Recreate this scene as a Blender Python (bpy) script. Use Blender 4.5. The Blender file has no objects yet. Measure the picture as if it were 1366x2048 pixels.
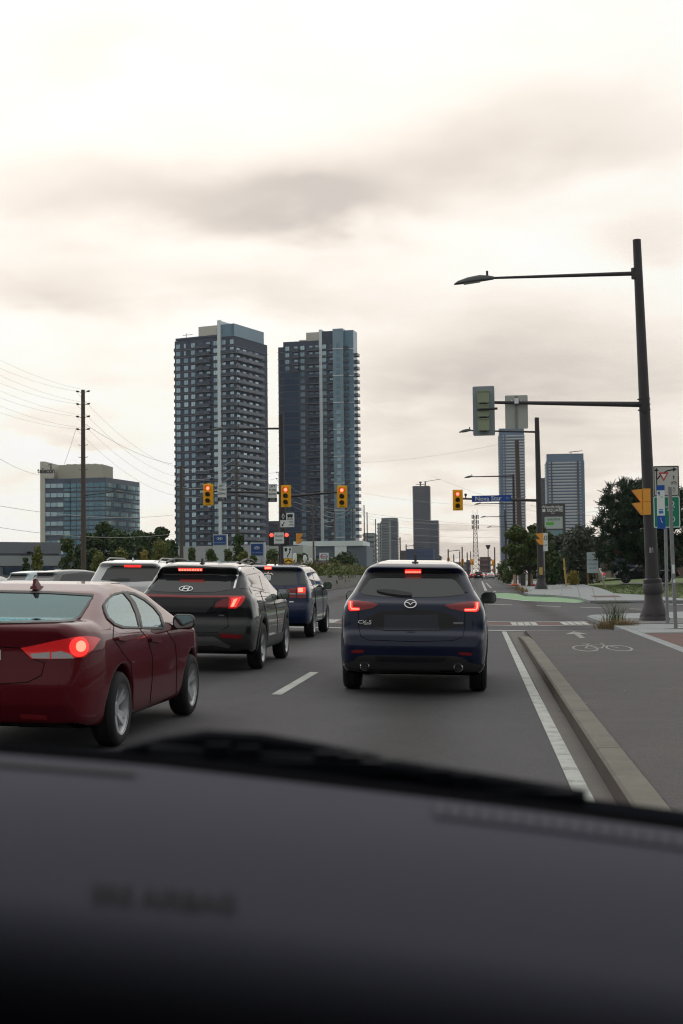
import bpy, math, random
import numpy as np
from mathutils import Vector, Matrix
from mathutils.bvhtree import BVHTree
from mathutils.geometry import delaunay_2d_cdt
random.seed(7); rng = np.random.default_rng(11)
SC = bpy.context.scene; COL = SC.collection; R = math.radians

# ------------------------------------------------------------------ camera
F = 2844.0; VPX, VPY = 960.0, 1148.0; HS = -0.011; H = 1.485
_c = np.array([VPX-683, -(VPY-1024), F]); _c /= np.linalg.norm(_c)
_h = np.array([1, -HS, 0.0]); _z = np.cross(_c, _h); _z *= np.sign(_z[1]); _z /= np.linalg.norm(_z)
_x = np.array([1, 0, 0.0]); _x = _x-_c*(_x@_c)-_z*(_x@_z); _x /= np.linalg.norm(_x)
M = np.array([_x, _c, _z])
EYE = np.array([0, 0, H])
def ray(px, py): return M @ np.array([px-683, -(py-1024), F])
def at(px, py, Y):
    d = ray(px, py); return Vector(d/d[1]*Y+EYE)
def pix(p):
    d = M.T @ (np.array(p)-EYE); return (683+F*d[0]/d[2], 1024-F*d[1]/d[2])
cam = bpy.data.cameras.new('camera'); co = bpy.data.objects.new('camera', cam); COL.objects.link(co)
cam.sensor_fit = 'VERTICAL'; cam.sensor_height = 36; cam.sensor_width = 24; cam.lens = F/2048*36
cam.clip_start = 0.05; cam.clip_end = 20000
cam.dof.use_dof = True; cam.dof.focus_distance = 32; cam.dof.aperture_fstop = 7.0
r_, u_, f_ = M[:, 0], M[:, 1], M[:, 2]
co.matrix_world = Matrix(((r_[0], u_[0], -f_[0], 0), (r_[1], u_[1], -f_[1], 0), (r_[2], u_[2], -f_[2], H), (0, 0, 0, 1)))
SC.camera = co
# ------------------------------------------------------------------ world: overcast
SUN_EL, SUN_AZ = R(36), R(-14)
w = bpy.data.worlds.new('World'); SC.world = w; w.use_nodes = True
nt = w.node_tree; N = nt.nodes; L = nt.links; N.clear()
def nd(t, **k):
    n = N.new(t)
    for a, b in k.items(): setattr(n, a, b)
    return n
def mth(op, a, b=None, c=None):
    n = N.new('ShaderNodeMath'); n.operation = op
    for i, v in enumerate((a, b, c)):
        if v is None: continue
        if isinstance(v, (int, float)): n.inputs[i].default_value = v
        else: L.new(v, n.inputs[i])
    return n.outputs[0]
sky = nd('ShaderNodeTexSky', sky_type='NISHITA'); sky.sun_disc = False
sky.sun_elevation = SUN_EL; sky.sun_rotation = SUN_AZ; sky.dust_density = 3
tc = nd('ShaderNodeTexCoord'); sp = nd('ShaderNodeSeparateXYZ'); L.new(tc.outputs['Generated'], sp.inputs[0])
zz = mth('MAXIMUM', sp.outputs[2], 0.0)
den = mth('ADD', zz, 0.16)
cx = mth('DIVIDE', sp.outputs[0], den); cy = mth('DIVIDE', sp.outputs[1], den)
cb = nd('ShaderNodeCombineXYZ'); L.new(cx, cb.inputs[0]); L.new(cy, cb.inputs[1])
def noise(scale, detail, rough, off, dist=0.0):
    mp = nd('ShaderNodeMapping'); L.new(cb.outputs[0], mp.inputs[0]); mp.inputs['Location'].default_value = off
    n = nd('ShaderNodeTexNoise'); L.new(mp.outputs[0], n.inputs['Vector'])
    n.inputs['Scale'].default_value = scale; n.inputs['Detail'].default_value = detail
    n.inputs['Roughness'].default_value = rough; n.inputs['Distortion'].default_value = dist
    return n.outputs['Fac']
n1 = noise(1.15, 5, 0.5, (3.1, 7.4, 0), 0.4); n2 = noise(3.0, 5, 0.5, (1.0, 2.0, 0), 0.25)
# cloud thickness: soft noise everywhere, plus the long grey bank seen over the road
az = mth('ARCTAN2', sp.outputs[0], sp.outputs[1]); el = mth('ARCSINE', sp.outputs[2])
wob = mth('MULTIPLY', mth('SUBTRACT', n2, 0.5), 0.085)
def bank(a0, e0, sa, se, tilt, amp):
    da = mth('SUBTRACT', az, a0)
    de = mth('ADD', mth('SUBTRACT', mth('SUBTRACT', el, e0), mth('MULTIPLY', da, tilt)), wob)
    q = mth('ADD', mth('POWER', mth('ABSOLUTE', mth('DIVIDE', da, sa)), 2.0), mth('POWER', mth('ABSOLUTE', mth('DIVIDE', de, se)), 2.0))
    return mth('MULTIPLY', mth('EXPONENT', mth('MULTIPLY', q, -1.0)), amp)
def azel(px, py):
    d = ray(px, py); d = d/np.linalg.norm(d); return math.atan2(d[0], d[1]), math.asin(d[2])
banks = None
for (px, py, sx, sy, tilt, amp) in [(330, 405, 420, 75, 0.02, .60), (690, 425, 210, 60, -.12, .46), (860, 310, 290, 85, .2, .42),
                                    (1230, 250, 220, 65, -.1, .20), (520, 590, 300, 55, 0.05, .38), (90, 560, 190, 60, 0, .40), (1290, 470, 150, 70, 0, .36),
                                    (1150, 720, 330, 120, -.05, .55), (860, 740, 260, 110, 0, .34), (1100, 930, 420, 110, 0, .42), (930, 1110, 420, 45, 0, .75),
                                    (120, 870, 160, 35, 0, .38), (200, 70, 120, 60, .2, .2)]:
    a0, e0 = azel(px, py); b = bank(a0, e0, sx/F, sy/F, tilt, amp)
    banks = b if banks is None else mth('ADD', banks, b)
n3 = noise(7.5, 4, 0.5, (5.0, 1.0, 0), 0.2)
thick = mth('ADD', mth('MULTIPLY', mth('SUBTRACT', n1, 0.5), 0.6), mth('MULTIPLY', mth('SUBTRACT', n2, 0.5), 0.55))
tot = mth('ADD', mth('ADD', mth('ADD', thick, mth('MULTIPLY', mth('SUBTRACT', n3, 0.5), 0.22)), 0.15), mth('MULTIPLY', banks, 1.0))
ramp = nd('ShaderNodeValToRGB'); L.new(tot, ramp.inputs[0])
cr = ramp.color_ramp; cr.interpolation = 'B_SPLINE'
cr.elements[0].position = 0.0; cr.elements[0].color = (1.14, 1.10, 1.04, 1)
cr.elements[1].position = 1.0; cr.elements[1].color = (0.57, 0.52, 0.48, 1)
for p, c in ((.27, (1.05, .985, .905)), (.52, (.92, .835, .745)), (.78, (.73, .655, .585))):
    e = cr.elements.new(p); e.color = (*c, 1)
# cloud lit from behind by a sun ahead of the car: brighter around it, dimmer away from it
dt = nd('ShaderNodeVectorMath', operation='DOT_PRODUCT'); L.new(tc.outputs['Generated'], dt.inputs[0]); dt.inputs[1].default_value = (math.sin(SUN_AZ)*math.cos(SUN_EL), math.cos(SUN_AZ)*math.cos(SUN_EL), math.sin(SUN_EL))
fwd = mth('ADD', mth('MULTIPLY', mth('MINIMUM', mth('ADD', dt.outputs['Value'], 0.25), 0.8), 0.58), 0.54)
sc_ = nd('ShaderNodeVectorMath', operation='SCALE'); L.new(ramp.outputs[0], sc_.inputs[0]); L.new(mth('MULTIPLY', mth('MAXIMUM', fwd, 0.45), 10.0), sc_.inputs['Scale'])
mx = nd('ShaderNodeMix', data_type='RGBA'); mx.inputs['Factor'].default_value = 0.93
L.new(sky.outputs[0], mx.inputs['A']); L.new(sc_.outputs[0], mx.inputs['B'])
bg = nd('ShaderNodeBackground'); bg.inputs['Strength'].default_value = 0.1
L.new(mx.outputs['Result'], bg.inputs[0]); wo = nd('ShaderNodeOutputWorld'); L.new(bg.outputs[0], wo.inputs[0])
sl = bpy.data.lights.new('sun', 'SUN'); sl.energy = 0.5; sl.angle = R(75); sl.color = (1, .95, .88)
so = bpy.data.objects.new('sun', sl); COL.objects.link(so)
sd = Vector((math.sin(SUN_AZ)*math.cos(SUN_EL), math.cos(SUN_AZ)*math.cos(SUN_EL), math.sin(SUN_EL)))
so.rotation_euler = sd.to_track_quat('Z', 'Y').to_euler()
vs = SC.view_settings; vs.view_transform = 'Standard'; vs.look = 'None'; vs.exposure = 0.0; vs.gamma = 1.0; vs.use_curve_mapping = False
SC.render.engine = 'CYCLES'; SC.cycles.use_denoising = True; SC.cycles.max_bounces = 8; SC.cycles.filter_width = 1.15

# ------------------------------------------------------------------ helpers
def mat(name, col, rough=0.6, metal=0.0, coat=0.0, spec=0.5, nscale=None, namt=0.25, bump=0.0, col2=None, island=0.0, objrand=0.0, emit=None, trans=0.0, bscale=None, stretch=None, sharp=None):
    m = bpy.data.materials.new(name); m.use_nodes = True
    t = m.node_tree; b = t.nodes['Principled BSDF']; ln = t.links
    b.inputs['Base Color'].default_value = (*col, 1); b.inputs['Roughness'].default_value = rough
    b.inputs['Metallic'].default_value = metal; b.inputs['Coat Weight'].default_value = coat
    b.inputs['Coat Roughness'].default_value = 0.03; b.inputs['Coat IOR'].default_value = 1.38; b.inputs['Specular IOR Level'].default_value = spec
    if emit: b.inputs['Emission Color'].default_value = (*emit[0], 1); b.inputs['Emission Strength'].default_value = emit[1]
    if nscale or island or objrand:
        mix = t.nodes.new('ShaderNodeMix'); mix.data_type = 'RGBA'
        c2 = col2 or tuple(max(0, c*(1-namt)) for c in col); c1 = col if col2 else tuple(c*(1+namt) for c in col)
        mix.inputs['A'].default_value = (*c1, 1); mix.inputs['B'].default_value = (*c2, 1)
        ln.new(mix.outputs['Result'], b.inputs['Base Color'])
        if nscale:
            tcn = t.nodes.new('ShaderNodeTexCoord'); mp = t.nodes.new('ShaderNodeMapping')
            ln.new(tcn.outputs['Object'], mp.inputs[0])
            if stretch: mp.inputs['Scale'].default_value = stretch
            fac = None
            for k, (s, wt) in enumerate(((nscale, .5), (nscale*5.3, .3), (nscale*23, .2))):
                nz = t.nodes.new('ShaderNodeTexNoise'); nz.inputs['Scale'].default_value = s; nz.inputs['Detail'].default_value = 3
                ln.new(mp.outputs[0], nz.inputs['Vector'])
                q = t.nodes.new('ShaderNodeMath'); q.operation = 'MULTIPLY_ADD'; q.inputs[1].default_value = wt*2.4; ln.new(nz.outputs['Fac'], q.inputs[0])
                if fac is None: q.inputs[2].default_value = -.7
                else: ln.new(fac, q.inputs[2])
                fac = q.outputs[0]
            q = t.nodes.new('ShaderNodeMapRange'); ln.new(fac, q.inputs[0]); q.inputs[1].default_value, q.inputs[2].default_value = sharp or (0, 1); ln.new(q.outputs[0], mix.inputs['Factor'])
        if island:
            g = t.nodes.new('ShaderNodeNewGeometry'); ln.new(g.outputs['Random Per Island'], mix.inputs['Factor'])
        if objrand:
            g = t.nodes.new('ShaderNodeObjectInfo'); ln.new(g.outputs['Random'], mix.inputs['Factor'])
    if bump:
        tcn = t.nodes.new('ShaderNodeTexCoord'); nz = t.nodes.new('ShaderNodeTexNoise'); nz.inputs['Scale'].default_value = bscale or 60
        nz.inputs['Detail'].default_value = 4; ln.new(tcn.outputs['Object'], nz.inputs['Vector'])
        bp = t.nodes.new('ShaderNodeBump'); bp.inputs['Strength'].default_value = bump; bp.inputs['Distance'].default_value = 0.02
        ln.new(nz.outputs['Fac'], bp.inputs['Height']); ln.new(bp.outputs['Normal'], b.inputs['Normal'])
    return m
def see_through(name, tint, ior=1.6, refl=(1, 1, 1)):
    m = bpy.data.materials.new(name); m.use_nodes = True; t = m.node_tree; t.nodes.clear()
    o = t.nodes.new('ShaderNodeOutputMaterial'); a = t.nodes.new('ShaderNodeBsdfTransparent'); g = t.nodes.new('ShaderNodeBsdfGlossy')
    a.inputs[0].default_value = (*tint, 1); g.inputs['Roughness'].default_value = 0.02; g.inputs[0].default_value = (*refl, 1)
    lw = t.nodes.new('ShaderNodeFresnel'); lw.inputs[0].default_value = ior
    x = t.nodes.new('ShaderNodeMixShader'); t.links.new(lw.outputs[0], x.inputs[0]); t.links.new(a.outputs[0], x.inputs[1]); t.links.new(g.outputs[0], x.inputs[2])
    t.links.new(x.outputs[0], o.inputs[0]); return m
def tag(o, label=None, cat=None, group=None, kind=None):
    if label: o['label'] = label
    if cat: o['category'] = cat
    if group: o['group'] = group
    if kind: o['kind'] = kind
    return o
def thing(name, label, cat, loc=(0, 0, 0), rz=0.0, group=None):
    o = bpy.data.objects.new(name, None); COL.objects.link(o); o.location = loc; o.rotation_euler = (0, 0, rz)
    o.empty_display_size = .2
    return tag(o, label, cat, group)
def link(name, me, parent=None, loc=None, rz=None):
    o = bpy.data.objects.new(name, me); COL.objects.link(o)
    if parent is not None: o.parent = parent
    if loc is not None: o.location = loc
    if rz is not None: o.rotation_euler = (0, 0, rz)
    return o
def children(o): return [c for c in bpy.data.objects if c.parent == o]
def copy_tree(o, parent=None):
    c = o.copy(); COL.objects.link(c); c.parent = parent
    for ch in o.children: copy_tree(ch, c)
    return c
def arrmesh(name, V, Q, m=None, smooth=False, mi=None):
    me = bpy.data.meshes.new(name); V = np.asarray(V, np.float32); Q = np.asarray(Q, np.int32); k = Q.shape[1]
    me.vertices.add(len(V)); me.vertices.foreach_set('co', V.ravel())
    me.loops.add(Q.size); me.loops.foreach_set('vertex_index', Q.ravel())
    me.polygons.add(len(Q)); me.polygons.foreach_set('loop_start', np.arange(0, Q.size, k, dtype=np.int32))
    if smooth: me.polygons.foreach_set('use_smooth', np.ones(len(Q), bool))
    if m is not None:
        for q in (m if isinstance(m, (list, tuple)) else [m]): me.materials.append(q)
    if mi is not None: me.polygons.foreach_set('material_index', np.asarray(mi, np.int32))
    me.update(calc_edges=True); me.validate(); return me
class MB:
    def __init__(s): s.v = []; s.f = []; s.mi = []
    def add(s, vs, fs, mi=0):
        b = len(s.v); s.v += [tuple(q) for q in vs]; s.f += [tuple(i+b for i in f) for f in fs]; s.mi += [mi]*len(fs); return s
    def box(s, c, d, mi=0, rz=0.0, rx=0.0, ry=0.0):
        rot = Matrix.Rotation(rz, 3, 'Z') @ Matrix.Rotation(ry, 3, 'Y') @ Matrix.Rotation(rx, 3, 'X'); vs = []
        for z in (-.5, .5):
            for x, y in ((-.5, -.5), (.5, -.5), (.5, .5), (-.5, .5)):
                vs.append(Vector(c)+rot @ Vector((x*d[0], y*d[1], z*d[2])))
        return s.add(vs, [(3, 2, 1, 0), (4, 5, 6, 7), (0, 1, 5, 4), (1, 2, 6, 5), (2, 3, 7, 6), (3, 0, 4, 7)], mi)
    def tube(s, pts, r, n=8, mi=0, cap=True):
        pts = [Vector(p) for p in pts]; rs = r if isinstance(r, (list, tuple)) else [r]*len(pts); rings = []
        for i, p in enumerate(pts):
            d = (pts[min(i+1, len(pts)-1)]-pts[max(i-1, 0)]).normalized()
            a = Vector((0, 0, 1)) if abs(d.z) < .9 else Vector((1, 0, 0)); u = d.cross(a).normalized(); v = d.cross(u)
            rings.append([p+(u*math.cos(2*math.pi*k/n)+v*math.sin(2*math.pi*k/n))*rs[i] for k in range(n)])
        vs = [q for g in rings for q in g]; fs = []
        for i in range(len(pts)-1):
            for k in range(n): fs.append((i*n+k, i*n+(k+1) % n, (i+1)*n+(k+1) % n, (i+1)*n+k))
        if cap: fs += [tuple(range(n))[::-1], tuple((len(pts)-1)*n+k for k in range(n))]
        return s.add(vs, fs, mi)
    def lathe(s, prof, c=(0, 0, 0), axis='z', n=24, mi=0, cap=False):
        vs = []; fs = []
        for (r, h) in prof:
            for k in range(n):
                a = 2*math.pi*k/n; p = (r*math.cos(a), r*math.sin(a), h)
                if axis == 'x': p = (h, p[0], p[1])
                if axis == 'y': p = (p[0], h, p[1])
                vs.append((p[0]+c[0], p[1]+c[1], p[2]+c[2]))
        for i in range(len(prof)-1):
            for k in range(n): fs.append((i*n+k, i*n+(k+1) % n, (i+1)*n+(k+1) % n, (i+1)*n+k))
        if cap: fs += [tuple(range(n))[::-1], tuple((len(prof)-1)*n+k for k in range(n))]
        return s.add(vs, fs, mi)
    def prism(s, poly, y0, y1, mi=0, plane='xz'):
        n = len(poly); e = {'xz': lambda a, b, y: (a, y, b), 'xy': lambda a, b, y: (a, b, y), 'yz': lambda a, b, y: (y, a, b)}[plane]
        vs = [e(a, b, y0) for a, b in poly]+[e(a, b, y1) for a, b in poly]
        fs = [tuple(range(n)), tuple(range(2*n-1, n-1, -1))]+[(i, i+n, (i+1) % n+n, (i+1) % n) for i in range(n)]
        return s.add(vs, fs, mi)
    def mesh(s, name, m=None, smooth=False, sharp=None):
        me = bpy.data.meshes.new(name); me.from_pydata(s.v, [], s.f)
        if m is not None:
            for q in (m if isinstance(m, (list, tuple)) else [m]): me.materials.append(q)
            if any(s.mi): me.polygons.foreach_set('material_index', s.mi)
        me.update(); me.validate()
        import bmesh
        bm = bmesh.new(); bm.from_mesh(me); bmesh.ops.recalc_face_normals(bm, faces=bm.faces)
        if sharp is not None:
            for e in bm.edges:
                if len(e.link_faces) == 2 and e.calc_face_angle(0) > sharp: e.smooth = False
        bm.to_mesh(me); bm.free()
        if smooth: me.polygons.foreach_set('use_smooth', [True]*len(me.polygons))
        return me
    def build(s, name, m=None, parent=None, loc=None, rz=None, smooth=False, sharp=R(40)):
        return link(name, s.mesh(name, m, smooth, sharp if smooth else None), parent, loc, rz)
def rrect(w, h, r=.03, cx=0, cz=0, n=4):
    out = []
    for sx, sz, a0 in ((1, -1, -90), (1, 1, 0), (-1, 1, 90), (-1, -1, 180)):
        for k in range(n+1):
            a = R(a0+90*k/n); out.append((cx+sx*(w/2-r)+r*math.cos(a), cz+sz*(h/2-r)+r*math.sin(a)))
    return out
def circ(r, cx=0, cz=0, n=20, rz=None):
    return [(cx+r*math.cos(2*math.pi*k/n), cz+(rz or r)*math.sin(2*math.pi*k/n)) for k in range(n)]
def stroke(pts, wd):
    a = []; b = []
    for i, p in enumerate(pts):
        p = Vector(p); d = (Vector(pts[min(i+1, len(pts)-1)])-Vector(pts[max(i-1, 0)])).normalized(); n = Vector((-d.y, d.x))*wd/2
        a.append(tuple(p+n)); b.append(tuple(p-n))
    return a+b[::-1]
def text_mesh(s, size, m, ext=0.002, bold=0.0, sx=1.0, tilt=True):
    cu = bpy.data.curves.new('lettering', 'FONT'); cu.body = s; cu.size = size; cu.align_x = 'CENTER'; cu.align_y = 'CENTER'; cu.extrude = ext; cu.offset = bold*size
    cu.resolution_u = 2; o = bpy.data.objects.new('tmp_text', cu); COL.objects.link(o)
    me = bpy.data.meshes.new_from_object(o.evaluated_get(bpy.context.evaluated_depsgraph_get())); bpy.data.objects.remove(o); bpy.data.curves.remove(cu)
    co_ = np.zeros(len(me.vertices)*3, np.float32); me.vertices.foreach_get('co', co_); co_ = co_.reshape(-1, 3)
    if len(co_): co_[:, 0] *= sx
    if tilt: co_ = np.stack([co_[:, 0], -co_[:, 2], co_[:, 1]], 1)
    me.vertices.foreach_set('co', co_.ravel()); me.materials.clear(); me.materials.append(m); me.update(); return me
def smooth01(t): t = min(max(t, 0.0), 1.0); return t*t*(3-2*t)
CAMB = 0.022
def gz(x, y=0.0): return -CAMB*(min(max(x, -9.0), 1.2)+.84)+.36*smooth01((y-58)/42)
def on_ground(px, py, dz=0.0):
    d = ray(px, py); p = EYE
    zz = dz; t = 1
    for _ in range(60):
        t2 = (zz-H)/d[2]; t = .5*t+.5*t2 if _ else t2; p = d*t; zz = gz(p[0], p[1])+dz
    return Vector((p[0], p[1], zz))
XB = [-9.0, 1.2]; YB = [58+42*k/8 for k in range(9)]
def sheet(name, rects, dz, m, kind='structure', parent=None):
    """flat rectangles draped on the cambered ground, split where it bends"""
    V = []; Q = []
    for (x0, x1, y0, y1) in rects:
        xs = sorted({x0, x1, *[b for b in XB if x0 < b < x1]}); ys = sorted({y0, y1, *[b for b in YB if y0 < b < y1]})
        for i in range(len(xs)-1):
            for j in range(len(ys)-1):
                b = len(V)
                for x, y in ((xs[i], ys[j]), (xs[i+1], ys[j]), (xs[i+1], ys[j+1]), (xs[i], ys[j+1])): V.append((x, y, gz(x, y)+dz))
                Q.append((b, b+1, b+2, b+3))
    o = link(name, arrmesh(name, V, Q, m), parent)
    if kind and parent is None: o['kind'] = kind
    return o
def slab(name, poly, top, bot, m, parent=None, kind='structure', tri=False):
    """a raised slab with vertical sides over a polygon, top and bottom given as heights above the ground; interior lattice follows the rise"""
    pts = [Vector((p[0], p[1])) for p in poly]; bd = []
    for i in range(len(pts)):
        a, b = pts[i], pts[(i+1) % len(pts)]; n = max(1, int((b-a).length/6))
        bd += [a.lerp(b, k/n) for k in range(n)]
    xs = [p.x for p in bd]; ys = [p.y for p in bd]; ins = []
    if max(ys) > 58 and max(ys)-min(ys) > 6:
        y = math.floor(min(ys))
        while y < min(max(ys), 110):
            x = min(xs)
            while x < max(xs):
                p = Vector((x+.37, y+.41))
                if inside((p.x, p.y), [(q.x, q.y) for q in bd]): ins.append(p)
                x += 6
            y += 6
    n = len(bd); vv, ee, ff, *_ = delaunay_2d_cdt(bd+ins, [(i, (i+1) % n) for i in range(n)], [], 1, 1e-5)
    mb = MB(); mb.add([(p.x, p.y, gz(p.x, p.y)+top) for p in vv], [tuple(f) for f in ff])
    for i in range(n):
        a, b = bd[i], bd[(i+1) % n]
        mb.add([(a.x, a.y, gz(a.x, a.y)+top), (b.x, b.y, gz(b.x, b.y)+top), (b.x, b.y, gz(b.x, b.y)+bot), (a.x, a.y, gz(a.x, a.y)+bot)], [(0, 1, 2, 3)])
    o = mb.build(name, m, parent)
    if parent is None and kind: o['kind'] = kind
    return o
def inside(p, poly):
    x, y = p; c = False; n = len(poly); j = n-1
    for i in range(n):
        xi, yi = poly[i]; xj, yj = poly[j]
        if (yi > y) != (yj > y) and x < (xj-xi)*(y-yi)/(yj-yi)+xi: c = not c
        j = i
    return c
def clipx(poly, x, keep_left):
    out = []; n = len(poly)
    for i in range(n):
        a, b = poly[i], poly[(i+1) % n]; ia = (a[0] <= x) == keep_left; ib = (b[0] <= x) == keep_left
        if ia: out.append(a)
        if ia != ib: t = (x-a[0])/(b[0]-a[0]); out.append((x, a[1]+(b[1]-a[1])*t))
    return out
def mark(name, poly, dz, m, parent=None):
    """paint on the ground, split where the camber bends"""
    polys = [poly]
    for x in XB:
        nxt = []
        for q in polys:
            if min(p[0] for p in q) < x < max(p[0] for p in q): nxt += [clipx(q, x, True), clipx(q, x, False)]
            else: nxt.append(q)
        polys = nxt
    mb = MB()
    for q in polys: mb.add([(x, y, gz(x, y)+dz) for x, y in q], [tuple(range(len(q)))])
    o = mb.build(name, m, parent)
    if parent is None: o['kind'] = 'structure'
    return o

# ------------------------------------------------------------------ shared materials
ASPH = mat('asphalt', (.034, .032, .037), .85, nscale=.35, col2=(.060, .057, .065), bump=.5, bscale=45, stretch=(1, .25, 1))
def wear(m, period, x0, amt, crack):
    """oil-darkened lane middles, polished wheel tracks and a few hairline cracks"""
    t = m.node_tree; b = t.nodes['Principled BSDF']; src = b.inputs['Base Color'].links[0].from_socket; ln = t.links
    def n(op, a, bb=None):
        q = t.nodes.new('ShaderNodeMath'); q.operation = op
        for i, v in enumerate((a, bb)):
            if v is None: continue
            if isinstance(v, (int, float)): q.inputs[i].default_value = v
            else: ln.new(v, q.inputs[i])
        return q.outputs[0]
    tcn = t.nodes.new('ShaderNodeTexCoord'); s = t.nodes.new('ShaderNodeSeparateXYZ'); ln.new(tcn.outputs['Object'], s.inputs[0])
    nz = t.nodes.new('ShaderNodeTexNoise'); nz.inputs['Scale'].default_value = .22; nz.inputs['Detail'].default_value = 5; ln.new(tcn.outputs['Object'], nz.inputs['Vector'])
    xx = n('ADD', s.outputs[0], n('MULTIPLY', nz.outputs['Fac'], .8)); c = n('COSINE', n('MULTIPLY', n('SUBTRACT', xx, x0), 2*math.pi/period))
    oil = n('MULTIPLY', n('POWER', n('MAXIMUM', c, 0.0), 2.0), n('MULTIPLY', nz.outputs['Fac'], amt*2)); 
    vo = t.nodes.new('ShaderNodeTexVoronoi'); vo.feature = 'DISTANCE_TO_EDGE'; vo.inputs['Scale'].default_value = .16
    mp = t.nodes.new('ShaderNodeVectorMath'); mp.operation = 'ADD'; n4 = t.nodes.new('ShaderNodeTexNoise'); n4.inputs['Scale'].default_value = 1.6; n4.inputs['Detail'].default_value = 6; ln.new(tcn.outputs['Object'], n4.inputs['Vector'])
    ln.new(tcn.outputs['Object'], mp.inputs[0]); ln.new(n4.outputs['Color'], mp.inputs[1]); ln.new(mp.outputs[0], vo.inputs['Vector'])
    ck = n('MULTIPLY', n('LESS_THAN', vo.outputs['Distance'], .0022), crack); k = n('SUBTRACT', 1.0, n('ADD', oil, ck)); sp_n = t.nodes.new('ShaderNodeTexNoise'); sp_n.inputs['Scale'].default_value = 55; sp_n.inputs['Detail'].default_value = 3; sp_n.inputs['Roughness'].default_value = .8; ln.new(tcn.outputs['Object'], sp_n.inputs['Vector'])
    n5 = t.nodes.new('ShaderNodeTexNoise'); n5.inputs['Scale'].default_value = .75; n5.inputs['Detail'].default_value = 6; n5.inputs['Roughness'].default_value = .7; ln.new(tcn.outputs['Object'], n5.inputs['Vector']); k = n('MULTIPLY', n('MULTIPLY', k, n('ADD', -.2, n('MULTIPLY', sp_n.outputs['Fac'], 2.4))), n('ADD', .68, n('MULTIPLY', n5.outputs['Fac'], .64)))
    mu = t.nodes.new('ShaderNodeVectorMath'); mu.operation = 'SCALE'; ln.new(src, mu.inputs[0]); ln.new(k, mu.inputs['Scale']); ln.new(mu.outputs[0], b.inputs['Base Color'])
wear(ASPH, 3.3, -.35, .70, .22)
ASPH2 = mat('path_asphalt', (.052, .046, .047), .88, nscale=.5, col2=(.074, .066, .066), bump=.4, bscale=50)
wear(ASPH2, 40, 30, .1, .18)
CONC = mat('concrete', (.19, .21, .215), .85, nscale=.8, col2=(.29, .31, .31), bump=.3, bscale=40)
CONC_D = mat('kerb_concrete', (.095, .088, .070), .85, nscale=1.2, col2=(.175, .165, .135), bump=.35, bscale=50)
GUTTER = mat('gutter_concrete', (.085, .076, .070), .85, nscale=1.0, col2=(.12, .11, .10), bump=.3, bscale=50)
BRICKP = mat('brick_paving', (.13, .055, .045), .85, nscale=2.5, col2=(.075, .036, .033), bump=.4, bscale=30)
PAINTW = mat('road_paint', (.40, .42, .39), .75, nscale=3.0, col2=(.10, .10, .10), bump=.2, sharp=(.45, 1.0)); PAINTP = mat('path_paint', (.27, .275, .255), .8, nscale=4, col2=(.09, .085, .08), sharp=(.4, .95))
GREENP = mat('green_paint', (.15, .31, .14), .8, nscale=.7, col2=(.20, .33, .19), stretch=None)
GRASS = mat('grass', (.070, .120, .022), .9, nscale=.5, col2=(.10, .135, .032), bump=.6, bscale=25)
EARTH = mat('earth', (.10, .09, .07), .95, nscale=.05, namt=.3)
STEEL_D = mat('dark_steel', (.048, .042, .046), .55, nscale=4, namt=.2, metal=.2)
GALV = mat('galvanised_steel', (.26, .26, .27), .5, metal=.5, nscale=8, namt=.2)
SIG_Y = mat('signal_yellow', (.98, .52, .014), .5, spec=.3)
BLACKP = mat('black_plastic', (.012, .012, .014), .5)
BLACKM = mat('matt_black', (.006, .006, .007), .9, spec=.0)
RUBBER = mat('tyre_rubber', (.012, .012, .013), .85, nscale=30, namt=.2)
WHITE = mat('sign_white', (.74, .79, .78), .5)
INK = mat('sign_ink', (.02, .02, .025), .6)
RED_S = mat('sign_red', (.5, .03, .03), .5)
CHROME = mat('chrome', (.65, .66, .68), .15, metal=1)
ALLOY = mat('alloy_rim', (.50, .51, .53), .3, metal=.35)
ALLOY_D = mat('dark_alloy', (.09, .09, .10), .35, metal=.7)
TGLASS = mat('tinted_glass', (.022, .025, .028), .03, spec=.7)
WOODP = mat('weathered_wood', (.105, .082, .072), .9, nscale=3, namt=.3, stretch=(6, 6, .4))
RED_DIM = mat('lamp_red_unlit', (.24, .010, .016), .12, coat=.6)
RED_LIT = mat('lamp_red_lit', (.4, .02, .02), .2, emit=((1, .03, .025), 1.3))
RED_GLOW = mat('lamp_red_glowing', (.30, .012, .016), .12, coat=.6, emit=((1, .02, .02), .22))
RED_HOT = mat('lamp_red_core', (.6, .1, .06), .2, emit=((1, .20, .13), 2.3))
SIG_LIT = mat('signal_red_lit', (.6, .1, .06), .2, emit=((1, .24, .13), 2.2))
LENS_OFF = mat('signal_lens_dark', (.03, .022, .015), .3)
CLEAR_L = mat('lamp_clear', (.42, .40, .40), .1, coat=.5)
LIT_W = mat('lamp_white_lit', (.8, .8, .75), .2, emit=((1, .95, .85), 3.0))
# ================================================================== ground, road, pavements
sheet('ground', [(-6000, -9, -60, 12000), (-9, 1.2, -60, 12000), (1.2, 6000, -60, 12000)], -.06, EARTH)
road = sheet('road', [(-24, .70, -30, 38.5), (-170, 170, 38.5, 72), (-24, 5.4, 72, 1600), (5.4, 30, 72, 84)], 0.0, ASPH)
sheet('parking_lot', [(-150, -24, -30, 38.5), (-150, -38, 72, 420)], -.01, ASPH2)
sheet('grass_verge', [(-38, -24, 72, 520)], .0, GRASS)
gut = sheet('gutter', [(.70, .875, -10, 36.2)], .003, GUTTER)
KERBF = mat('kerb_face_dirt', (.062, .048, .040), .9, nscale=1.5, namt=.3)
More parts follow.
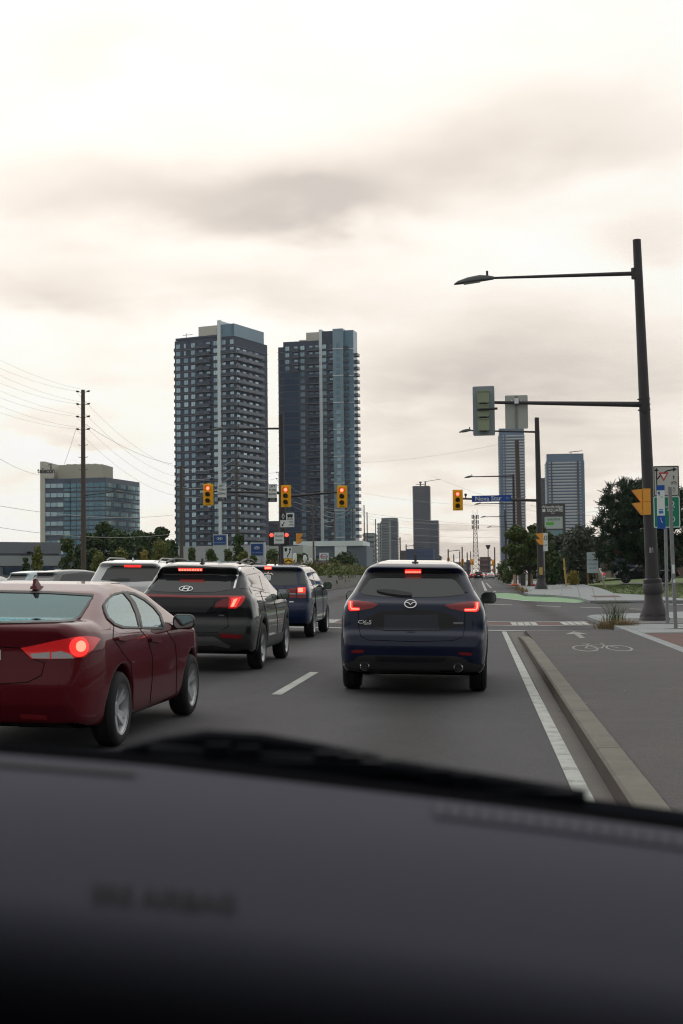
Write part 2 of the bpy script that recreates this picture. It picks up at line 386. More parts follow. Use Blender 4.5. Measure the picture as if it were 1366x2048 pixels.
# kerb poured in lengths, with a joint between them
kerb = slab('kerb', [(.90, -10, 0), (1.05, -10, 0), (1.05, -9.9, 0), (.90, -9.9, 0)], .12, -.05, CONC_D)
y = -9.9
while y < 34.5:
    y1 = min(y+3.05, 34.6); mb = MB(); V = []; ys = [y+.008, y1-.008]
    for yy in ys:
        t = smooth01((yy-31.5)/3.1); h = .135*(1-t)+.01; g = gz(1.0)
        V += [(.875, yy, g-.05), (.885, yy, g+h-.02), (.905, yy, g+h), (1.085, yy, g+h), (1.085, yy, g-.05)]
    mb.add(V, [(i, i+1, i+6, i+5) for i in range(1, 4)]+[(0, 1, 2, 3, 4), (9, 8, 7, 6, 5)]); mb.add(V, [(0, 1, 6, 5)], 1); mb.build('kerb_section', [CONC_D, KERBF], kerb); y = y1
cyc = slab('cycle_path', [(1.10, -10, 0), (3.5, -10, 0), (3.5, 35.2, 0), (1.10, 35.2, 0)], .128, -.05, ASPH2)
g0 = gz(2); mb = MB(); xs_ = [1.10, 1.9, 2.7, 3.5]
mb.add([(x, y, z) for y, z in ((35.2, g0+.128), (35.8, g0+.10), (36.6, g0+.03), (37.2, g0+.006), (38.5, g0+.003)) for x in xs_], [(r*4+k, r*4+k+1, r*4+k+5, r*4+k+4) for r in range(4) for k in range(3)])
mb.add([(1.10, 35.2, g0+.128), (1.10, 35.8, g0+.10), (1.10, 36.6, g0+.03), (1.10, 37.2, g0+.0), (1.10, 35.2, g0-.05)], [(0, 1, 2, 3, 4)]); mb.build('path_ramp', ASPH2, cyc)
sheet('gutter_end', [(.70, 1.10, 36.2, 38.5), (.875, 1.10, 34.6, 36.2)], .002, GUTTER)
# ragged joint of tar and weeds between kerb and path
mb = MB(); yy = -2.0
while yy < 34:
    d = random.uniform(.25, .7); w0 = random.uniform(.006, .022); mb.add([(1.086, yy, g0+.131), (1.086+w0, yy+d*.2, g0+.131), (1.086+random.uniform(.005, .02), yy+d*.8, g0+.131), (1.086, yy+d, g0+.131)], [(0, 1, 2, 3)]); yy += d*random.uniform(.8, 1.2)
mb.build('tar_joint', mat('tar_joint', (.015, .014, .012), .9), cyc)
mb = MB(); yy = 2.0
while yy < 36:
    d = random.uniform(.3, .8); w0 = random.uniform(.004, .012); mb.add([(.712, yy, gz(.712)+.0045), (.712+w0, yy, gz(.712)+.0045), (.712+w0, yy+d, gz(.712)+.0045), (.712, yy+d, gz(.712)+.0045)], [(0, 1, 2, 3)]); yy += d*1.02
o = mb.build('gutter_joint', mat('gutter_crack', (.02, .018, .016), .9), gut)
edging = slab('path_edging', [(3.505, -10, 0), (3.735, -10, 0), (3.735, 38.4, 0), (3.505, 38.4, 0)], .128, -.05, CONC)
brk = slab('brick_paving', [(3.74, -10, 0), (5.15, -10, 0), (5.15, 33.4, 0), (3.74, 33.4, 0)], .124, -.05, BRICKP)
swk = slab('sidewalk', [(3.5, 38.45, 0), (3.45, 47.2, 0), (3.75, 48.6, 0), (4.6, 49.6, 0), (7.25, 51.8, 0), (11, 54, 0), (30, 56, 0), (30, -10, 0), (5.16, -10, 0), (5.16, 33.45, 0), (3.74, 33.45, 0), (3.74, 38.45, 0)], .115, -.05, CONC)
for (x0, x1, y0, y1) in [(3.75, 5.1, 33.6, 36.0), (5.15, 6.6, 33.6, 36.0), (3.75, 5.1, 36.05, 38.4), (5.15, 6.6, 36.05, 38.4), (3.62, 5.1, 44.0, 46.6), (5.15, 6.6, 44.0, 46.6), (6.65, 8.2, 44.0, 46.6), (4.4, 5.5, 46.65, 49), (5.55, 7.0, 46.65, 49.6), (6.65, 8.2, 36.05, 38.4), (6.65, 8.2, 38.45, 43.9), (5.3, 6.6, 5, 8.6), (5.3, 6.6, 8.65, 12), (5.3, 6.6, 30, 33.4)]:
    slab('paving_slab', [(x0, y0, 0), (x1, y0, 0), (x1, y1, 0), (x0, y1, 0)], .125+random.uniform(0, .004), .10, CONC, swk)
slab('brick_panel', [(3.62, 39.6, 0), (4.35, 39.6, 0), (4.2, 41.6, 0), (3.62, 41.6, 0)], .13, .10, BRICKP, swk); slab('dark_panel', [(4.4, 39.6, 0), (6.0, 39.6, 0), (6.0, 43.6, 0), (4.25, 43.6, 0)], .128, .10, mat('dark_slab', (.13, .13, .135), .85, nscale=2), swk)
# markings
def seg(x0a, x1a, ya, x0b, x1b, yb): return [(x0a, ya), (x1a, ya), (x1b, yb), (x0b, yb)]
mark('edge_line', [(.64, 2), (.762, 2), (.715, 17), (.667, 37.6), (.545, 37.6), (.592, 17)], .005, PAINTW)
for x in (-2.5, -5.8):
    yy = 8.3
    while yy < 37:
        mark('lane_dash', [(x-.065, yy), (x+.065, yy), (x+.065, min(yy+4, 37.5)), (x-.065, min(yy+4, 37.5))], .005, PAINTW); yy += 9.0
for x in (-2.2, -5.6, -8.9):
    yy = 108.0
    while yy < 420: mark('lane_dash', [(x-.07, yy), (x+.07, yy), (x+.07, yy+4), (x-.07, yy+4)], .005, PAINTW); yy += 9
mark('stop_line', [(-9, 38.2), (2.6, 37.75), (2.6, 38.2), (-9, 38.75)], .012, PAINTW)
cw = mark('crosswalk', [(-12, 42.3), (3.3, 42.3), (3.3, 45.0), (-12, 45.0)], .004, BRICKP)
for ya, yb in ((41.9, 42.2), (45.1, 45.4)): mark('crosswalk_line', [(-14, ya), (3.35, ya), (3.35, yb), (-14, yb)], .008, PAINTW, cw)
for k in range(-8, 2):
    for j in range(4): mark('crosswalk_bar', [(.92+1.52*k+j*.2, 42.4), (1.09+1.52*k+j*.2, 42.4), (1.09+1.52*k+j*.2, 44.9), (.92+1.52*k+j*.2, 44.9)], .009, PAINTW, cw)
# bicycle symbol and arrow on the path (their own shapes, at path height)
bk = bpy.data.objects.new('bicycle_marking', None); COL.objects.link(bk); bk['kind'] = 'structure'
def pathshape(name, ox, oy, sy, parts):
    mb = MB()
    for poly in parts: mb.add([(ox+x, oy+z*sy, gz(2)+.133) for x, z in poly], [tuple(range(len(poly)))])
    return mb.build(name, PAINTP, bk)
def ringpoly(cx_, cz_, r, wd, n=20):
    return [[(cx_+rr*math.cos(a), cz_+rr*math.sin(a)) for rr, a in ((r, a0), (r, a1), (r-wd, a1), (r-wd, a0))] for a0, a1 in ((2*math.pi*k/n, 2*math.pi*(k+1)/n) for k in range(n))]
bx, by, sy_ = 1.72, 25.4, 4.6
pathshape('wheel', bx, by, sy_, ringpoly(.20, .30, .235, .04)); pathshape('wheel', bx, by, sy_, ringpoly(.82, .30, .235, .04))
pathshape('bicycle_frame', bx, by, sy_, [stroke(q, .035) for q in ([(.20, .30), (.36, .56), (.66, .56), (.82, .30)], [(.36, .56), (.50, .30), (.20, .30)], [(.50, .30), (.66, .56)], [(.66, .56), (.63, .68), (.72, .72)], [(.36, .56), (.33, .64)], [(.25, .65), (.41, .65)])])
pathshape('arrow', 2.16, 31.0, 1.0, [[(-.05, 0), (.07, 0), (.09, 2.0), (-.03, 2.0)], [(-.24, 2.0), (.28, 2.0), (.05, 3.5)]])
# beyond the junction
for (a, b) in (((975, 1208.2), (1024, 1209.6)), ((1073, 1211.4), (1121, 1213)), ((1161, 1214.3), (1210, 1216)), ((1258, 1217.6), (1296, 1219))):
    p, q = on_ground(*a), on_ground(*b); mark('guide_dash', [(p.x, p.y-.4), (q.x, q.y-.4), (q.x, q.y+.1), (p.x, p.y+.1)], .006, PAINTW)
for a, b in (((1325, 1208), (1366, 1216)),):
    p, q = on_ground(*a), on_ground(*b); mark('guide_dash', [(p.x, p.y-.2), (q.x+3, q.y-1.2), (q.x+3, q.y-.4), (p.x, p.y+.6)], .006, PAINTW)
gp = [on_ground(*p) for p in ((985, 1187), (1012, 1186.4), (1034, 1188), (1050, 1193), (1080, 1193), (1120, 1194), (1158, 1197), (1176, 1202), (1160, 1205.5), (1110, 1205), (1060, 1202.5), (1020, 1198), (985, 1194))]
mb = MB(); mid = sum(gp, Vector())/len(gp); vv, ee, ff, *_ = delaunay_2d_cdt([Vector((p.x, p.y)) for p in gp]+[gp[i].to_2d().lerp(gp[j].to_2d(), t) for i, j in ((0, 12), (1, 11), (2, 10), (3, 10), (4, 9), (5, 9)) for t in (.3, .6, .85)], [(i, (i+1) % len(gp)) for i in range(len(gp))], [], 1, 1e-5)
mb.add([(p.x, p.y, gz(p.x, p.y)+.012) for p in vv], [tuple(f) for f in ff]); o = mb.build('green_cycle_lane', GREENP); o['kind'] = 'structure'
for a, b, wd in (((985, 1194.5), (1055, 1202.5), .25), ((1055, 1202.5), (1158, 1206.2), .25), ((964, 1163), (972, 1182), .2), ((972, 1166), (990, 1184), .15)):
    p, q = on_ground(*a), on_ground(*b); d = (q-p).to_2d().normalized(); n = Vector((-d.y, d.x))*wd/2; mark('edge_line', [tuple(p.to_2d()+n), tuple(q.to_2d()+n), tuple(q.to_2d()-n), tuple(p.to_2d()-n)], .016, PAINTW)
fsw = [on_ground(px, py, .13) for px, py in ((1180, 1201), (1157, 1194.5), (1110, 1190), (1060, 1188.5), (1048, 1184), (1036, 1178), (1033, 1173), (1025, 1167), (1016, 1161))]
top = [on_ground(px, py, .13) for px, py in ((1030, 1160), (1060, 1161), (1092, 1159.8), (1125, 1161.5), (1160, 1167), (1198, 1175.5), (1228, 1186.5), (1296, 1190.5), (1366, 1197))]
poly = [(p.x, p.y, 0) for p in fsw+top]+[(24, 69.5, 0), (60, 73.5, 0), (60, 66.5, 0), (16, 66.8, 0)]
slab('far_sidewalk', [Vector(p) for p in poly], .13, -.1, CONC)
# joints cut across the far pavement
fj = bpy.data.objects['far_sidewalk']
for a, b in (((1040, 1176), (1190, 1178)), ((1052, 1186), (1215, 1188)), ((1088, 1190), (1100, 1165)), ((1122, 1190.5), (1128, 1165)), ((1160, 1194), (1152, 1169)), ((1192, 1200), (1184, 1176)), ((1232, 1201), (1226, 1189))):
    p, q = on_ground(*a, .13), on_ground(*b, .13); d = (q-p).to_2d().normalized(); n = Vector((-d.y, d.x))*.025; mb = MB(); m_ = 6
    for k in range(m_):
        s0, s1 = p.lerp(q, k/m_), p.lerp(q, (k+1)/m_); mb.add([(v.x+e*n.x, v.y+e*n.y, gz(v.x, v.y)+.136) for v, e in ((s0, 1), (s1, 1), (s1, -1), (s0, -1))], [(0, 1, 2, 3)])
    mb.build('joint', mat('joint_dark', (.15, .15, .145), .9), fj)
for cpx, cpy in ((1122, 1176), (1212, 1193)):
    p = on_ground(cpx, cpy, .13); slab('brick_panel', [(p.x-.7, p.y-1.3, 0), (p.x+.7, p.y-1.3, 0), (p.x+.7, p.y+1.3, 0), (p.x-.7, p.y+1.3, 0)], .138, .12, BRICKP, fj)
# lawn with a gentle swell
V = []; Q = []; lx = np.linspace(4, 90, 60); ly = np.linspace(66, 330, 90); kept = {}
bp = [(p.x, p.y) for p in [Vector(q) for q in poly]]
def lawn_z(x, y): return gz(x, y)+.04+.45*smooth01((y-96)/60)*smooth01((x-9)/12)
for i, x in enumerate(lx):
    for j, yy in enumerate(ly): V.append((x, yy, lawn_z(x, yy)))
for i in range(59):
    for j in range(89):
        xc, yc = (lx[i]+lx[i+1])/2, (ly[j]+ly[j+1])/2
        if xc > 5.8+.012*(yc-80) and yc > 69+.09*(xc-9): Q.append((i*90+j, (i+1)*90+j, (i+1)*90+j+1, i*90+j+1))
o = link('lawn', arrmesh('lawn', V, Q, GRASS, True)); o['kind'] = 'structure'
# driveway the pickup stands on
dv = [(11.8, 126), (13, 133), (45, 136), (45, 92), (28, 99), (19, 116)]
mb = MB(); mb.add([(x, y, lawn_z(x, y)+.10) for x, y in dv], [tuple(range(len(dv)))]); o = mb.build('driveway', mat('driveway', (.16, .15, .14), .9, nscale=.5)); o['kind'] = 'structure'
# ================================================================== buildings
WALL_D = mat('charcoal_wall', (.062, .076, .108), .8, nscale=.05, namt=.12)
WALL_L = mat('pale_wall', (.60, .58, .51), .8, nscale=.08, namt=.08)
WALL_W = mat('white_strip', (.70, .77, .78), .7)
SLABM = mat('slab_edge', (.175, .19, .215), .8)
WINM = mat('window_glass', (.50, .67, .73), .15, metal=.55, objrand=1, col2=(.19, .30, .37))
WIN_DK = mat('dark_window_glass', (.022, .045, .090), .08, spec=.8, objrand=1, col2=(.05, .08, .13))
WIN_FR = mat('window_frame', (.10, .105, .115), .6)
RAILG = mat('balcony_glass', (.062, .080, .115), .25, spec=.5, objrand=1, col2=(.045, .060, .09))
RAILP = mat('pale_balcony_glass', (.115, .14, .17), .3, spec=.4, objrand=1, col2=(.07, .09, .12))
BLUEG = mat('blue_cladding', (.13, .245, .33), .3, spec=.6, nscale=.03, namt=.15)
BLUEG2 = mat('light_blue_cladding', (.21, .32, .39), .3, spec=.6, nscale=.03, namt=.12)
GLZ = mat('curtain_glass', (.11, .22, .29), .12, metal=.5, objrand=1, col2=(.15, .27, .33)); GLT = mat('pale_curtain_glass', (.48, .66, .67), .12, metal=.5, objrand=1, col2=(.25, .39, .43))
def frame3(ox, oy, yaw):
    c, s = math.cos(yaw), math.sin(yaw); return lambda u, d, z: Vector((ox+u*c-d*s, oy+u*s+d*c, z))  # u along the face, d depth behind it
_wm = {}
def win_mesh(w_, h_, panes, glass, depth=.25):
    k = (round(w_, 2), round(h_, 2), panes, glass.name)
    if k not in _wm:
        mb = MB(); mb.box((0, .12, 0), (w_, .10, h_), 1)
        pw = (w_-.10*(panes+1))/panes
        for i in range(panes): mb.box((-w_/2+.10+pw/2+i*(pw+.10), .05, .06), (pw, .1, h_-.32), 0)
        mb.box((0, .03, -h_/2+.07), (w_, .16, .12), 1); _wm[k] = mb.mesh('window', [glass, WIN_FR])
    return _wm[k]
_bm = {}
def balc_mesh(w_, dp, rail, kind=0):
    k = (round(w_, 2), dp, rail.name)
    if k not in _bm:
        mb = MB(); mb.box((0, -dp/2, .11), (w_, dp, .22), 1); mb.box((0, -dp+.04, .78), (w_, .06, 1.0), 0); mb.box((-w_/2+.04, -dp/2, .78), (.06, dp-.1, 1.0), 0); mb.box((w_/2-.04, -dp/2, .78), (.06, dp-.1, 1.0), 0)
        mb.box((0, -dp+.04, 1.32), (w_+.02, .09, .07), 0); _bm[k] = mb.mesh('balcony', [rail, SLABM])
    return _bm[k]
# ---- left tower
D1 = 560.0; s1 = D1/F
A = at(352, 1158, D1); YW1 = R(-20.5); FH = 2.95
b0 = thing('apartment_tower', 'left of the two tall dark apartment towers, with a blue glass top corner', 'tower', (A.x, A.y, 0), YW1, 'paired dark apartment towers'); TOP1 = 97.0; W1 = 27.6; DP1 = 27.0
mb = MB(); mb.box((W1/2, DP1/2, (TOP1-.6)/2), (W1, DP1, TOP1-.6)); mb.build('wall', WALL_D, b0)
u1 = lambda px: (px-352)/126*W1
mb = MB(); mb.box((W1/2-2.0, DP1/2, TOP1+.15), (W1-4.2, DP1-1, .9)); mb.build('parapet', WALL_D, b0)
mb = MB(); mb.prism([(u1(452), TOP1-.6), (W1+.05, TOP1-.6), (W1+.05, TOP1+4.3), (u1(452), TOP1+4.3)], -.05, 1.2); mb.prism([(-.05, TOP1-.6), (DP1-3, TOP1-.6), (DP1-3, TOP1+4.3), (-.05, TOP1+4.3)], W1-1.2, W1+.12, plane='yz'); mb.box((W1-5, DP1/2, TOP1+1.5), (8, DP1-4, 4)); mb.build('glass_crown', BLUEG, b0)
mb = MB(); mb.box((u1(421), 10, TOP1+2.2), (u1(444)-u1(396)+1.5, 13, 5.6)); mb.box((u1(410), 3.6, TOP1+2.4), (.06, .3, 5.0)); mb.build('penthouse', WALL_L, b0)
mb = MB(); mb.box((u1(448.5), -.35, (TOP1+6)/2+8), (1.45, .9, TOP1+6-16)); mb.box((u1(448.5), 4.5, TOP1+4.0), (1.2, 9, 3.6)); mb.build('white_fin', WALL_W, b0)
mb = MB(); mb.box((-1.2, 14, 45), (2.4, 18, 91)); mb.build('side_bay', WALL_L, b0)
mb = MB(); mb.tube([(3, 4, TOP1), (3, 4, TOP1+3)], .12, 5); mb.tube([(1.4, 4, TOP1+2.3), (6, 4, TOP1+2.3)], .1, 5); mb.build('roof_davit', STEEL_D, b0)
NF = 29
sm_ = None
for i in range(NF):
    z0 = TOP1-1.5-FH*(i+1)
    if sm_ is None:
        mb = MB(); mb.box((W1/2, -.08, 0), (W1+.2, .3, .20)); mb.box((W1+.06, DP1/2, 0), (.3, DP1+.1, .20)); sm_ = mb.mesh('floor_slab', SLABM)
    link('floor_slab', sm_, b0, (0, 0, z0))
    cols = [(359.5, 2.0, 2), (376.5 if i > 1 else 374, 2.0 if i > 1 else 1.0, 2 if i > 1 else 1), (391.5, 2.0, 2), (439, 1.9, 2), (456.5, 1.9, 2), (473.5, 1.75, 2)]
    for px, ww, pn in cols: link('window', win_mesh(ww, 2.05, pn, WINM), b0, (u1(px), -.02, z0+1.52))
    for px in (408, 424): link('balcony_door', win_mesh(1.75, 2.2, 2, WINM if (i*7+px) % 3 else WIN_DK), b0, (u1(px), -.02, z0+1.3))
    link('balcony', balc_mesh(u1(430)-u1(399), 1.5, RAILG), b0, (u1(414.5), 0, z0-.05))
    if i > 0:
        bb = link('wrap_balcony', balc_mesh(DP1*.78, 1.6, RAILP if 5 < i < 26 else RAILG), b0, (W1, DP1*.41, z0-.05)); bb.rotation_euler = (0, 0, R(90))
        link('balcony', balc_mesh(W1-u1(452)+1.4, 1.0, RAILG), b0, (u1(466)+.6, 0, z0-.12))
        for k in range(4):
            q = link('balcony_door', win_mesh(2.6, 2.2, 2, WINM if (i+k) % 3 else WIN_DK), b0, (W1+.02, 3.2+k*5.0, z0+1.3)); q.rotation_euler = (0, 0, R(90))
    q = link('side_balcony', balc_mesh(3.2, 1.3, RAILG), b0, (-.2, 3.2, z0-.05)); q.rotation_euler = (0, 0, R(-90))
# ---- right tower of the pair
D2 = 622.0; A2 = at(559, 1158, D2); YW2 = R(-9); s2 = D2/F/math.cos(YW2)
b1 = thing('apartment_tower', 'right of the two tall dark apartment towers, with a light blue corner bay', 'tower', (A2.x, A2.y, 0), YW2, 'paired dark apartment towers'); TOP2 = at(600, 684, D2).z
u2 = lambda px: (px-559)*s2
mb = MB(); mb.box((u2(565.5), 14, TOP2/2-1), (u2(572)-u2(559), 26, TOP2-2)); mb.box((u2(610), 13, TOP2/2), (u2(649)-u2(572), 26.6, TOP2)); mb.box((u2(663), 12.5, TOP2/2+1.9), (u2(676.5)-u2(650), 26.2, TOP2+3.8)); mb.build('wall', WALL_D, b1)
mb = MB(); mb.box((u2(686.5), 10, TOP2/2+2.2), (u2(697)-u2(676), 24, TOP2+4.4)); mb.build('blue_bay', BLUEG2, b1)
mb = MB(); mb.box((u2(706.5), 3.5, TOP2/2+1.9), (u2(716)-u2(697), 7, TOP2+3.8)); mb.build('blue_bay', BLUEG, b1)
mb = MB(); mb.box((u2(630), 12, TOP2+2.2), (u2(648)-u2(613), 14, 4.8)); mb.box((u2(610), 12, TOP2+.8), (6, 12, 1.6)); mb.build('penthouse', WALL_L, b1)
mb = MB(); mb.box((u2(649.5), -.4, (TOP2+14.6)/2), (1.35, 1.0, TOP2-5.4)); mb.box((u2(650), 5, TOP2+3.6), (1.2, 9, 1.8)); mb.build('white_fin', WALL_W, b1)
NF2 = 31; sm2 = None
for i in range(NF2):
    z0 = TOP2-1.6-FH*(i+1)
    if sm2 is None:
        mb = MB(); mb.box((u2(604), -.10, 0), (u2(649)-u2(559.5), .32, .20)); mb.box((u2(663), -.55, 0), (u2(676)-u2(651), .32, .20)); sm2 = mb.mesh('floor_slab', SLABM)
    link('floor_slab', sm2, b1, (0, 0, z0))
    if i < 4:
        link('window', win_mesh(1.9, 2.1, 2, WINM), b1, (u2(580), -.3-.02, z0+1.5)); link('balcony_door', win_mesh(1.7, 2.2, 2, WINM), b1, (u2(598), -.32, z0+1.3)); link('balcony', balc_mesh(u2(604)-u2(591), 1.3, RAILG), b1, (u2(597.5), -.3, z0-.05))
    else:
        link('curtain_window', win_mesh(u2(604)-u2(572.5), 2.72, 4, WIN_DK), b1, (u2(588.2), -.32, z0+1.48))
    link('window', win_mesh(2.0, 2.1, 2, WINM), b1, (u2(611.5), -.32, z0+1.5))
    for px in (629, 641.5): link('balcony_door', win_mesh(1.7, 2.2, 2, WINM if (i*5+int(px)) % 3 else WIN_DK), b1, (u2(px), -.32, z0+1.3))
    link('balcony', balc_mesh(u2(646.5)-u2(622), 1.4, RAILG), b1, (u2(634.2), -.3, z0-.05))
    link('window', win_mesh(1.95, 2.1, 2, WINM), b1, (u2(656.7), -.62, z0+1.5)); link('balcony_door', win_mesh(1.6, 2.2, 2, WINM if i % 3 else WIN_DK), b1, (u2(671), -.62, z0+1.3)); link('balcony', balc_mesh(u2(677)-u2(665), 1.2, RAILG), b1, (u2(671), -.6, z0-.05))
    link('bay_window', win_mesh(1.8, 2.0, 2, WINM if 9 < i < 22 else BLUEG), b1, (u2(686.5), -2.02, z0+1.6)); link('balcony', balc_mesh(u2(706)-u2(698), 1.3, RAILG), b1, (u2(702), -.02, z0-.05))
    mb = None
    if i: 
        q = link('edge_balcony', balc_mesh(4.2, 1.5, RAILG), b1, (u2(716), 3.2, z0-.05)); q.rotation_euler = (0, 0, R(90))
    if i % 4 == 0:
        mb = MB(); mb.box((u2(686.5), -2.05, z0+.1), (u2(697)-u2(676)+.2, .3, .35)); mb.box((u2(707), -.1, z0+.1), (u2(716)-u2(697), .4, .35)); mb.build('white_band', WALL_W, b1)
# ---- glass office block at left with rooftop sign panel
D3 = 540.0; A3 = at(83, 1158, D3); s3 = D3/F
b2 = thing('office_block', 'blue glass office block at far left with a lettered white sign panel on top', 'office building', (A3.x, A3.y, 0), 0)
hz = lambda py, D=D3: at(150, py, D).z
zt = hz(955); cr0 = (221-83)*s3
mb = MB(); fp = [(1.0, 0), ((130-83)*s3, 0), ((144-83)*s3, 1.5), ((144-83)*s3, .6), (cr0, -2), (at(280, 1150, D3+30).x-A3.x, 30), (at(190, 1150, D3+46).x-A3.x, 46), (1.0, 44)]
mb.prism(fp, 0, zt-.3, plane='xy'); mb.build('wall', mat('office_spandrel', (.065, .095, .14), .35, spec=.7), b2)
mb = MB(); mb.prism([(-.3, -.6), (1.6, -.6), (1.6, 30), (-.3, 30)], 0, hz(922), plane='xy'); mb.build('white_side_wall', WALL_L, b2)
mb = MB(); mb.prism([((82-83)*s3, zt), ((109-83)*s3, zt), ((109-83)*s3, hz(934)), ((82-83)*s3, hz(922))], -.7, .6); sp_ = mb.build('sign_panel', WALL_L, b2)
link('lettering', text_mesh('telecon', 2.9, INK, .05, .02, .8), b2, ((94.5-83)*s3, -.8, hz(941))); mb = MB(); mb.prism(stroke([(0, 0), (0, 2.2), (-1.0, 1.6)], .45), 0, .1); mb.build('arrow_mark', INK, b2, ((104.5-83)*s3, -.8, hz(938)))
mb = MB(); mb.box(((150-83)*s3, 18, zt+2.8), ((201-106)*s3, 16, 6)); 
for k in range(5): mb.box(((120+14*k-83)*s3, 16, zt+6.1), (1.8, 6, .5))
mb.build('penthouse', mat('beige_penthouse', (.50, .475, .38), .85), b2)
fh3 = (hz(955)-hz(1086))/6.9
pts3 = [fp[i] for i in range(0, 6)]
for i in range(8):
    z = zt-1.6-fh3*(i+.0)
    for j in range(5):
        (xa, ya), (xb, yb) = pts3[j], pts3[j+1]; L3 = math.hypot(xb-xa, yb-ya); an = math.atan2(yb-ya, xb-xa); g = GLT if j == 4 else (WINM if j == 0 else GLZ); n = max(1, round(L3/2.4)) if j != 2 else 0
        for k in range(n):
            if i < 1 and False: pass
            gg = g if (i*13+j*7+k*5) % 4 else (GLT if j < 2 else GLZ)
            q = link('pane', win_mesh(L3/n*.98, fh3*.52, 1, gg), b2, (xa+(xb-xa)*(k+.5)/n+.12*math.sin(an), ya+(yb-ya)*(k+.5)/n-.12*math.cos(an), z-fh3*.42)); q.rotation_euler = (0, 0, an)
            if j > 0:
                q = link('pane', win_mesh(L3/n*.98, fh3*.36, 1, GLZ), b2, (xa+(xb-xa)*(k+.5)/n+.10*math.sin(an), ya+(yb-ya)*(k+.5)/n-.10*math.cos(an), z-fh3*.88)); q.rotation_euler = (0, 0, an)
# ---- simple stacked-floor tower for the distance
def far_tower(name, label, px0, px1, pytop, D, depth, floorh, core, edge, crown=0, yaw=0.0, cat='tower', group=None, side=None, vert=None, ob=.5):
    a = at(px0, 1150, D); s = D/F; W_ = (px1-px0)*s; zt_ = at(px0, pytop, D).z
    t = thing(name, label, cat, (a.x, a.y, 0), yaw, group)
    mb = MB(); mb.box((W_/2, depth/2+.6, zt_/2), (W_-1.0, depth-1.2, zt_)); mb.build('wall', core, t)
    n = int(zt_/floorh); sm = None
    for i in range(n):
        z = zt_-crown-floorh*i
        if z < 2: break
        if sm is None:
            mb = MB(); mb.box((W_/2, depth/2, 0), (W_+.2, depth+.2, floorh*ob)); sm = mb.mesh('balcony_band', edge)
        link('balcony_band', sm, t, (0, 0, z-floorh*.5))
    if vert:
        for (ua, ub, m_) in vert: mb = MB(); mb.box((W_*(ua+ub)/2, -.25, (zt_-crown)/2), (W_*(ub-ua), .9, zt_-crown)); mb.build('glass_bay', m_, t)
    if crown: mb = MB(); mb.box((W_*.45, depth/2, zt_-crown/2+.2), (W_*.8, depth*.8, crown)); mb.box((W_*.5, depth/2, zt_-.5), (W_*.92, depth*.9, .8)); mb.build('crown', STEEL_D, t)
    return t, W_, zt_
FC = mat('far_blue_glass', (.085, .15, .24), .2, spec=.6); FE = mat('far_white_band', (.48, .52, .55), .7); FD = mat('far_dark_wall', (.075, .07, .085), .8); FG = mat('far_grey_band', (.115, .108, .125), .8); FP = mat('far_pale_wall', (.30, .31, .31), .8); FDK = mat('far_dark_glass', (.04, .052, .085), .3)  # dark wall and grey band lightened in colour to stand for haze
t, W_, zt_ = far_tower('striped_tower', 'taller striped white and blue apartment tower behind the street name sign', 1001, 1053, 857, 1400, 26, 2.85, FC, FE, 6, group='striped far towers', vert=[(.05, .16, FC), (.22, .27, FC)])
t, W_, zt_ = far_tower('striped_tower', 'shorter wide striped tower right of the second streetlight pole, crane above it', 1096, 1171, 908, 1350, 30, 2.85, FC, FE, 7, group='striped far towers', vert=[(.0, .06, FC), (.12, .16, FDK), (.80, .86, FDK), (.91, 1.0, FC)])
mb = MB(); mb.tube([(W_*.62, 10, zt_+2.2), (W_*.98, 10, zt_+3.3)], .35, 5); mb.tube([(W_*.68, 10, zt_), (W_*.68, 10, zt_+2.6)], .4, 5); mb.build('roof_crane', STEEL_D, t)
far_tower('dark_tower', 'dark unfinished block just right of the second streetlight pole', 1080, 1097, 956, 1450, 20, 3.0, FD, mat('far_brown_band', (.09, .07, .075), .8), group=None)
t, W_, zt_ = far_tower('dark_tower', 'very dark slab tower under construction with a crane on its roof, centre of the skyline', 827, 862, 972, 1700, 26, 3.1, FD, FG, ob=.35)
mb = MB()
for k in range(9): mb.box((W_*(k+.5)/9, -.3, zt_/2), (.9, .5, zt_-2))
mb.build('facade_column', FG, t); mb = MB(); mb.tube([(W_*.45, 8, zt_), (W_*.45, 8, zt_+5)], .8, 5); mb.tube([(W_*.2, 8, zt_+2), (W_*.75, 8, zt_+2)], .4, 5); mb.tube([(W_*.72, 12, zt_), (W_*.72, 12, zt_+6)], .8, 5); mb.tube([(W_*.62, 12, zt_+5.5), (W_*1.6, 12, zt_+8.5)], .3, 5); mb.box((W_*.45, 8, zt_+4.8), (3, 2, 1.6)); mb.build('tower_crane', STEEL_D, t)
far_tower('dark_tower', 'narrow blue-black tower tucked behind the right edge of the dark slab tower', 859, 879, 1041, 1650, 24, 3.0, FDK, mat('far_slate_band', (.06, .065, .085), .8), 3, ob=.3)
far_tower('slab_tower', 'grey-green slab tower with pale ribs left of the dark slab tower', 763, 796, 1036, 1500, 26, 2.9, mat('far_grey_green', (.10, .125, .13), .6), mat('far_rib', (.20, .22, .22), .7), 3, vert=[(.0, .05, FP), (.48, .60, FP), (.62, 1.0, mat('far_grey_dark', (.07, .08, .09), .6))], ob=.4)
far_tower('office_slab', 'low pale blue banded office slab right of the paired towers', 726, 751, 1066, 1100, 25, 3.6, mat('far_teal', (.10, .17, .19), .4), FP, 0, cat='office building', ob=.45)
far_tower('cyan_slab', 'thin pale cyan building edge between utility poles right of the paired towers', 755, 761, 1046, 1600, 16, 4, mat('far_cyan', (.32, .45, .47), .5), FP, ob=.3)
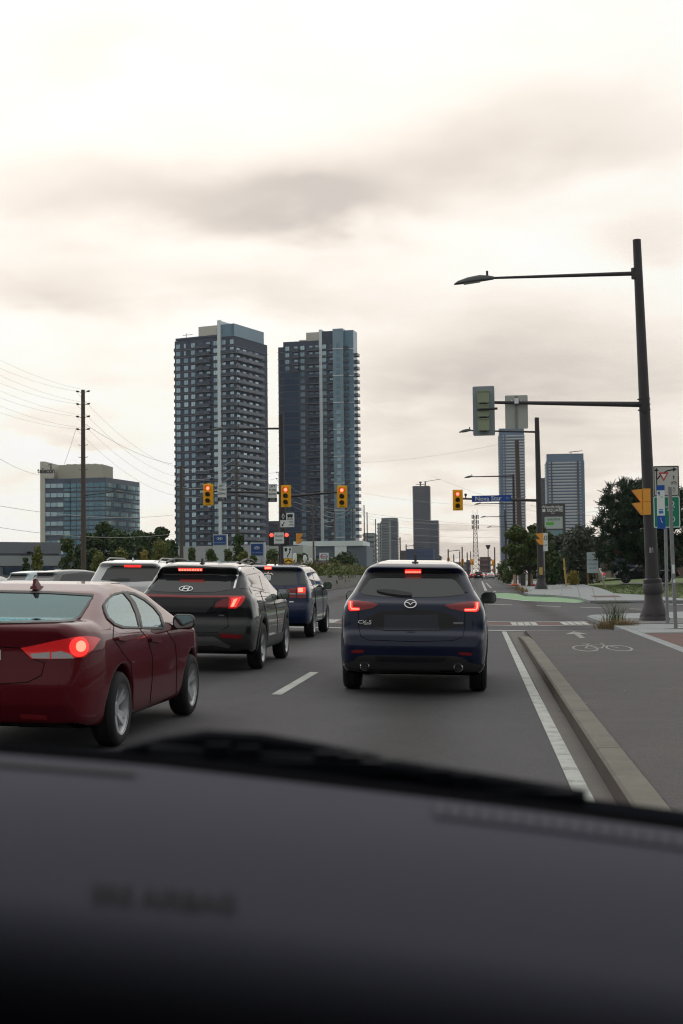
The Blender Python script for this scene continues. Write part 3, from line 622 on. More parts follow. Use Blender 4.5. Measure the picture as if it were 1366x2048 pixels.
far_tower('wrapped_block', 'blue-wrapped construction block below the dark slab tower', 812, 868, 1098, 1150, 30, 3.2, mat('blue_wrap', (.03, .06, .17), .8), mat('blue_wrap_band', (.05, .075, .19), .8), 0, cat='building', ob=.2)
far_tower('brown_block', 'small purple-brown block right of the slab tower', 800, 814, 1101, 1200, 20, 3.2, FD, mat('plum_band', (.13, .085, .10), .8), cat='building', ob=.3)
far_tower('brick_block', 'red-brown low building right of the lattice mast, far down the road', 958, 983, 1114, 900, 30, 3.4, mat('brick_wall', (.13, .065, .055), .85), mat('brick_band', (.20, .12, .10), .85), cat='building', ob=.3)
far_tower('orange_front_shop', 'small shopfront with orange glow colour right of the red-brown building', 985, 991, 1122, 800, 14, 3.5, mat('orange_front', (.45, .22, .06), .8), mat('orange_band', (.35, .2, .1), .8), cat='shop')
far_tower('white_kiosk', 'small white boxy building far off, just left of the roadside tree', 993, 1001, 1126, 600, 8, 4, FP, FP, cat='building', ob=.2)
far_tower('low_block', 'dark low block glimpsed in the gap between the paired towers', 534, 560, 1042, 800, 20, 3.2, FD, FDK, cat='building', ob=.3)
far_tower('plum_hoarding', 'purple-grey boxy building below the lattice mast', 931, 942, 1120, 700, 14, 3.5, mat('plum_wall', (.16, .10, .13), .85), FD, cat='building', ob=.2)
for k, (a_, b_, c_, D_) in enumerate(((868, 884, 1112, 1400), (884, 905, 1122, 1250), (900, 934, 1124, 1500))): far_tower('far_low_building', ['low dark building right of the blue-wrapped block', 'low grey building behind the navy crossover roof, right side', 'long low building beneath the wires, left of the lattice mast'][k], a_, b_, c_, D_, 20, 3.5, [FDK, FD, FP][k], FG, cat='building', ob=.3)
# ---- low buildings near
a = at(-70, 1150, 175); b3 = thing('warehouse', 'long low grey warehouse with pale band at the left edge', 'warehouse', (a.x, a.y, 0), R(50))
zt3 = at(0, 1083, 175).z; mb = MB(); mb.box((7, 12, zt3/2), (14, 24, zt3)); mb.build('wall', mat('grey_metal_wall', (.18, .20, .22), .6, nscale=.4, namt=.1, stretch=(6, 6, .1)), b3)
for nm, z, h_, m_ in (('fascia', zt3-.7, 1.5, mat('fascia_grey', (.17, .19, .215), .6)), ('pale_band', zt3-2.4, 1.3, mat('pale_metal', (.30, .34, .345), .6)), ('base_band', 1.2, 1.0, mat('sand_base', (.30, .26, .18), .85))): mb = MB(); mb.box((7, -.12, z), (14.3, .3, h_)); mb.box((14.1, 12, z), (.3, 24.2, h_)); mb.build(nm, m_, b3)
mb = MB(); mb.tube([(9, -.3, zt3-1.3), (9, -.9, zt3-1.3)], .15, 6); mb.box((9, -1.0, zt3-1.4), (.5, .5, .3)); mb.build('wall_lamp', BLACKP, b3)
for k in range(3): mb = MB(); mb.box((2.5+4.5*k, -.18, 2.6), (3, .12, .9)); mb.build('window', WIN_DK, b3)
a = at(352, 1150, 300); zt4 = at(500, 1091, 300).z; b4 = thing('dealership', 'long white dealership showroom behind the saplings, centre left', 'showroom', (a.x, a.y, 0), 0); Wd = (612-352)*300/F
mb = MB(); mb.box((Wd/2, 12, zt4/2), (Wd, 24, zt4)); mb.build('wall', mat('showroom_wall', (.42, .45, .44), .6), b4)
for k in range(9): mb = MB(); mb.box((Wd*(k+.5)/9, -.1, 1.9), (Wd/9-.5, .2, 3.0)); mb.build('window', WIN_DK, b4)
a = at(590, 1150, 330); zt5 = at(600, 1083, 330).z; b5 = thing('podium', 'white-topped grey podium building at the foot of the right dark tower', 'building', (a.x, a.y, 0), 0); Wp = (735-590)*330/F; zs5 = at(600, 1093, 330).z
mb = MB(); mb.box((Wp/2, 10, zs5/2), (Wp, 20, zs5)); mb.build('wall', mat('slate_wall', (.12, .15, .19), .7), b5); mb = MB(); mb.box((Wp*.47, 9.8, (zt5+zs5)/2), (Wp*.94+.5, 20.8, zt5-zs5)); mb.build('fascia', WALL_W, b5)
xw = (672-590)*330/F; mb = MB(); mb.box((xw+1.3, -.25, zs5/2+.3), ((696-672)*330/F, .5, zs5)); mb.build('white_bay', WALL_W, b5); mb = MB(); mb.box(((643-590)*330/F, -.1, zs5-2.6), (2.2, .2, .8)); mb.build('window', WIN_DK, b5)
# plaza shops behind the pine
a = at(1140, 1150, 165); b6 = thing('plaza_shops', 'low beige plaza shops with red awnings seen under the pine branches', 'shops', (a.x, a.y, .9), 0); Ws = 26.0
mb = MB(); mb.box((Ws/2, 8, 2.2), (Ws, 16, 4.4)); mb.build('wall', mat('beige_shop_wall', (.21, .165, .14), .85, nscale=.6), b6); mb = MB(); mb.box((Ws/2, -.3, 4.3), (Ws+.6, 1.4, .8)); mb.build('fascia', mat('taupe_fascia', (.15, .125, .115), .8), b6)
for k in range(6): mb = MB(); mb.box((2+k*4.3, -.08, 1.5), (2.8, .16, 2.4)); mb.build('shop_window', WIN_DK, b6)
for k in (0, 1, 3): mb = MB(); mb.box((2+k*4.3, -.6, 3.1), (2.6, .9, .55)); mb.build('awning', RED_S, b6)
for k in range(7): mb = MB(); mb.box((k*4.3, -.5, 1.9), (.5, .5, 3.8)); mb.build('column', mat('shop_column', (.25, .21, .17), .85), b6)
# ================================================================== vehicles
def poly_sdf(P, X, Y):
    P = np.asarray(P, float); d = np.full(X.shape, 1e9); s = np.ones(X.shape); n = len(P)
    for i in range(n):
        a = P[i]; b = P[i-1]; e = b-a; wx = X-a[0]; wy = Y-a[1]
        t = np.clip((wx*e[0]+wy*e[1])/(e@e), 0, 1); dx = wx-e[0]*t; dy = wy-e[1]*t
        d = np.minimum(d, dx*dx+dy*dy)
        c1 = Y >= a[1]; c2 = Y < b[1]; c3 = e[0]*wy > e[1]*wx
        s = np.where((c1 & c2 & c3) | (~c1 & ~c2 & ~c3), -s, s)
    return s*np.sqrt(d)
def smax(a, b, k):
    h = np.maximum(k-np.abs(a-b), 0)/k; return np.maximum(a, b)+h*h*k*.25
def surfnet(D, o, h):
    S = D < 0; nx, ny, nz = D.shape
    cnt = np.zeros((nx-1, ny-1, nz-1), np.int8)
    offs = [(i, j, k) for i in (0, 1) for j in (0, 1) for k in (0, 1)]
    for i, j, k in offs: cnt += S[i:nx-1+i, j:ny-1+j, k:nz-1+k]
    mask = (cnt > 0) & (cnt < 8); I = np.argwhere(mask); idx = np.full(mask.shape, -1, np.int64); idx[mask] = np.arange(len(I))
    val = {f: D[I[:, 0]+f[0], I[:, 1]+f[1], I[:, 2]+f[2]] for f in offs}
    acc = np.zeros((len(I), 3)); num = np.zeros(len(I))
    for a in offs:
        for ax in range(3):
            if a[ax]: continue
            b = list(a); b[ax] = 1; b = tuple(b); va, vb = val[a], val[b]; c = (va < 0) != (vb < 0)
            t = np.where(c, va/np.where(c, va-vb, 1), 0)
            p = np.tile(np.array(a, float), (len(I), 1)); p[:, ax] += t
            acc += p*c[:, None]; num += c
    V = (I+acc/num[:, None])*h+np.array(o)
    Q = []
    for ax in range(3):
        sl0 = [slice(None)]*3; sl1 = [slice(None)]*3; sl0[ax] = slice(0, -1); sl1[ax] = slice(1, None)
        A = S[tuple(sl0)]; B = S[tuple(sl1)]; E = np.argwhere(A != B); fl = A[A != B]
        u, v = [(1, 2), (2, 0), (0, 1)][ax]
        ok = (E[:, u] > 0) & (E[:, v] > 0) & (E[:, u] < D.shape[u]-1) & (E[:, v] < D.shape[v]-1); E = E[ok]; fl = fl[ok]
        def g(du, dv):
            q = E.copy(); q[:, u] += du; q[:, v] += dv; return idx[q[:, 0], q[:, 1], q[:, 2]]
        q = np.stack([g(-1, -1), g(0, -1), g(0, 0), g(-1, 0)], 1); q[~fl] = q[~fl][:, ::-1]; Q.append(q)
    Q = np.concatenate(Q)
    for _ in range(2):
        acc = np.zeros_like(V); num = np.zeros(len(V))
        for k in range(4):
            a, b = Q[:, k], Q[:, (k+1) % 4]
            np.add.at(acc, a, V[b]); np.add.at(num, a, 1); np.add.at(acc, b, V[a]); np.add.at(num, b, 1)
        V = V*.5+.5*acc/np.maximum(num, 1)[:, None]
    return V, Q
def car_shell(prof, wz, ins, wheels, k=.09, vox=.022, arch=.06, extra=None):
    P = np.array(prof); ym, yM = P[:, 0].min()-.08, P[:, 0].max()+.08; zm, zM = P[:, 1].min()-.08, P[:, 1].max()+.08
    wm = max(a[1] for a in wz)+.1
    xs = np.arange(-wm, wm+vox, vox); xs -= (xs[0]+xs[-1])/2; ys = np.arange(ym, yM, vox); zs = np.arange(zm, zM, vox)
    Yg, Zg = np.meshgrid(ys, zs, indexing='ij'); dp = poly_sdf(P, Yg, Zg)
    wz = np.array(wz); ins = np.array(ins); zf = np.arange(zm-.2, zM+.2, .005); wf = np.interp(zf, wz[:, 0], wz[:, 1]); wf = np.convolve(np.pad(wf, 8, 'edge'), np.ones(17)/17, 'valid')
    yf = np.arange(ym-.3, yM+.3, .01); nf = np.interp(yf, ins[:, 0], ins[:, 1]); nf = np.convolve(np.pad(nf, 7, 'edge'), np.ones(15)/15, 'valid')
    W = np.interp(zs, zf, wf)[None, :]-np.interp(ys, yf, nf)[:, None]
    ax = np.abs(xs)[:, None, None]; D = smax((ax-W[None])*.92, np.broadcast_to(dp[None], (len(xs),)+dp.shape), k)
    for (wy, wzc, r) in wheels:
        dc = np.maximum((np.hypot(Yg-wy, Zg-wzc)-(r+arch))[None], (wm-.36)-ax); D = smax(D, -dc, .02)
    if extra is not None: D = extra(D, xs[:, None, None], ys[None, :, None], zs[None, None, :])
    V, Q = surfnet(D.astype(np.float32), (xs[0], ys[0], zs[0]), vox); return V, Q
_wc = {}
def wheel(parent, x, y, r, wd, rimm, n=5, rim=None, style=0):
    side = 1 if x > 0 else -1; key = (round(r, 3), wd, rimm.name, n, style)
    if key not in _wc:
        rr = rim or r*.68; a = MB()
        a.lathe([(rr*.98, -wd/2+.01), (rr+.02, -wd/2), (r-.035, -wd/2), (r-.008, -wd/2+.025), (r, -wd/2+.06), (r, -.05), (r-.008, -.045), (r-.008, -.035), (r, -.03), (r, .03), (r-.008, .035), (r-.008, .045), (r, .05), (r, wd/2-.06), (r-.008, wd/2-.025), (r-.035, wd/2), (rr+.02, wd/2), (rr*.98, wd/2-.01)], axis='x', n=36)
        b = MB(); b.lathe([(rr*.99, -wd/2+.02), (rr*.9, -.02), (rr*.92, wd/2-.05), (rr*.99, wd/2-.012), (rr*1.02, wd/2-.004), (rr*1.02, wd/2-.02)], axis='x', n=36)
        b.lathe([(.001, wd/2-.05), (.055, wd/2-.05), (.07, wd/2-.07), (.075, .0)], axis='x', n=18)
        for i in range(n):
            t = 2*math.pi*i/n+.3
            for sgn in ((-1, 1) if style else (0,)):
                c, s_ = math.cos(t+sgn*.17), math.sin(t+sgn*.17); c0, s0 = math.cos(t+sgn*.05), math.sin(t+sgn*.05); hw = .022 if style else .042
                p0 = Vector((wd/2-.06, c0*.05, s0*.05)); p1 = Vector((wd/2-.028, c*rr*.97, s_*rr*.97)); nrm = Vector((0, -s_, c))*hw; dp = Vector((-.035, 0, 0))
                q = [p0-nrm*1.15, p0+nrm*1.15, p1+nrm, p1-nrm]; q = q+[v+dp for v in q]
                b.add(q, [(0, 1, 2, 3), (7, 6, 5, 4), (0, 4, 5, 1), (1, 5, 6, 2), (2, 6, 7, 3), (3, 7, 4, 0)])
        d = MB(); d.lathe([(.001, wd/2-.11), (rr*.9, wd/2-.11), (rr*.9, wd/2-.13)], axis='x', n=24)
        _wc[key] = (a.mesh('tyre', RUBBER, True, R(50)), b.mesh('rim', rimm, True, R(30)), d.mesh('brake_disc', BLACKM))
    wobj = bpy.data.objects.new('wheel', None); COL.objects.link(wobj); wobj.parent = parent; wobj.location = (x, y, r); wobj.rotation_euler = (.4*y, 0, 0 if side > 0 else math.pi); wobj.empty_display_size = .1
    for nm, me in zip(('tyre', 'rim', 'brake_disc'), _wc[key]): link(nm, me, wobj)
    return wobj
class Car:
    def __init__(s, name, label, cat, X, Y, rz, prof, wz, ins, wheels, paint, group=None, k=.09, vox=.022, extra=None, z=None, tilt=True, trackw=.80, wheelw=.22, rim=ALLOY, spokes=5, style=0, arch=.06):
        s.root = thing(name, label, cat, (X, Y, gz(X, Y+2) if z is None else z), rz, group)
        if tilt and X > -9: s.root.rotation_euler = (0, math.atan(CAMB), rz)
        s.m = Matrix.Translation(s.root.location) @ s.root.rotation_euler.to_matrix().to_4x4(); s.mi = s.m.inverted()
        s.V, s.Q = car_shell(prof, wz, ins, wheels, k, vox, arch, extra); s.paint = paint
        s.me = arrmesh('body', s.V, s.Q, [paint, BLACKM], True)
        s.bvh = BVHTree.FromPolygons(s.V.tolist(), s.Q.tolist()); vn = np.zeros(len(s.V)*3, np.float32); s.me.vertices.foreach_get('normal', vn); s.VN = vn.reshape(-1, 3)
        fc = s.V[s.Q].mean(1); nz_ = np.zeros(len(s.Q)*3, np.float32); s.me.polygons.foreach_get('normal', nz_); nz_ = nz_.reshape(-1, 3); mi = (nz_[:, 2] < -.8) & (fc[:, 2] < .6)
        for (wy, wzc, r) in wheels: mi |= (np.hypot(fc[:, 1]-wy, fc[:, 2]-wzc) < r+arch+.012) & (np.abs(fc[:, 0]) < trackw-.0) & (np.abs(nz_[:, 0]) < .97)
        s.me.polygons.foreach_set('material_index', mi.astype(np.int32)); s.body = link('body', s.me, s.root); s.fc = fc; s.cutmask = np.zeros(len(s.Q), bool)
        for (wy, wzc, r) in wheels:
            for sg in (-1, 1): wheel(s.root, sg*trackw, wy, r, wheelw, rim, spokes, style=style)
    def _ray(s, p, mode):
        if mode == 'pix': return s.mi @ Vector(EYE), (s.mi.to_3x3() @ Vector(ray(*p))).normalized()
        if mode == 'side': return Vector((3, p[0], p[1])), Vector((-1, 0, 0))
        if mode == 'rear': return Vector((p[0], -3, p[1])), Vector((0, 1, 0))
        if mode == 'front': return Vector((p[0], 9, p[1])), Vector((0, -1, 0))
        return Vector((p[0], p[1], 5)), Vector((0, 0, -1))
    def decal(s, name, pts, m, mode='pix', off=.004, step=None, mirror=False, parent=None, cut=False, body_normal=True, label=None, both=True):
        step = step or {'pix': 5.0}.get(mode, .05); pts = [Vector((p[0], p[1])) for p in pts]; bd = []
        for i in range(len(pts)):
            a, b = pts[i], pts[(i+1) % len(pts)]; n = max(1, int(round((b-a).length/step))); bd += [a.lerp(b, q/n) for q in range(n)]
        pl = [(p.x, p.y) for p in bd]; x0, x1 = min(p[0] for p in pl), max(p[0] for p in pl); y0, y1 = min(p[1] for p in pl), max(p[1] for p in pl); ins = []
        yy = y0+step*.5; row = 0
        while yy < y1:
            xx = x0+step*(.5 if row % 2 else .25)
            while xx < x1:
                if inside((xx, yy), pl) and min((Vector((xx, yy))-b).length for b in bd) > step*.35: ins.append(Vector((xx, yy)))
                xx += step
            yy += step*.87; row += 1
        n = len(bd); vv, ee, ff, *_ = delaunay_2d_cdt(bd+ins, [(i, (i+1) % n) for i in range(n)], [], 1, 1e-6)
        hits = []; ts = []
        for p in vv:
            o, d = s._ray((p.x, p.y), mode); h = s.bvh.ray_cast(o, d); hits.append((o, d, h))
            if h[0] is not None: ts.append(h[3])
        tm = float(np.median(ts)) if ts else (20 if mode == 'pix' else 2)
        P = []; NN = []
        for o, d, h in hits:
            if h[0] is None or abs(h[3]-tm) > 1.6: h = s.bvh.find_nearest(o+d*tm)
            loc, nor, fi, _ = h; q = s.Q[fi]; wts = np.array([1/(1e-4+(Vector(s.V[i].tolist())-loc).length) for i in q]); nn = Vector((s.VN[q]*wts[:, None]).sum(0).tolist()).normalized()
            P.append(loc+nn*off); NN.append(nn)
        faces = [tuple(f) for f in ff]
        if faces:
            a, b, c = (P[faces[0][i]] for i in range(3)); tot = sum(((P[f[1]]-P[f[0]]).cross(P[f[2]]-P[f[0]])).dot(NN[f[0]]) for f in faces)
            if tot < 0: faces = [f[::-1] for f in faces]
        cnt = {}
        for f in faces:
            for i in range(len(f)): cnt[(f[i], f[(i+1) % len(f)])] = 1
        be = [e for e in cnt if (e[1], e[0]) not in cnt]; mp = {}; P2 = list(P); N2 = list(NN)
        for a, b in be:
            for q in (a, b):
                if q not in mp: mp[q] = len(P2); P2.append(P[q]-NN[q]*(off+.012)); N2.append(NN[q])
        sk = [(b, a, mp[a], mp[b]) for a, b in be]
        def mk(sx):
            me = bpy.data.meshes.new(name); fs = faces+sk
            me.from_pydata([(p.x*sx, p.y, p.z) for p in P2], [], fs if sx > 0 else [f[::-1] for f in fs]); me.materials.append(m); me.polygons.foreach_set('use_smooth', [i < len(faces) for i in range(len(fs))]); me.update()
            me.validate()
            if body_normal: me.normals_split_custom_set_from_vertices([(q.x*sx, q.y, q.z) for q in N2])
            o = link(name, me, parent or s.root)
            if label: o['label'] = label
            return o
        out = [mk(1)] if both else []
        if mirror: out.append(mk(-1))
        if cut:
            nz_ = s.VN[s.Q].mean(1)
            inv = s.m.inverted()
            for i in np.nonzero((s.fc[:, 2] > .85))[0]:
                for sx in ((1, -1) if mirror else (1,)):
                    c = Vector((s.fc[i, 0]*sx, s.fc[i, 1], s.fc[i, 2]))
                    if mode == 'pix':
                        cw = s.m @ c; d = Vector((nz_[i, 0]*sx, nz_[i, 1], nz_[i, 2])); eye = s.mi @ Vector(EYE)
                        if (eye-c).dot(d) < 0: continue
                        q = pix(cw)
                    elif mode == 'side':
                        if c.x < .3: continue
                        q = (c.y, c.z)
                    elif mode == 'front':
                        if c.y < 2 or nz_[i, 1] < .15: continue
                        q = (c.x, c.z)
                    if inside(q, pl): s.cutmask[i] = True
        return out
    def apply_cut(s):
        keep = ~s.cutmask; me = arrmesh('body', s.V, s.Q[keep], [s.paint, BLACKM], True); mi = np.zeros(len(s.Q), np.int32); s.me.polygons.foreach_get('material_index', mi)
        me.polygons.foreach_set('material_index', mi[keep]); s.body.data = me
    def patch(s, name, pts, m, mode='pix', **k): return s.decal(name, pts, m, mode, **k)
    def mirrors(s, y, z, w=.24, h=.17, m=None, glass=TGLASS, x=None, d=.12):
        for sg in (-1, 1):
            b = MB(); pr = []
            for (yy, sc) in ((0, .93), (.02, 1.0), (.06, .97), (d, .62), (d+.03, .3)): pr.append([(sg*(x+w/2)+sg*px*sc, yy, z+pz*sc) for px, pz in rrect(w, h, h*.38)])
            n = len(pr[0]); vs = [q for r in pr for q in r]; b.add(vs, [(i*n+k, i*n+(k+1) % n, (i+1)*n+(k+1) % n, (i+1)*n+k) for i in range(4) for k in range(n)]+[tuple(4*n+k for k in range(n))])
            b.box((sg*(x-.02), .05, z-h*.38), (.12, .07, .05)); o = b.build('wing_mirror', m or s.paint, s.root, loc=(0, y, 0), smooth=True)
            g = MB(); g.prism([(sg*(x+w/2)+sg*px*.88, z+pz*.86) for px, pz in rrect(w, h, h*.36)], .012, .03); g.build('mirror_glass', MGLASS, o)
MGLASS = mat('mirror_glass', (.5, .55, .56), .05, metal=1)
def Z(sc, ox, oy): return lambda *pts: [(ox+x/sc, oy+y/sc) for x, y in pts]
def txt_on(car, s_, size, m, px, py, off=.012, sx=1.0, yaw=0.0, bold=0.0, name='badge'):
    o, d = car._ray((px, py), 'pix'); h = car.bvh.ray_cast(o, d)
    if h[0] is None: return
    ob = link(name, text_mesh(s_, size, m, .003, bold, sx), car.root); ob.location = h[0]+h[1]*off
    n = h[1]; ob.rotation_euler = (-math.asin(max(-1, min(1, n.z)))*.9, 0, math.atan2(n.x, -n.y)+yaw); return ob
def stick_mesh(car, name, mb, m, px, py, off=.01):
    o, d = car._ray((px, py), 'pix'); h = car.bvh.ray_cast(o, d); n = h[1]
    ob = mb.build(name, m, car.root, smooth=False); ob.location = h[0]+n*off; ob.rotation_euler = (-math.asin(max(-1, min(1, n.z)))*.9, 0, math.atan2(n.x, -n.y)); return ob
def fin(car, y, m, zr, s=1.0, name='roof_antenna'):
    b = MB(); b.prism([(-.11*s, 0), (.11*s, 0), (.05*s, .035*s), (-.045*s, .085*s), (-.075*s, .085*s)], -.013, .013, plane='yz')
    b.prism([(-.12*s, -.02), (.12*s, -.02), (.10*s, .008), (-.10*s, .008)], -.035*s, .035*s, plane='yz'); return b.build(name, m, car.root, loc=(0, y, zr))
def rails(car, y0, y1, x, zf, m, dip=.05):
    for sg in (-1, 1):
        b = MB(); pts = []
        for i in range(13):
            t = i/12; y = y0+(y1-y0)*t; e = min(t, 1-t)*8; pts.append((sg*x*(1-.03*t), y, zf(y)+min(1, e)*dip))
        b.tube(pts, .018, 6); b.build('roof_rail', m, car.root, smooth=True)

NAVY = mat('navy_car_paint', (.004, .009, .036), .4, coat=1.0, spec=.2)
GREYC = mat('charcoal_car_paint', (.011, .012, .0145), .4, coat=1.0, spec=.2)
BLUEC = mat('blue_car_paint', (.005, .017, .060), .4, coat=1.0, spec=.2)
MAROON = mat('maroon_car_paint', (.105, .004, .010), .4, coat=.75, spec=.1)
WHITEC = mat('white_car_paint', (.62, .63, .64), .25, coat=1.0)
CLAD = mat('grey_cladding', (.028, .028, .030), .65)
SILVERT = mat('silver_trim', (.22, .22, .23), .4, metal=.6)
PLATE = mat('blank_plate', (.030, .032, .048), .5)
GAP = mat('panel_gap', (.002, .002, .003), .9, spec=.1)

# ---------------------------------------------------------------- navy crossover straight ahead
cx5p = [(.3, .24), (.10, .30), (.03, .45), (.0, .60), (.03, .74), (.10, .80), (.11, .95), (.13, 1.12), (.20, 1.17), (.52, 1.50), (.44, 1.575), (.56, 1.625), (1.0, 1.66), (1.5, 1.68), (2.1, 1.655), (2.6, 1.56), (3.35, 1.14), (3.9, 1.06), (4.35, .94), (4.5, .76), (4.55, .55), (4.5, .3), (4.3, .22), (.6, .22)]
cx5w = [(.2, .84), (.35, .90), (.55, .918), (.75, .922), (.92, .92), (1.05, .905), (1.16, .855), (1.28, .765), (1.54, .632), (1.62, .56), (1.70, .43)]
cx5i = [(0, .11), (.08, .06), (.25, .02), (.5, .0), (3.8, 0), (4.2, .05), (4.5, .2)]
mz = Car('navy_crossover', 'shiny navy crossover with round winged badge, stopped straight ahead, nearest the kerb', 'car', -.855, 17.55, R(.3), cx5p, cx5w, cx5i, [(.97, .36, .36), (3.67, .36, .36)], NAVY, 'cars waiting at the red light', k=.10, trackw=.81, rim=ALLOY_D)
z3 = Z(3.903, 660, 1090)
mz.decal('rear_spoiler', z3((262, 285), (300, 232), (345, 205), (560, 196), (655, 192), (780, 194), (920, 205), (990, 235), (1035, 300), (1075, 368), (1052, 372), (985, 276), (925, 258), (655, 250), (400, 254), (312, 268), (240, 362), (224, 356)), BLACKP, off=.008)
mz.decal('rear_window', z3((235, 364), (308, 272), (345, 258), (500, 252), (655, 250), (830, 252), (930, 260), (982, 280), (1054, 370), (1038, 388), (900, 404), (640, 410), (390, 404), (255, 386)), TGLASS, off=.005)
mz.decal('brake_light', z3((585, 191), (712, 191), (712, 212), (585, 212)), RED_LIT, off=.02, step=6)
for k in range(8): mz.decal('brake_light_bulb', z3((590+k*15.2, 196), (600+k*15.2, 196), (600+k*15.2, 207), (590+k*15.2, 207)), RED_HOT, off=.026, step=9)
mz.decal('rear_wiper', z3((365, 361), (420, 356), (500, 360), (640, 386), (638, 405), (560, 402), (470, 392), (385, 374)), BLACKP, off=.03)
gap = [(222, 512), (224, 640), (240, 712), (300, 742), (640, 754), (965, 747), (1037, 716), (1052, 640), (1052, 512)]
mz.decal('hatch_gap', z3(*stroke(gap, 4.5)), GAP, off=.002, step=3)
tlL = z3((143, 433), (230, 437), (300, 446), (378, 463), (335, 492), (232, 512), (150, 519), (139, 472)); tlR = z3((1168, 440), (1095, 443), (1000, 455), (895, 470), (940, 497), (1050, 520), (1140, 525), (1170, 480))
for tl, lit in ((tlL, z3((150, 444), (178, 444), (176, 478), (188, 489), (231, 490), (231, 511), (160, 514), (148, 500))), (tlR, z3((1160, 452), (1128, 452), (1130, 486), (1116, 497), (1049, 497), (1049, 519), (1142, 522), (1158, 508)))):
    t = mz.decal('tail_light', tl, RED_DIM, off=.008)[0]; mz.decal('lit_strip', lit, RED_LIT, off=.016, parent=t, step=3)
    cxm = sum(p[0] for p in lit)/len(lit); lft = cxm < 828
    mz.decal('lit_core', z3(*stroke([(164, 449), (163, 486), (172, 500), (228, 501)], 9)) if lft else z3(*stroke([(1145, 457), (1146, 493), (1136, 507), (1052, 508)], 9)), RED_HOT, off=.02, parent=t, step=3)
mz.decal('plate_recess', z3((225, 632), (300, 560), (400, 520), (520, 508), (760, 508), (890, 520), (985, 566), (1048, 634), (960, 642), (850, 672), (420, 668), (310, 642)), BLACKP, off=.003)
mz.decal('rear_plate', z3((425, 546), (845, 546), (852, 668), (418, 668)), PLATE, off=.008)
for q in ([(165, 826), (200, 819), (268, 820), (255, 842), (172, 843)], [(1003, 838), (1060, 838), (1112, 845), (1106, 862), (1018, 857)]): mz.decal('reflector', z3(*q), RED_DIM, off=.008, step=3)
mz.decal('bumper_cladding', z3((98, 925), (180, 905), (215, 872), (275, 860), (960, 866), (1035, 878), (1085, 915), (1215, 950), (1210, 985), (1100, 990), (640, 1000), (240, 990), (100, 965)), CLAD, off=.006)
mz.decal('skid_panel', z3((350, 868), (915, 872), (890, 908), (640, 915), (370, 905)), mat('dark_skid', (.012, .012, .016), .5), off=.011)
for px, py in ((272, 945), (1001, 957)):
    b = MB(); b.lathe([(.055, .12), (.058, -.02), (.048, -.03), (.042, -.02), (.04, .12)], axis='y', n=22); b.lathe([(.041, .05), (.001, .05)], axis='y', n=22, mi=1)
    ob = b.build('exhaust_pipe', [CHROME, BLACKM], mz.root, smooth=True); p = mz.mi @ at(660+px/3.903, 1090+py/3.903, 17.62); ob.location = p
b = MB()
ring = circ(.078, n=28, rz=.063); rin = circ(.065, n=28, rz=.051)
b.add([(x, -.006, z) for x, z in ring]+[(x, -.006, z) for x, z in rin]+[(x, .012, z) for x, z in ring]+[(x, .012, z) for x, z in rin], [f for k in range(28) for f in ((k, (k+1) % 28, 28+(k+1) % 28, 28+k), (k, 56+k, 56+(k+1) % 28, (k+1) % 28), (28+k, 28+(k+1) % 28, 84+(k+1) % 28, 84+k))])
b.prism(stroke([(-.067, .018), (-.041, .018), (-.016, .006), (0, -.016), (.016, .006), (.041, .018), (.067, .018)], .012), -.008, .01)
stick_mesh(mz, 'winged_badge', b, CHROME, 660+628/3.903, 1090+463/3.903)
txt_on(mz, 'CX-5', .058, CHROME, 660+272/3.903, 1090+602/3.903, sx=1.35, bold=.012); txt_on(mz, 'AWD', .028, CHROME, 660+292/3.903, 1090+618/3.903, sx=1.2, bold=.012)
mz.decal('trim_badge', z3((963, 602), (1040, 602), (1040, 618), (963, 618)), SILVERT, off=.01, step=3)
mz.decal('side_window', [(1.0, 1.24), (1.25, 1.46), (1.7, 1.53), (2.1, 1.52), (2.55, 1.44), (3.0, 1.2), (2.9, 1.18), (1.3, 1.2)], TGLASS, 'side', off=.006, mirror=True)
mz.decal('door_gap', stroke([(1.55, 1.2), (1.5, .95), (1.28, .72), (1.35, .42), (2.3, .40)], .012), GAP, 'side', off=.002, mirror=True, step=.03)
mz.decal('windscreen', [(-.62, 1.22), (.62, 1.22), (.5, 1.52), (-.5, 1.52)], TGLASS, 'front', off=.006)
mz.mirrors(2.72, 1.17, .215, .165, BLACKP, x=.855)
fin(mz, .78, GREYC, 1.645, 1.15)
mz.decal('wheel_arch', [(.97+a*math.cos(t), .36+a*math.sin(t)) for a, ts in ((.50, [R(x) for x in range(-10, 191, 15)]), (.425, [R(x) for x in range(190, -11, -15)])) for t in ts], CLAD, 'side', off=.012, mirror=True)
# ---------------------------------------------------------------- maroon sedan
elp = [(.3, .22), (.10, .27), (.02, .42), (.0, .58), (.03, .72), (.05, .86), (.02, 1.03), (.10, 1.075), (.25, 1.075), (.52, 1.085), (1.18, 1.315), (1.45, 1.372), (1.8, 1.395), (2.2, 1.388), (2.6, 1.32), (3.25, 1.02), (3.8, .93), (4.25, .82), (4.45, .66), (4.53, .5), (4.5, .3), (4.3, .2), (.6, .19)]
elw = [(.15, .80), (.3, .855), (.5, .88), (.68, .886), (.84, .882), (.94, .872), (1.01, .835), (1.08, .775), (1.29, .625), (1.37, .55), (1.43, .44)]
eli = [(0, .20), (.06, .13), (.18, .07), (.4, .02), (.8, .0), (3.7, 0), (4.2, .08), (4.53, .3)]
el = Car('maroon_sedan', 'maroon sedan at lower left with its right brake light glowing', 'car', -3.97, 11.06, R(-1.3), elp, elw, eli, [(.94, .318, .318), (3.64, .318, .318)], MAROON, 'cars waiting at the red light', k=.085, trackw=.785, wheelw=.2, rim=ALLOY, spokes=5, style=1)
z1 = Z(3.2524, 0, 1080)
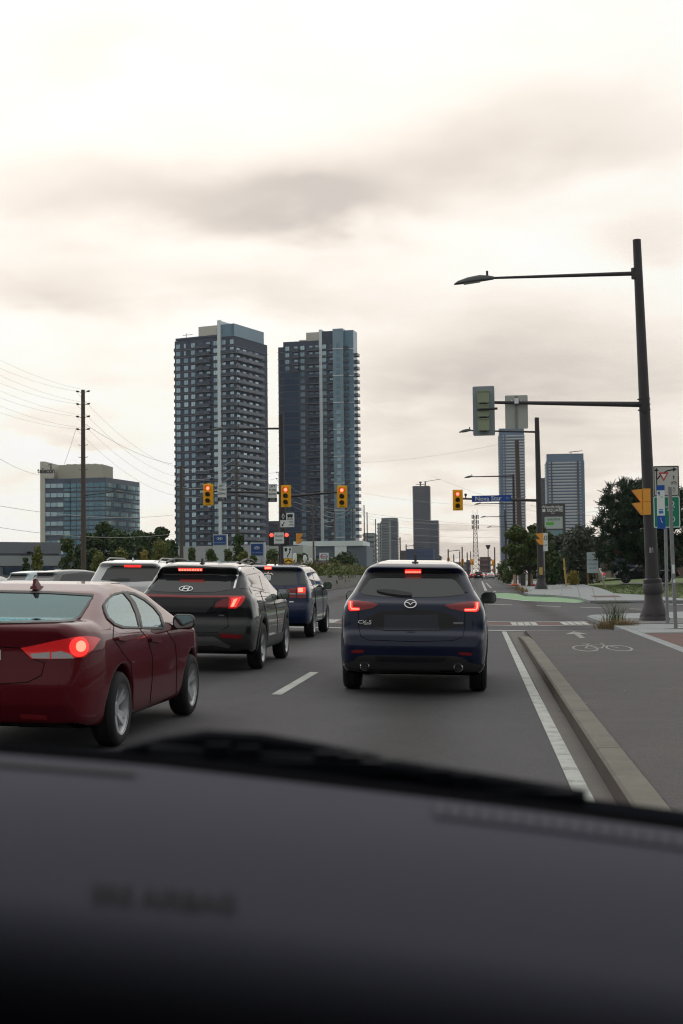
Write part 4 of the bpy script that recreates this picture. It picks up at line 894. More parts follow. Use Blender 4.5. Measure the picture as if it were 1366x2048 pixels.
TEAL = see_through('teal_glass', (.16, .25, .265), 1.45, (.66, .92, .97)); TEAL2 = see_through('side_glass', (.42, .54, .55), 1.7, (.8, .96, 1.0))
rw = z1((-560, 470), (-470, 385), (-330, 350), (0, 338), (330, 345), (608, 362), (575, 415), (520, 500), (480, 525), (380, 533), (0, 540), (-300, 545), (-520, 520))
el.decal('rear_window', rw, TEAL, off=.003, cut=True)
q1 = z1((672, 425), (700, 385), (740, 355), (800, 342), (850, 400), (885, 480), (905, 572), (800, 570), (745, 550), (700, 510), (682, 470)); q2 = z1((815, 342), (870, 352), (940, 390), (1000, 440), (1040, 490), (1062, 560), (1060, 575), (920, 572), (905, 500), (870, 410))
el.decal('side_window', q1, TEAL2, off=.003, mirror=True, cut=True, parent=el.root); el.decal('front_side_window', q2, TEAL2, off=.003, mirror=True, cut=True)
el.decal('windscreen', [(-.66, 1.05), (.66, 1.05), (.52, 1.35), (-.52, 1.35)], see_through('clear_glass', (.8, .86, .86)), 'front', off=.003, cut=True, step=.08)
for qq in (q1, q2):
    h_ = len(qq)//2
    for seg_ in (qq[:h_+1], qq[h_:]+[qq[0]]): el.decal('window_trim', stroke(seg_, 4.2), BLACKP, off=.010, mirror=True, step=3)
h_ = len(rw)//2
for seg_ in (rw[:h_+1], rw[h_:]+[rw[0]]): el.decal('rear_window_trim', stroke(seg_, 4.2), BLACKP, off=.008, step=4)
el.decal('door_gap', z1(*stroke([(740, 555), (735, 640), (790, 720), (850, 800), (862, 900), (865, 1100)], 3.2)), GAP, off=.0025, step=3, mirror=True)
el.decal('door_gap', z1(*stroke([(905, 575), (960, 640), (992, 760), (990, 900), (975, 1065)], 3.2)), GAP, off=.0025, step=3, mirror=True)
el.decal('door_gap', z1(*stroke([(1085, 590), (1140, 680), (1150, 800), (1145, 1000)], 3.2)), GAP, off=.0025, step=3, mirror=True)
for c in ((785, 648), (1000, 655)): el.decal('door_handle', z1((c[0]-35, c[1]-14), (c[0]+32, c[1]-4), (c[0]+30, c[1]+12), (c[0]-30, c[1]+6)), MAROON, off=.03, step=3, mirror=True)
tl = z1((135, 703), (240, 682), (350, 657), (480, 632), (560, 626), (625, 632), (650, 645), (605, 710), (545, 762), (440, 772), (330, 774), (205, 772))
t = el.decal('tail_light', tl, RED_GLOW, off=.006)[0]
el.decal('lamp_lens', z1((195, 742), (325, 728), (325, 772), (215, 770)), CLEAR_L, off=.011, parent=t, step=4); el.decal('lamp_lens', z1((338, 730), (400, 722), (460, 745), (478, 770), (338, 772)), CLEAR_L, off=.011, parent=t, step=4)
cc = [(510+60*math.cos(a), 696+64*math.sin(a)) for a in np.linspace(0, 2*math.pi, 17)[:-1]]
el.decal('lit_lamp', z1(*cc), RED_LIT, off=.013, parent=t, step=3); cc = [(520+30*math.cos(a), 692+36*math.sin(a)) for a in np.linspace(0, 2*math.pi, 13)[:-1]]
el.decal('lit_core', z1(*cc), RED_HOT, off=.017, parent=t, step=3)
tl2 = [(-.35, .78), (-.82, .86), (-.84, .99), (-.62, .99), (-.35, .90)]; t = el.decal('tail_light', tl2, RED_DIM, 'rear', off=.006)[0]; el.decal('lit_lamp', circ(.055, -.68, .92), RED_LIT, 'rear', off=.013, parent=t)
el.decal('boot_gap', z1(*stroke([(-500, 690), (-100, 690), (130, 702), (200, 770), (290, 800), (270, 880), (180, 925), (0, 936), (-400, 935)], 5)), GAP, off=.0025, step=3)
el.decal('rear_plate', z1((-260, 715), (5, 715), (5, 780), (-260, 780)), WHITE, off=.008)
el.decal('reflector', z1((130, 1132), (300, 1140), (310, 1168), (140, 1162)), RED_DIM, off=.006, step=4)
el.decal('bumper_cladding', z1((-300, 1200), (100, 1190), (420, 1200), (640, 1262), (560, 1300), (0, 1300), (-300, 1300)), BLACKP, off=.006)
el.mirrors(2.78, 1.0, .22, .15, BLACKP, x=.86)
fin(el, 1.25, MAROON, 1.345, .85); el.apply_cut()
SEAT = mat('seat_fabric', (.03, .03, .035), .9)
for sg in (-1, 1):
    b = MB(); b.prism(rrect(.46, .62, .1, sg*.36, .82), 1.75, 1.9); b.box((sg*.36, 2.05, .5), (.48, .5, .16)); s_ = b.build('front_seat', SEAT, el.root); b = MB(); b.prism(rrect(.26, .2, .08, sg*.36, 1.20), 1.76, 1.86); b.build('headrest', SEAT, s_)
    b = MB(); b.prism(rrect(.26, .14, .06, sg*.36, 1.10), 1.02, 1.12); b.build('headrest', SEAT, el.root)
b = MB(); b.box((0, 1.15, .75), (1.3, .16, .6)); b.box((0, .75, 1.0), (1.35, .55, .03)); b.box((0, 3.0, .85), (1.4, .45, .22)); b.box((0, 1.9, .36), (1.45, 2.6, .04)); b.build('cabin_trim', SEAT, el.root)
# ---------------------------------------------------------------- charcoal crossover in the next lane
tup = [(.3, .26), (.12, .32), (.03, .45), (.0, .58), (.02, .70), (.09, .80), (.07, .96), (.09, 1.10), (.16, 1.17), (.46, 1.45), (.34, 1.555), (.48, 1.60), (.9, 1.64), (1.4, 1.665), (2.0, 1.65), (2.55, 1.55), (3.3, 1.14), (4.0, 1.04), (4.42, .90), (4.58, .72), (4.6, .5), (4.5, .28), (.6, .24)]
tuw = [(.2, .84), (.35, .905), (.6, .93), (.8, .93), (.95, .915), (1.08, .885), (1.16, .84), (1.25, .775), (1.5, .65), (1.60, .57), (1.69, .45)]
tu = Car('charcoal_crossover', 'charcoal crossover with slanted brake light and oval badge on its rear glass', 'car', -4.29, 20.95, R(.2), tup, tuw, cx5i, [(.96, .36, .36), (3.72, .36, .36)], GREYC, 'cars waiting at the red light', k=.09, trackw=.82, rim=ALLOY, spokes=5)
z2 = Z(3.2524, 260, 1080)
tu.decal('rear_spoiler', z2((170, 215), (215, 178), (320, 168), (480, 172), (600, 182), (662, 200), (668, 240), (640, 226), (400, 212), (215, 214), (185, 240), (125, 318), (112, 312)), BLACKP, off=.008)
tu.decal('rear_window', z2((112, 322), (185, 236), (215, 210), (400, 207), (640, 220), (656, 245), (655, 322), (560, 338), (380, 342), (180, 336)), TGLASS, off=.005)
tu.decal('brake_light', z2((315, 182), (472, 184), (472, 196), (315, 194)), RED_LIT, off=.02, step=4)
for k in range(9): tu.decal('brake_light_bulb', z2((320+k*17, 185), (331+k*17, 185), (331+k*17, 193), (320+k*17, 193)), RED_HOT, off=.025, step=6)
def oval_badge(sc=1.0):
    b = MB(); n = 28; ro = circ(.12*sc, n=n, rz=.062*sc); ri = circ(.105*sc, n=n, rz=.050*sc)
    b.add([(x, -.004, z) for x, z in ro]+[(x, -.004, z) for x, z in ri]+[(x, .008, z) for x, z in ro], [f for k in range(n) for f in ((k, (k+1) % n, n+(k+1) % n, n+k), (k, 2*n+k, 2*n+(k+1) % n, (k+1) % n))])
    for q in ([(-.065, -.045), (-.045, 0), (-.03, .046)], [(.03, -.046), (.045, 0), (.065, .045)], [(-.045, -.006), (0, .004), (.045, .008)]): b.prism(stroke([(x*sc, z*sc) for x, z in q], .02*sc), -.004, .008)
    return b
stick_mesh(tu, 'oval_badge', oval_badge(.9), CHROME, 260+365/3.2524, 1080+321/3.2524, .015)
tu.decal('light_bar', z2((95, 352), (400, 362), (745, 362), (745, 374), (400, 376), (95, 368)), RED_DIM, off=.007)
t = tu.decal('tail_light', z2((645, 370), (748, 366), (742, 395), (716, 428), (688, 446), (638, 446)), RED_GLOW, off=.008)[0]
tu.decal('lit_strip', z2((662, 380), (722, 376), (712, 396), (690, 436), (652, 438)), RED_LIT, off=.012, parent=t, step=3); tu.decal('lit_core', z2((676, 388), (700, 382), (676, 432), (656, 436)), RED_HOT, off=.017, parent=t, step=3)
tu.decal('tail_light', z2((550, 444), (560, 410), (600, 386), (642, 382), (632, 444), (590, 438)), RED_DIM, off=.008)
tu.decal('plate_recess', z2((165, 388), (548, 388), (540, 420), (492, 472), (220, 468)), mat('hazy_plate', (.035, .035, .040), .5), off=.004)
tu.decal('hatch_gap', z2(*stroke([(225, 468), (490, 476), (630, 470), (640, 560), (575, 605)], 5)), GAP, off=.0025, step=3)
tu.decal('trim_badge', z2((578, 487), (612, 487), (612, 494), (578, 494)), SILVERT, off=.01, step=3)
tu.decal('bumper_cladding', z2((230, 600), (560, 606), (640, 572), (770, 610), (798, 640), (792, 700), (700, 722), (350, 735), (200, 720)), CLAD, off=.007)
tu.decal('skid_panel', z2((240, 634), (372, 628), (545, 628), (655, 690), (640, 702), (540, 682), (380, 690), (240, 690)), SILVERT, off=.013)
tu.decal('reflector', z2((578, 608), (600, 608), (728, 618), (732, 640), (600, 638)), RED_DIM, off=.014, step=3)
tu.decal('pillar_trim', z2((703, 182), (722, 176), (700, 250), (684, 314), (672, 316)), CHROME, off=.009, step=3)
tu.decal('side_window', z2((712, 312), (722, 245), (745, 196), (790, 180), (830, 215), (862, 335), (830, 332)), TGLASS, off=.006, mirror=True)
tu.decal('front_side_window', z2((800, 182), (830, 192), (880, 240), (912, 345), (870, 342), (842, 240)), TGLASS, off=.006, mirror=True)
tu.decal('door_gap', z2(*stroke([(845, 335), (868, 400), (882, 470), (880, 560), (862, 625)], 3)), GAP, off=.0025, step=3, mirror=True)
tu.decal('door_gap', z2(*stroke([(920, 352), (950, 440), (962, 540), (955, 612)], 3)), GAP, off=.0025, step=3, mirror=True)
for c in ((845, 402), (916, 398)): tu.decal('door_handle', z2((c[0]-12, c[1]-7), (c[0]+12, c[1]-3), (c[0]+11, c[1]+6), (c[0]-11, c[1]+3)), GREYC, off=.03, step=3, mirror=True)
for wy in (.96, 3.72): tu.decal('wheel_arch', [(wy+a*math.cos(t), .36+a*math.sin(t)) for a, ts in ((.53, [R(x) for x in range(-12, 193, 15)]), (.425, [R(x) for x in range(192, -13, -15)])) for t in ts], CLAD, 'side', off=.012, mirror=True)
tu.decal('sill_cladding', [(1.45, .30), (3.2, .30), (3.22, .48), (1.46, .48)], CLAD, 'side', off=.012, mirror=True)
tu.decal('windscreen', [(-.62, 1.22), (.62, 1.22), (.5, 1.52), (-.5, 1.52)], TGLASS, 'front', off=.006, step=.1)
tu.mirrors(2.75, 1.13, .215, .165, BLACKP, x=.87)
fin(tu, .72, BLACKP, 1.62, .9); rails(tu, .75, 2.3, .575, lambda y: 1.625+.05*min(1, (y-.75)/.6)*(1-.4*max(0, (y-1.7)/.6)), BLACKP, .02)
# ---------------------------------------------------------------- blue crossover ahead of it
jop = [(.3, .28), (.10, .34), (.02, .48), (.0, .62), (.03, .74), (.08, .82), (.10, 1.10), (.16, 1.18), (.42, 1.52), (.32, 1.60), (.45, 1.645), (1.0, 1.68), (1.7, 1.69), (2.4, 1.66), (2.85, 1.57), (3.6, 1.16), (4.2, 1.05), (4.7, .92), (4.86, .75), (4.89, .55), (4.8, .3), (.6, .26)]
jow = [(.25, .83), (.4, .89), (.6, .91), (.9, .915), (1.08, .90), (1.18, .86), (1.3, .80), (1.55, .70), (1.64, .63), (1.72, .5)]
jo = Car('blue_crossover', 'blue crossover with square red and white tail light, first in its lane', 'car', -4.75, 31.9, R(.1), jop, jow, cx5i, [(1.0, .36, .36), (3.89, .36, .36)], BLUEC, 'cars waiting at the red light', k=.09, trackw=.80, rim=ALLOY, spokes=5, vox=.026)
jo.decal('rear_window', z2((800, 292), (830, 200), (850, 182), (1076, 184), (1090, 292), (1000, 296)), TGLASS, off=.005, step=6)
jo.decal('brake_light', z2((874, 174), (923, 174), (923, 188), (874, 188)), RED_LIT, off=.02, step=4); jo.decal('lit_core', z2((878, 178), (919, 178), (919, 185), (878, 185)), RED_HOT, off=.025, step=4)
t = jo.decal('tail_light', z2((1015, 322), (1085, 312), (1146, 308), (1144, 376), (1086, 378), (1014, 376)), RED_DIM, off=.008, step=4)[0]
jo.decal('lamp_lens', z2((1018, 346), (1078, 346), (1078, 354), (1018, 354)), CLEAR_L, off=.014, step=4, parent=t); jo.decal('lamp_lens', z2((1088, 346), (1142, 346), (1142, 354), (1088, 354)), CLEAR_L, off=.014, step=4, parent=t)
jo.decal('lit_lamp', z2((1090, 312), (1140, 310), (1140, 342), (1090, 342)), RED_LIT, off=.012, step=4, parent=t); jo.decal('lit_core', z2((1095, 315), (1125, 314), (1125, 338), (1095, 338)), RED_HOT, off=.018, step=4, parent=t)
jo.decal('lamp_divider', z2((1081, 312), (1087, 312), (1087, 378), (1081, 378)), BLUEC, off=.016, step=4)
jo.decal('hatch_gap', z2(*stroke([(1008, 300), (1012, 380), (1035, 455), (1140, 458)], 4)), GAP, off=.0025, step=3)
jo.decal('trim_badge', z2((1036, 398), (1064, 398), (1064, 406), (1036, 406)), CHROME, off=.01, step=3)
b = MB(); b.prism(stroke([(-.12, .06), (-.07, .10), (-.02, .08), (0, .14), (.02, .08), (.07, .10), (.12, .06)], .03), -.003, .004); b.prism(stroke([(-.06, .03), (-.06, -.08), (.06, -.08), (.06, .03), (0, .05), (-.06, .03)], .03), -.003, .004); b.prism(rrect(.03, .09, .01, -.015, -.01), -.003, .004); b.prism(rrect(.03, .09, .01, .025, -.01), -.003, .004)
stick_mesh(jo, 'window_sticker', b, WHITE, 260+896/3.2524, 1080+242/3.2524, .012)
jo.decal('side_window', z2((1108, 284), (1104, 215), (1122, 196), (1160, 190), (1186, 240), (1200, 300), (1160, 296)), TGLASS, off=.006, mirror=True, step=4)
jo.decal('front_side_window', z2((1172, 192), (1195, 205), (1225, 250), (1243, 306), (1212, 304), (1192, 240)), TGLASS, off=.006, mirror=True, step=4)
jo.decal('door_gap', z2(*stroke([(1195, 302), (1206, 350), (1208, 450), (1200, 520)], 4)), GAP, off=.0025, step=3, mirror=True)
jo.decal('door_gap', z2(*stroke([(1243, 310), (1256, 380), (1256, 510)], 4)), GAP, off=.0025, step=3, mirror=True)
jo.decal('windscreen', [(-.62, 1.24), (.62, 1.24), (.5, 1.55), (-.5, 1.55)], TGLASS, 'front', off=.006, step=.1)
jo.mirrors(2.95, 1.18, .215, .18, BLACKP, x=.88); rails(jo, .7, 2.5, .60, lambda y: 1.665, BLACKP, .045)
b = MB(); b.tube([(0, .75, 1.66), (0, .62, 1.80)], .008, 6); b.tube([(0, .76, 1.64), (0, .75, 1.68)], .025, 6); b.build('roof_antenna', BLACKP, jo.root)
# ---------------------------------------------------------------- white SUV, only its top shows
wh = Car('white_crossover', 'white crossover behind the maroon sedan, only its roof and rear glass showing', 'car', -8.05, 31.6, 0, [(a, b*1.035) for a, b in jop], [(a*1.035, b*1.03) for a, b in jow], cx5i, [(1.0, .36, .36), (3.89, .36, .36)], WHITEC, 'cars waiting at the red light', vox=.03, trackw=.82)
wh.decal('rear_window', z1((655, 262), (700, 185), (735, 168), (1040, 172), (1080, 200), (1090, 262), (870, 272)), TGLASS, off=.006, step=6)
wh.decal('brake_light', z1((808, 164), (918, 164), (918, 175), (808, 175)), RED_LIT, off=.02, step=4)
wh.decal('rear_wiper', z1((715, 262), (790, 252), (842, 255), (842, 270), (760, 270)), BLACKP, off=.025, step=4)
rails(wh, .8, 2.6, .62, lambda y: 1.715, SILVERT, .07); fin(wh, .85, WHITEC, 1.715, .9)
wh.decal('side_window', [(.6, 1.26), (.75, 1.5), (2.5, 1.55), (3.2, 1.26)], TGLASS, 'side', off=.006, mirror=True, step=.1)

# ---------------------------------------------------------------- simpler traffic and parked cars
def simple_proto(kind):
    if kind == 'suv': pr, wz, ws = jop, jow, [(1.0, .35, .35), (3.89, .35, .35)]
    elif kind == 'hatch': pr, wz, ws = tup, tuw, [(.96, .35, .35), (3.72, .35, .35)]
    else: pr, wz, ws = elp, elw, [(.94, .32, .32), (3.64, .32, .32)]
    c = Car('parked_car', 'x', 'car', 0, 0, 0, pr, wz, cx5i if kind != 'sedan' else eli, ws, GREYC, vox=.05, tilt=False, z=0, trackw=.79)
    if kind == 'sedan':
        rwn = [(-.6, 1.12), (.6, 1.12), (.48, 1.34), (-.48, 1.34)]; sw = [(.75, 1.06), (1.15, 1.28), (1.7, 1.37), (2.3, 1.36), (2.75, 1.2), (3.05, 1.04)]; ws_ = [(-.62, 1.06), (.62, 1.06), (.5, 1.33), (-.5, 1.33)]; lz, bz = .92, 1.36
    else:
        rwn = [(-.62, 1.24), (.62, 1.24), (.52, 1.48), (-.52, 1.48)]; sw = [(.55, 1.22), (.8, 1.46), (1.8, 1.56), (2.4, 1.54), (2.8, 1.42), (3.25, 1.22)]; ws_ = [(-.62, 1.24), (.62, 1.24), (.5, 1.52), (-.5, 1.52)]; lz, bz = 1.02, 1.52
    c.decal('rear_window', rwn, TGLASS, 'rear', off=.01, step=.15); c.decal('side_window', sw, TGLASS, 'side', off=.01, step=.15, mirror=True); c.decal('windscreen', ws_, TGLASS, 'front', off=.01, step=.15)
    c.decal('tail_light', [(.5, lz-.07), (.84, lz-.07), (.84, lz+.08), (.5, lz+.08)], RED_LIT, 'rear', off=.012, step=.1, mirror=True)
    c.decal('headlight', [(.5, .68), (.8, .7), (.82, .82), (.55, .8)], CLEAR_L, 'front', off=.012, step=.1, mirror=True)
    c.decal('front_grille', [(-.4, .55), (.4, .55), (.42, .75), (-.42, .75)], BLACKP, 'front', off=.01, step=.1)
    c.decal('rear_plate', [(-.22, .72), (.22, .72), (.22, .84), (-.22, .84)], WHITE, 'rear', off=.012, step=.1)
    c.mirrors(2.8, 1.03 if kind == 'sedan' else 1.17, .2, .15, BLACKP, x=.86); return c.root
PROTO = {k: simple_proto(k) for k in ('sedan', 'suv', 'hatch')}; _used = set()
def place_car(kind, x, y, rz, paint, label, name='car', group=None, dz=0.0):
    src = PROTO[kind]
    if kind in _used: o = copy_tree(src)
    else: o = src; _used.add(kind)
    o.name = name; o.location = (x, y, gz(x, y)+dz); o.rotation_euler = (0, 0, rz); o['label'] = label
    if group: o['group'] = group
    elif 'group' in o: del o['group']
    for ch in o.children:
        if ch.name.startswith('body'): ch.material_slots[0].link = 'OBJECT'; ch.material_slots[0].material = paint
    return o
def pc(nm, c, metal=.3): return mat(nm, c, .3, metal=metal, coat=1.0)
SILV = pc('silver_car_paint', (.34, .36, .37), .5); DGRY = pc('dark_grey_car_paint', (.05, .053, .058)); BLK = mat('black_car_paint', (.006, .006, .008), .5, coat=.6, spec=.1); REDC = pc('red_car_paint', (.28, .015, .02)); PALE = pc('pale_blue_car_paint', (.36, .44, .46), .4); GRYM = pc('mid_grey_car_paint', (.12, .125, .13), .4)
def px_x(px, Y): return float(at(px, 1150, Y).x)
gT = 'cars stopped on the left beyond the maroon sedan'
place_car('hatch', px_x(88, 56), 55, R(-38), GRYM, 'mid-grey hatchback seen from behind above the maroon sedan roof', 'hatchback', gT)
place_car('sedan', px_x(22, 74), 74, R(62), WHITEC, 'white car whose arched roof and side glass show at the left edge', 'white_sedan', gT)
place_car('sedan', px_x(156, 86), 90, R(196), PALE, 'pale sedan facing the camera with its windscreen visible, left of the white crossover', 'sedan', gT)
place_car('suv', px_x(182, 100), 104, R(205), DGRY, 'dark SUV just beneath the lamp-bearing utility pole, behind the pale sedan', 'dark_suv', gT)
place_car('suv', px_x(122, 112), 112, R(15), GRYM, 'grey SUV roof peeking between the hatchback and the pale sedan', 'grey_suv', gT)
place_car('hatch', px_x(-6, 62), 64, R(-30), PALE, 'pale blue car cut off by the left edge of the photo', 'pale_hatchback', gT)
gF = 'distant cars on the road ahead'
far = [('suv', 957, 300, BLK, 'black car far ahead just right of the navy crossover roof'), ('sedan', 963, 330, WHITEC, 'distant white car beside the black one at the far lights'), ('sedan', 981, 320, SILV, 'distant silver car with red tail lights in the middle far lane'), ('suv', 1006, 300, REDC, 'distant dark red car nearest the right kerb of the road ahead'), ('sedan', 946, 345, REDC, 'distant red car farthest left of the far queue'),
       ('sedan', 948, 560, BLK, 'tiny black car beyond the far queue on the left'), ('suv', 968, 540, GRYM, 'tiny grey car beyond the far queue, centre'), ('sedan', 984, 470, WHITEC, 'small white oncoming car beyond the far queue'), ('sedan', 994, 440, BLK, 'small black car beside the small white oncoming car'), ('suv', 956, 600, DGRY, 'tiny dark car at the far crest, centre left'), ('suv', 975, 620, SILV, 'tiny silver car at the far crest, centre right')]
for k, px, Y, pt, lb in far: place_car(k, px_x(px, Y), Y, R(180) if 'oncoming' in lb else 0, pt, lb, 'distant_car', gF)
# ---------------------------------------------------------------- black pickup on the driveway at the right
pkp = [(.2, .55), (.0, .6), (.0, .75), (.05, 1.12), (1.75, 1.14), (1.8, 1.18), (1.9, 1.72), (2.1, 1.86), (3.1, 1.88), (3.45, 1.80), (4.05, 1.22), (4.4, 1.18), (5.45, 1.10), (5.6, .95), (5.65, .6), (5.55, .45), (.5, .45)]
pkw = [(.4, .92), (.6, .97), (.9, .985), (1.1, .96), (1.2, .90), (1.75, .74), (1.85, .66), (1.95, .5)]
pk = Car('black_pickup_truck', 'black pickup truck parked beneath the pine, partly behind the streetlight pole', 'pickup truck', 0, 0, 0, pkp, pkw, [(0, .03), (.2, 0), (5.2, 0), (5.65, .15)], [(1.15, .41, .41), (4.65, .41, .41)], BLK, vox=.045, tilt=False, z=0, trackw=.83, wheelw=.26, rim=ALLOY_D, arch=.08)
pk.decal('side_window', [(1.95, 1.25), (2.05, 1.70), (2.9, 1.76), (2.95, 1.25)], TGLASS, 'side', off=.01, mirror=True, step=.12); pk.decal('front_side_window', [(3.02, 1.25), (3.02, 1.76), (3.35, 1.73), (3.85, 1.27)], TGLASS, 'side', off=.01, mirror=True, step=.12)
pk.decal('windscreen', [(-.7, 1.27), (.7, 1.27), (.56, 1.72), (-.56, 1.72)], mat('pale_glass', (.25, .28, .28), .1), 'front', off=.01, step=.12)
pk.decal('front_grille', [(-.55, .72), (.55, .72), (.55, 1.0), (-.55, 1.0)], CHROME, 'front', off=.012, step=.12); pk.decal('headlight', [(.6, .8), (.92, .8), (.92, 1.0), (.6, 1.0)], CLEAR_L, 'front', off=.012, mirror=True, step=.1)
b = MB(); b.prism([(-.98, .48), (.98, .48), (.98, .70), (-.98, .70)], 5.52, 5.74); b.build('front_bumper', CHROME, pk.root)
pk.decal('tail_light', [(.02, .8), (.16, .8), (.16, 1.08), (.02, 1.08)], RED_DIM, 'side', off=.015, mirror=True, step=.08); pk.mirrors(3.7, 1.25, .2, .25, BLK, x=.93)
pk.root.rotation_euler = (0, 0, R(86)); pk.root.location = (px_x(1358, 129), 129, lawn_z(px_x(1300, 129), 129)+.02)
place_car('suv', px_x(1210, 150), 150, R(75), SILV, 'silver car parked behind the white notice board at the right', 'parked_car')
# ================================================================== street furniture
def lamp_head(parent, x, z, d=-1, L_=1.15, y=0.0):
    """cobra head pointing along d*x, its neck at x"""
    b = MB(); prof = [(0, .05, .06), (.12, .10, .10), (.35, .15, .15), (.65, .15, .13), (.9, .11, .07), (1.0, .02, .01)]; rings = []
    for t, wy, hz_ in prof: rings.append([(x+d*t*L_, y+wy*math.cos(a), z+(hz_*1.15*math.sin(a) if math.sin(a) > 0 else .03*math.sin(a))-.10*t) for a in [2*math.pi*k/12 for k in range(12)]])
    vs = [q for r in rings for q in r]; b.add(vs, [(i*12+k, i*12+(k+1) % 12, (i+1)*12+(k+1) % 12, (i+1)*12+k) for i in range(5) for k in range(12)]+[tuple(range(12)), tuple(60+k for k in range(12))])
    o = b.build('lamp_head', mat_lamp, parent, smooth=True); g = MB(); g.box((x+d*.55*L_, y, z-.085), (.42*L_, .2, .03), ry=d*.10); g.build('lamp_lens', mat_lens, o)
    c = MB(); c.tube([(x+d*.16*L_, y, z+.08), (x+d*.16*L_, y, z+.24)], .035, 8); c.build('photocell', STEEL_D, o); return o
mat_lamp = mat('lamp_housing', (.075, .085, .085), .5, metal=.3); mat_lens = mat('lamp_lens', (.16, .16, .15), .2)
def pole_base(b, r=.40, h=1.2):
    b.lathe([(r*1.12, 0), (r*1.12, .06), (r*1.05, .10), (r*1.05, .16)], n=8, cap=True)
    b.lathe([(r, .16), (r*.97, .25), (r*.80, .42), (r*.66, .62), (r*.62, .80)], n=16); b.lathe([(r*.70, .78), (r*.73, .82), (r*.73, 1.05), (r*.68, 1.08)], n=16, cap=True); b.lathe([(r*.66, 1.08), (r*.68, 1.12), (r*.68, 1.20), (r*.5, 1.24)], n=16, cap=True)
def street_pole(name, label, cat, px, pytop, Y, lean=0.0, group=None, r0=.185, r1=.115, base=True, zb=None, pybase=None, matp=None):
    p = at(px, 1150, Y); g = gz(p.x, Y)+(.12 if zb is None else zb); t = thing(name, label, cat, (p.x, Y, g), 0, group); ht = at(px, pytop, Y).z-g
    if lean: t.rotation_euler = (0, lean, 0)
    if base: b = MB(); pole_base(b); b.build('base', matp or STEEL_D, t, smooth=True)
    b = MB(); b.tube([(0, 0, .9 if base else 0), (0, 0, ht)], [r0, r1], 16); b.build('shaft', matp or STEEL_D, t, smooth=True)
    return t, ht, p.x, g
def arm(t, x0, z0, x1, z1, r0=.065, r1=.04, y=0.0, name='arm'):
    b = MB(); b.tube([(x0, y, z0), (x1, y, z1)], [r0, r1], 10); b.tube([(x0-.0, y, z0-.16), (x0, y, z0+.16)], .10, 10); return b.build(name, STEEL_D, t, smooth=True)
# --- head builders
def signal_head(name, label, px, py, Y, face=0.0, hh=1.40, ww=.66, lit=True, group=None, back=False):
    p = at(px, py, Y); t = thing(name, label, 'traffic light', (p.x, Y, p.z-hh/2), face, group)
    if back:
        GB = mat('signal_back_olive', (.29, .34, .22), .5); b = MB(); b.prism(rrect(ww, hh, .04, 0, hh/2), .10, .14); b.build('backboard', mat('backboard_grey', (.26, .30, .33), .5, nscale=3, namt=.08), t)
        for k, s_ in enumerate((1.0, 1.06, 1.0)):
            z = hh/2+(.40-.41*k)*(hh/1.46); b = MB(); b.prism(rrect(.34, .36, .04, 0, z), -.10, .10); b.prism([(-.15, z-.2), (.15, z-.2), (.12, z-.15), (-.12, z-.15)], -.08, .10); b.prism(rrect(.36, .03, .01, 0, z+.16), -.12, .05); b.build('housing_section', GB, t)
            b = MB(); b.prism(rrect(.20, .03, .01, 0, z-.19), -.11, -.02); b.build('section_lip', STEEL_D, t)
        b = MB(); b.box((0, -.13, hh/2+.02), (.36, .04, .05)); b.tube([(-.1, -.15, hh/2+.02), (.42, -.15, hh/2+.03)], .035, 8); b.build('bracket', STEEL_D, t); return t
    b = MB(); b.prism(rrect(ww, hh, .03, 0, hh/2), .10, .13); b.build('backboard', SIG_Y, t)
    b = MB(); b.prism(rrect(ww*.50, hh*.86, .04, 0, hh/2), -.05, .16); b.build('housing', SIG_Y, t); b = MB(); b.box((0, .2, hh/2), (.12, .14, .5)); b.build('bracket', STEEL_D, t)
    for k in range(3):
        z = hh/2+(.40-.40*k)*(hh/1.4); r = .150 if k == 0 else .14
        on = k == 0 and lit; b = MB(); b.lathe([(.001, -.085), (r*.5, -.080), (r*.74, -.074)], (0, 0, z), 'y', 20); b.lathe([(r*.74, -.074), (r, -.055)], (0, 0, z), 'y', 20, mi=1); b.build('lit_lens' if on else 'dark_lens', [SIG_LIT, RED_LIT] if on else [LENS_OFF, LENS_OFF], t, smooth=True)
        b = MB(); vs = []; fs = []; n = 14
        for i in range(n+1):
            a = R(-50+280*i/n); ca, sa = math.cos(a), math.sin(a); dep = -.05-.24*(.25+.75*max(0, .5+.5*sa))
            for rr in (r+.012, r+.028): vs += [(rr*ca, -.05, z+rr*sa), (rr*ca, dep, z+rr*sa)]
        for i in range(n): o_ = 4*i; fs += [(o_, o_+1, o_+5, o_+4), (o_+2, o_+6, o_+7, o_+3), (o_+1, o_+3, o_+7, o_+5)]
        b.add(vs, fs); b.build('visor', VISOR, t, smooth=True)
    return t
VISOR = mat('visor_amber', (.40, .17, .01), .5)
def sign(name, label, cat, px, py, w_px, h_px, Y, m=WHITE, face=0.0, r=.03, group=None, edge=None, th=.02):
    s = Y/F; p = at(px, py, Y); w_, h_ = w_px*s, h_px*s; t = thing(name, label, cat, (p.x, Y, p.z), face, group)
    b = MB(); b.prism(rrect(w_, h_, r), 0, th); b.build('panel', m, t)
    if edge: b = MB(); ro, ri = rrect(w_*.97, h_*.97, r), rrect(w_*.97-.035*w_/.6, h_*.97-.035*w_/.6, r*.8); n = len(ro); b.add([(x, -.004, z) for x, z in ro]+[(x, -.004, z) for x, z in ri], [(k, (k+1) % n, n+(k+1) % n, n+k) for k in range(n)]); b.build('border', edge, t)
    return t, w_, h_, s
def letters(t, s_, size, x, z, m=INK, sx=1.0, bold=0.0, y=-.006): return link('lettering', text_mesh(s_, size, m, .002, bold, sx), t, (x, y, z))
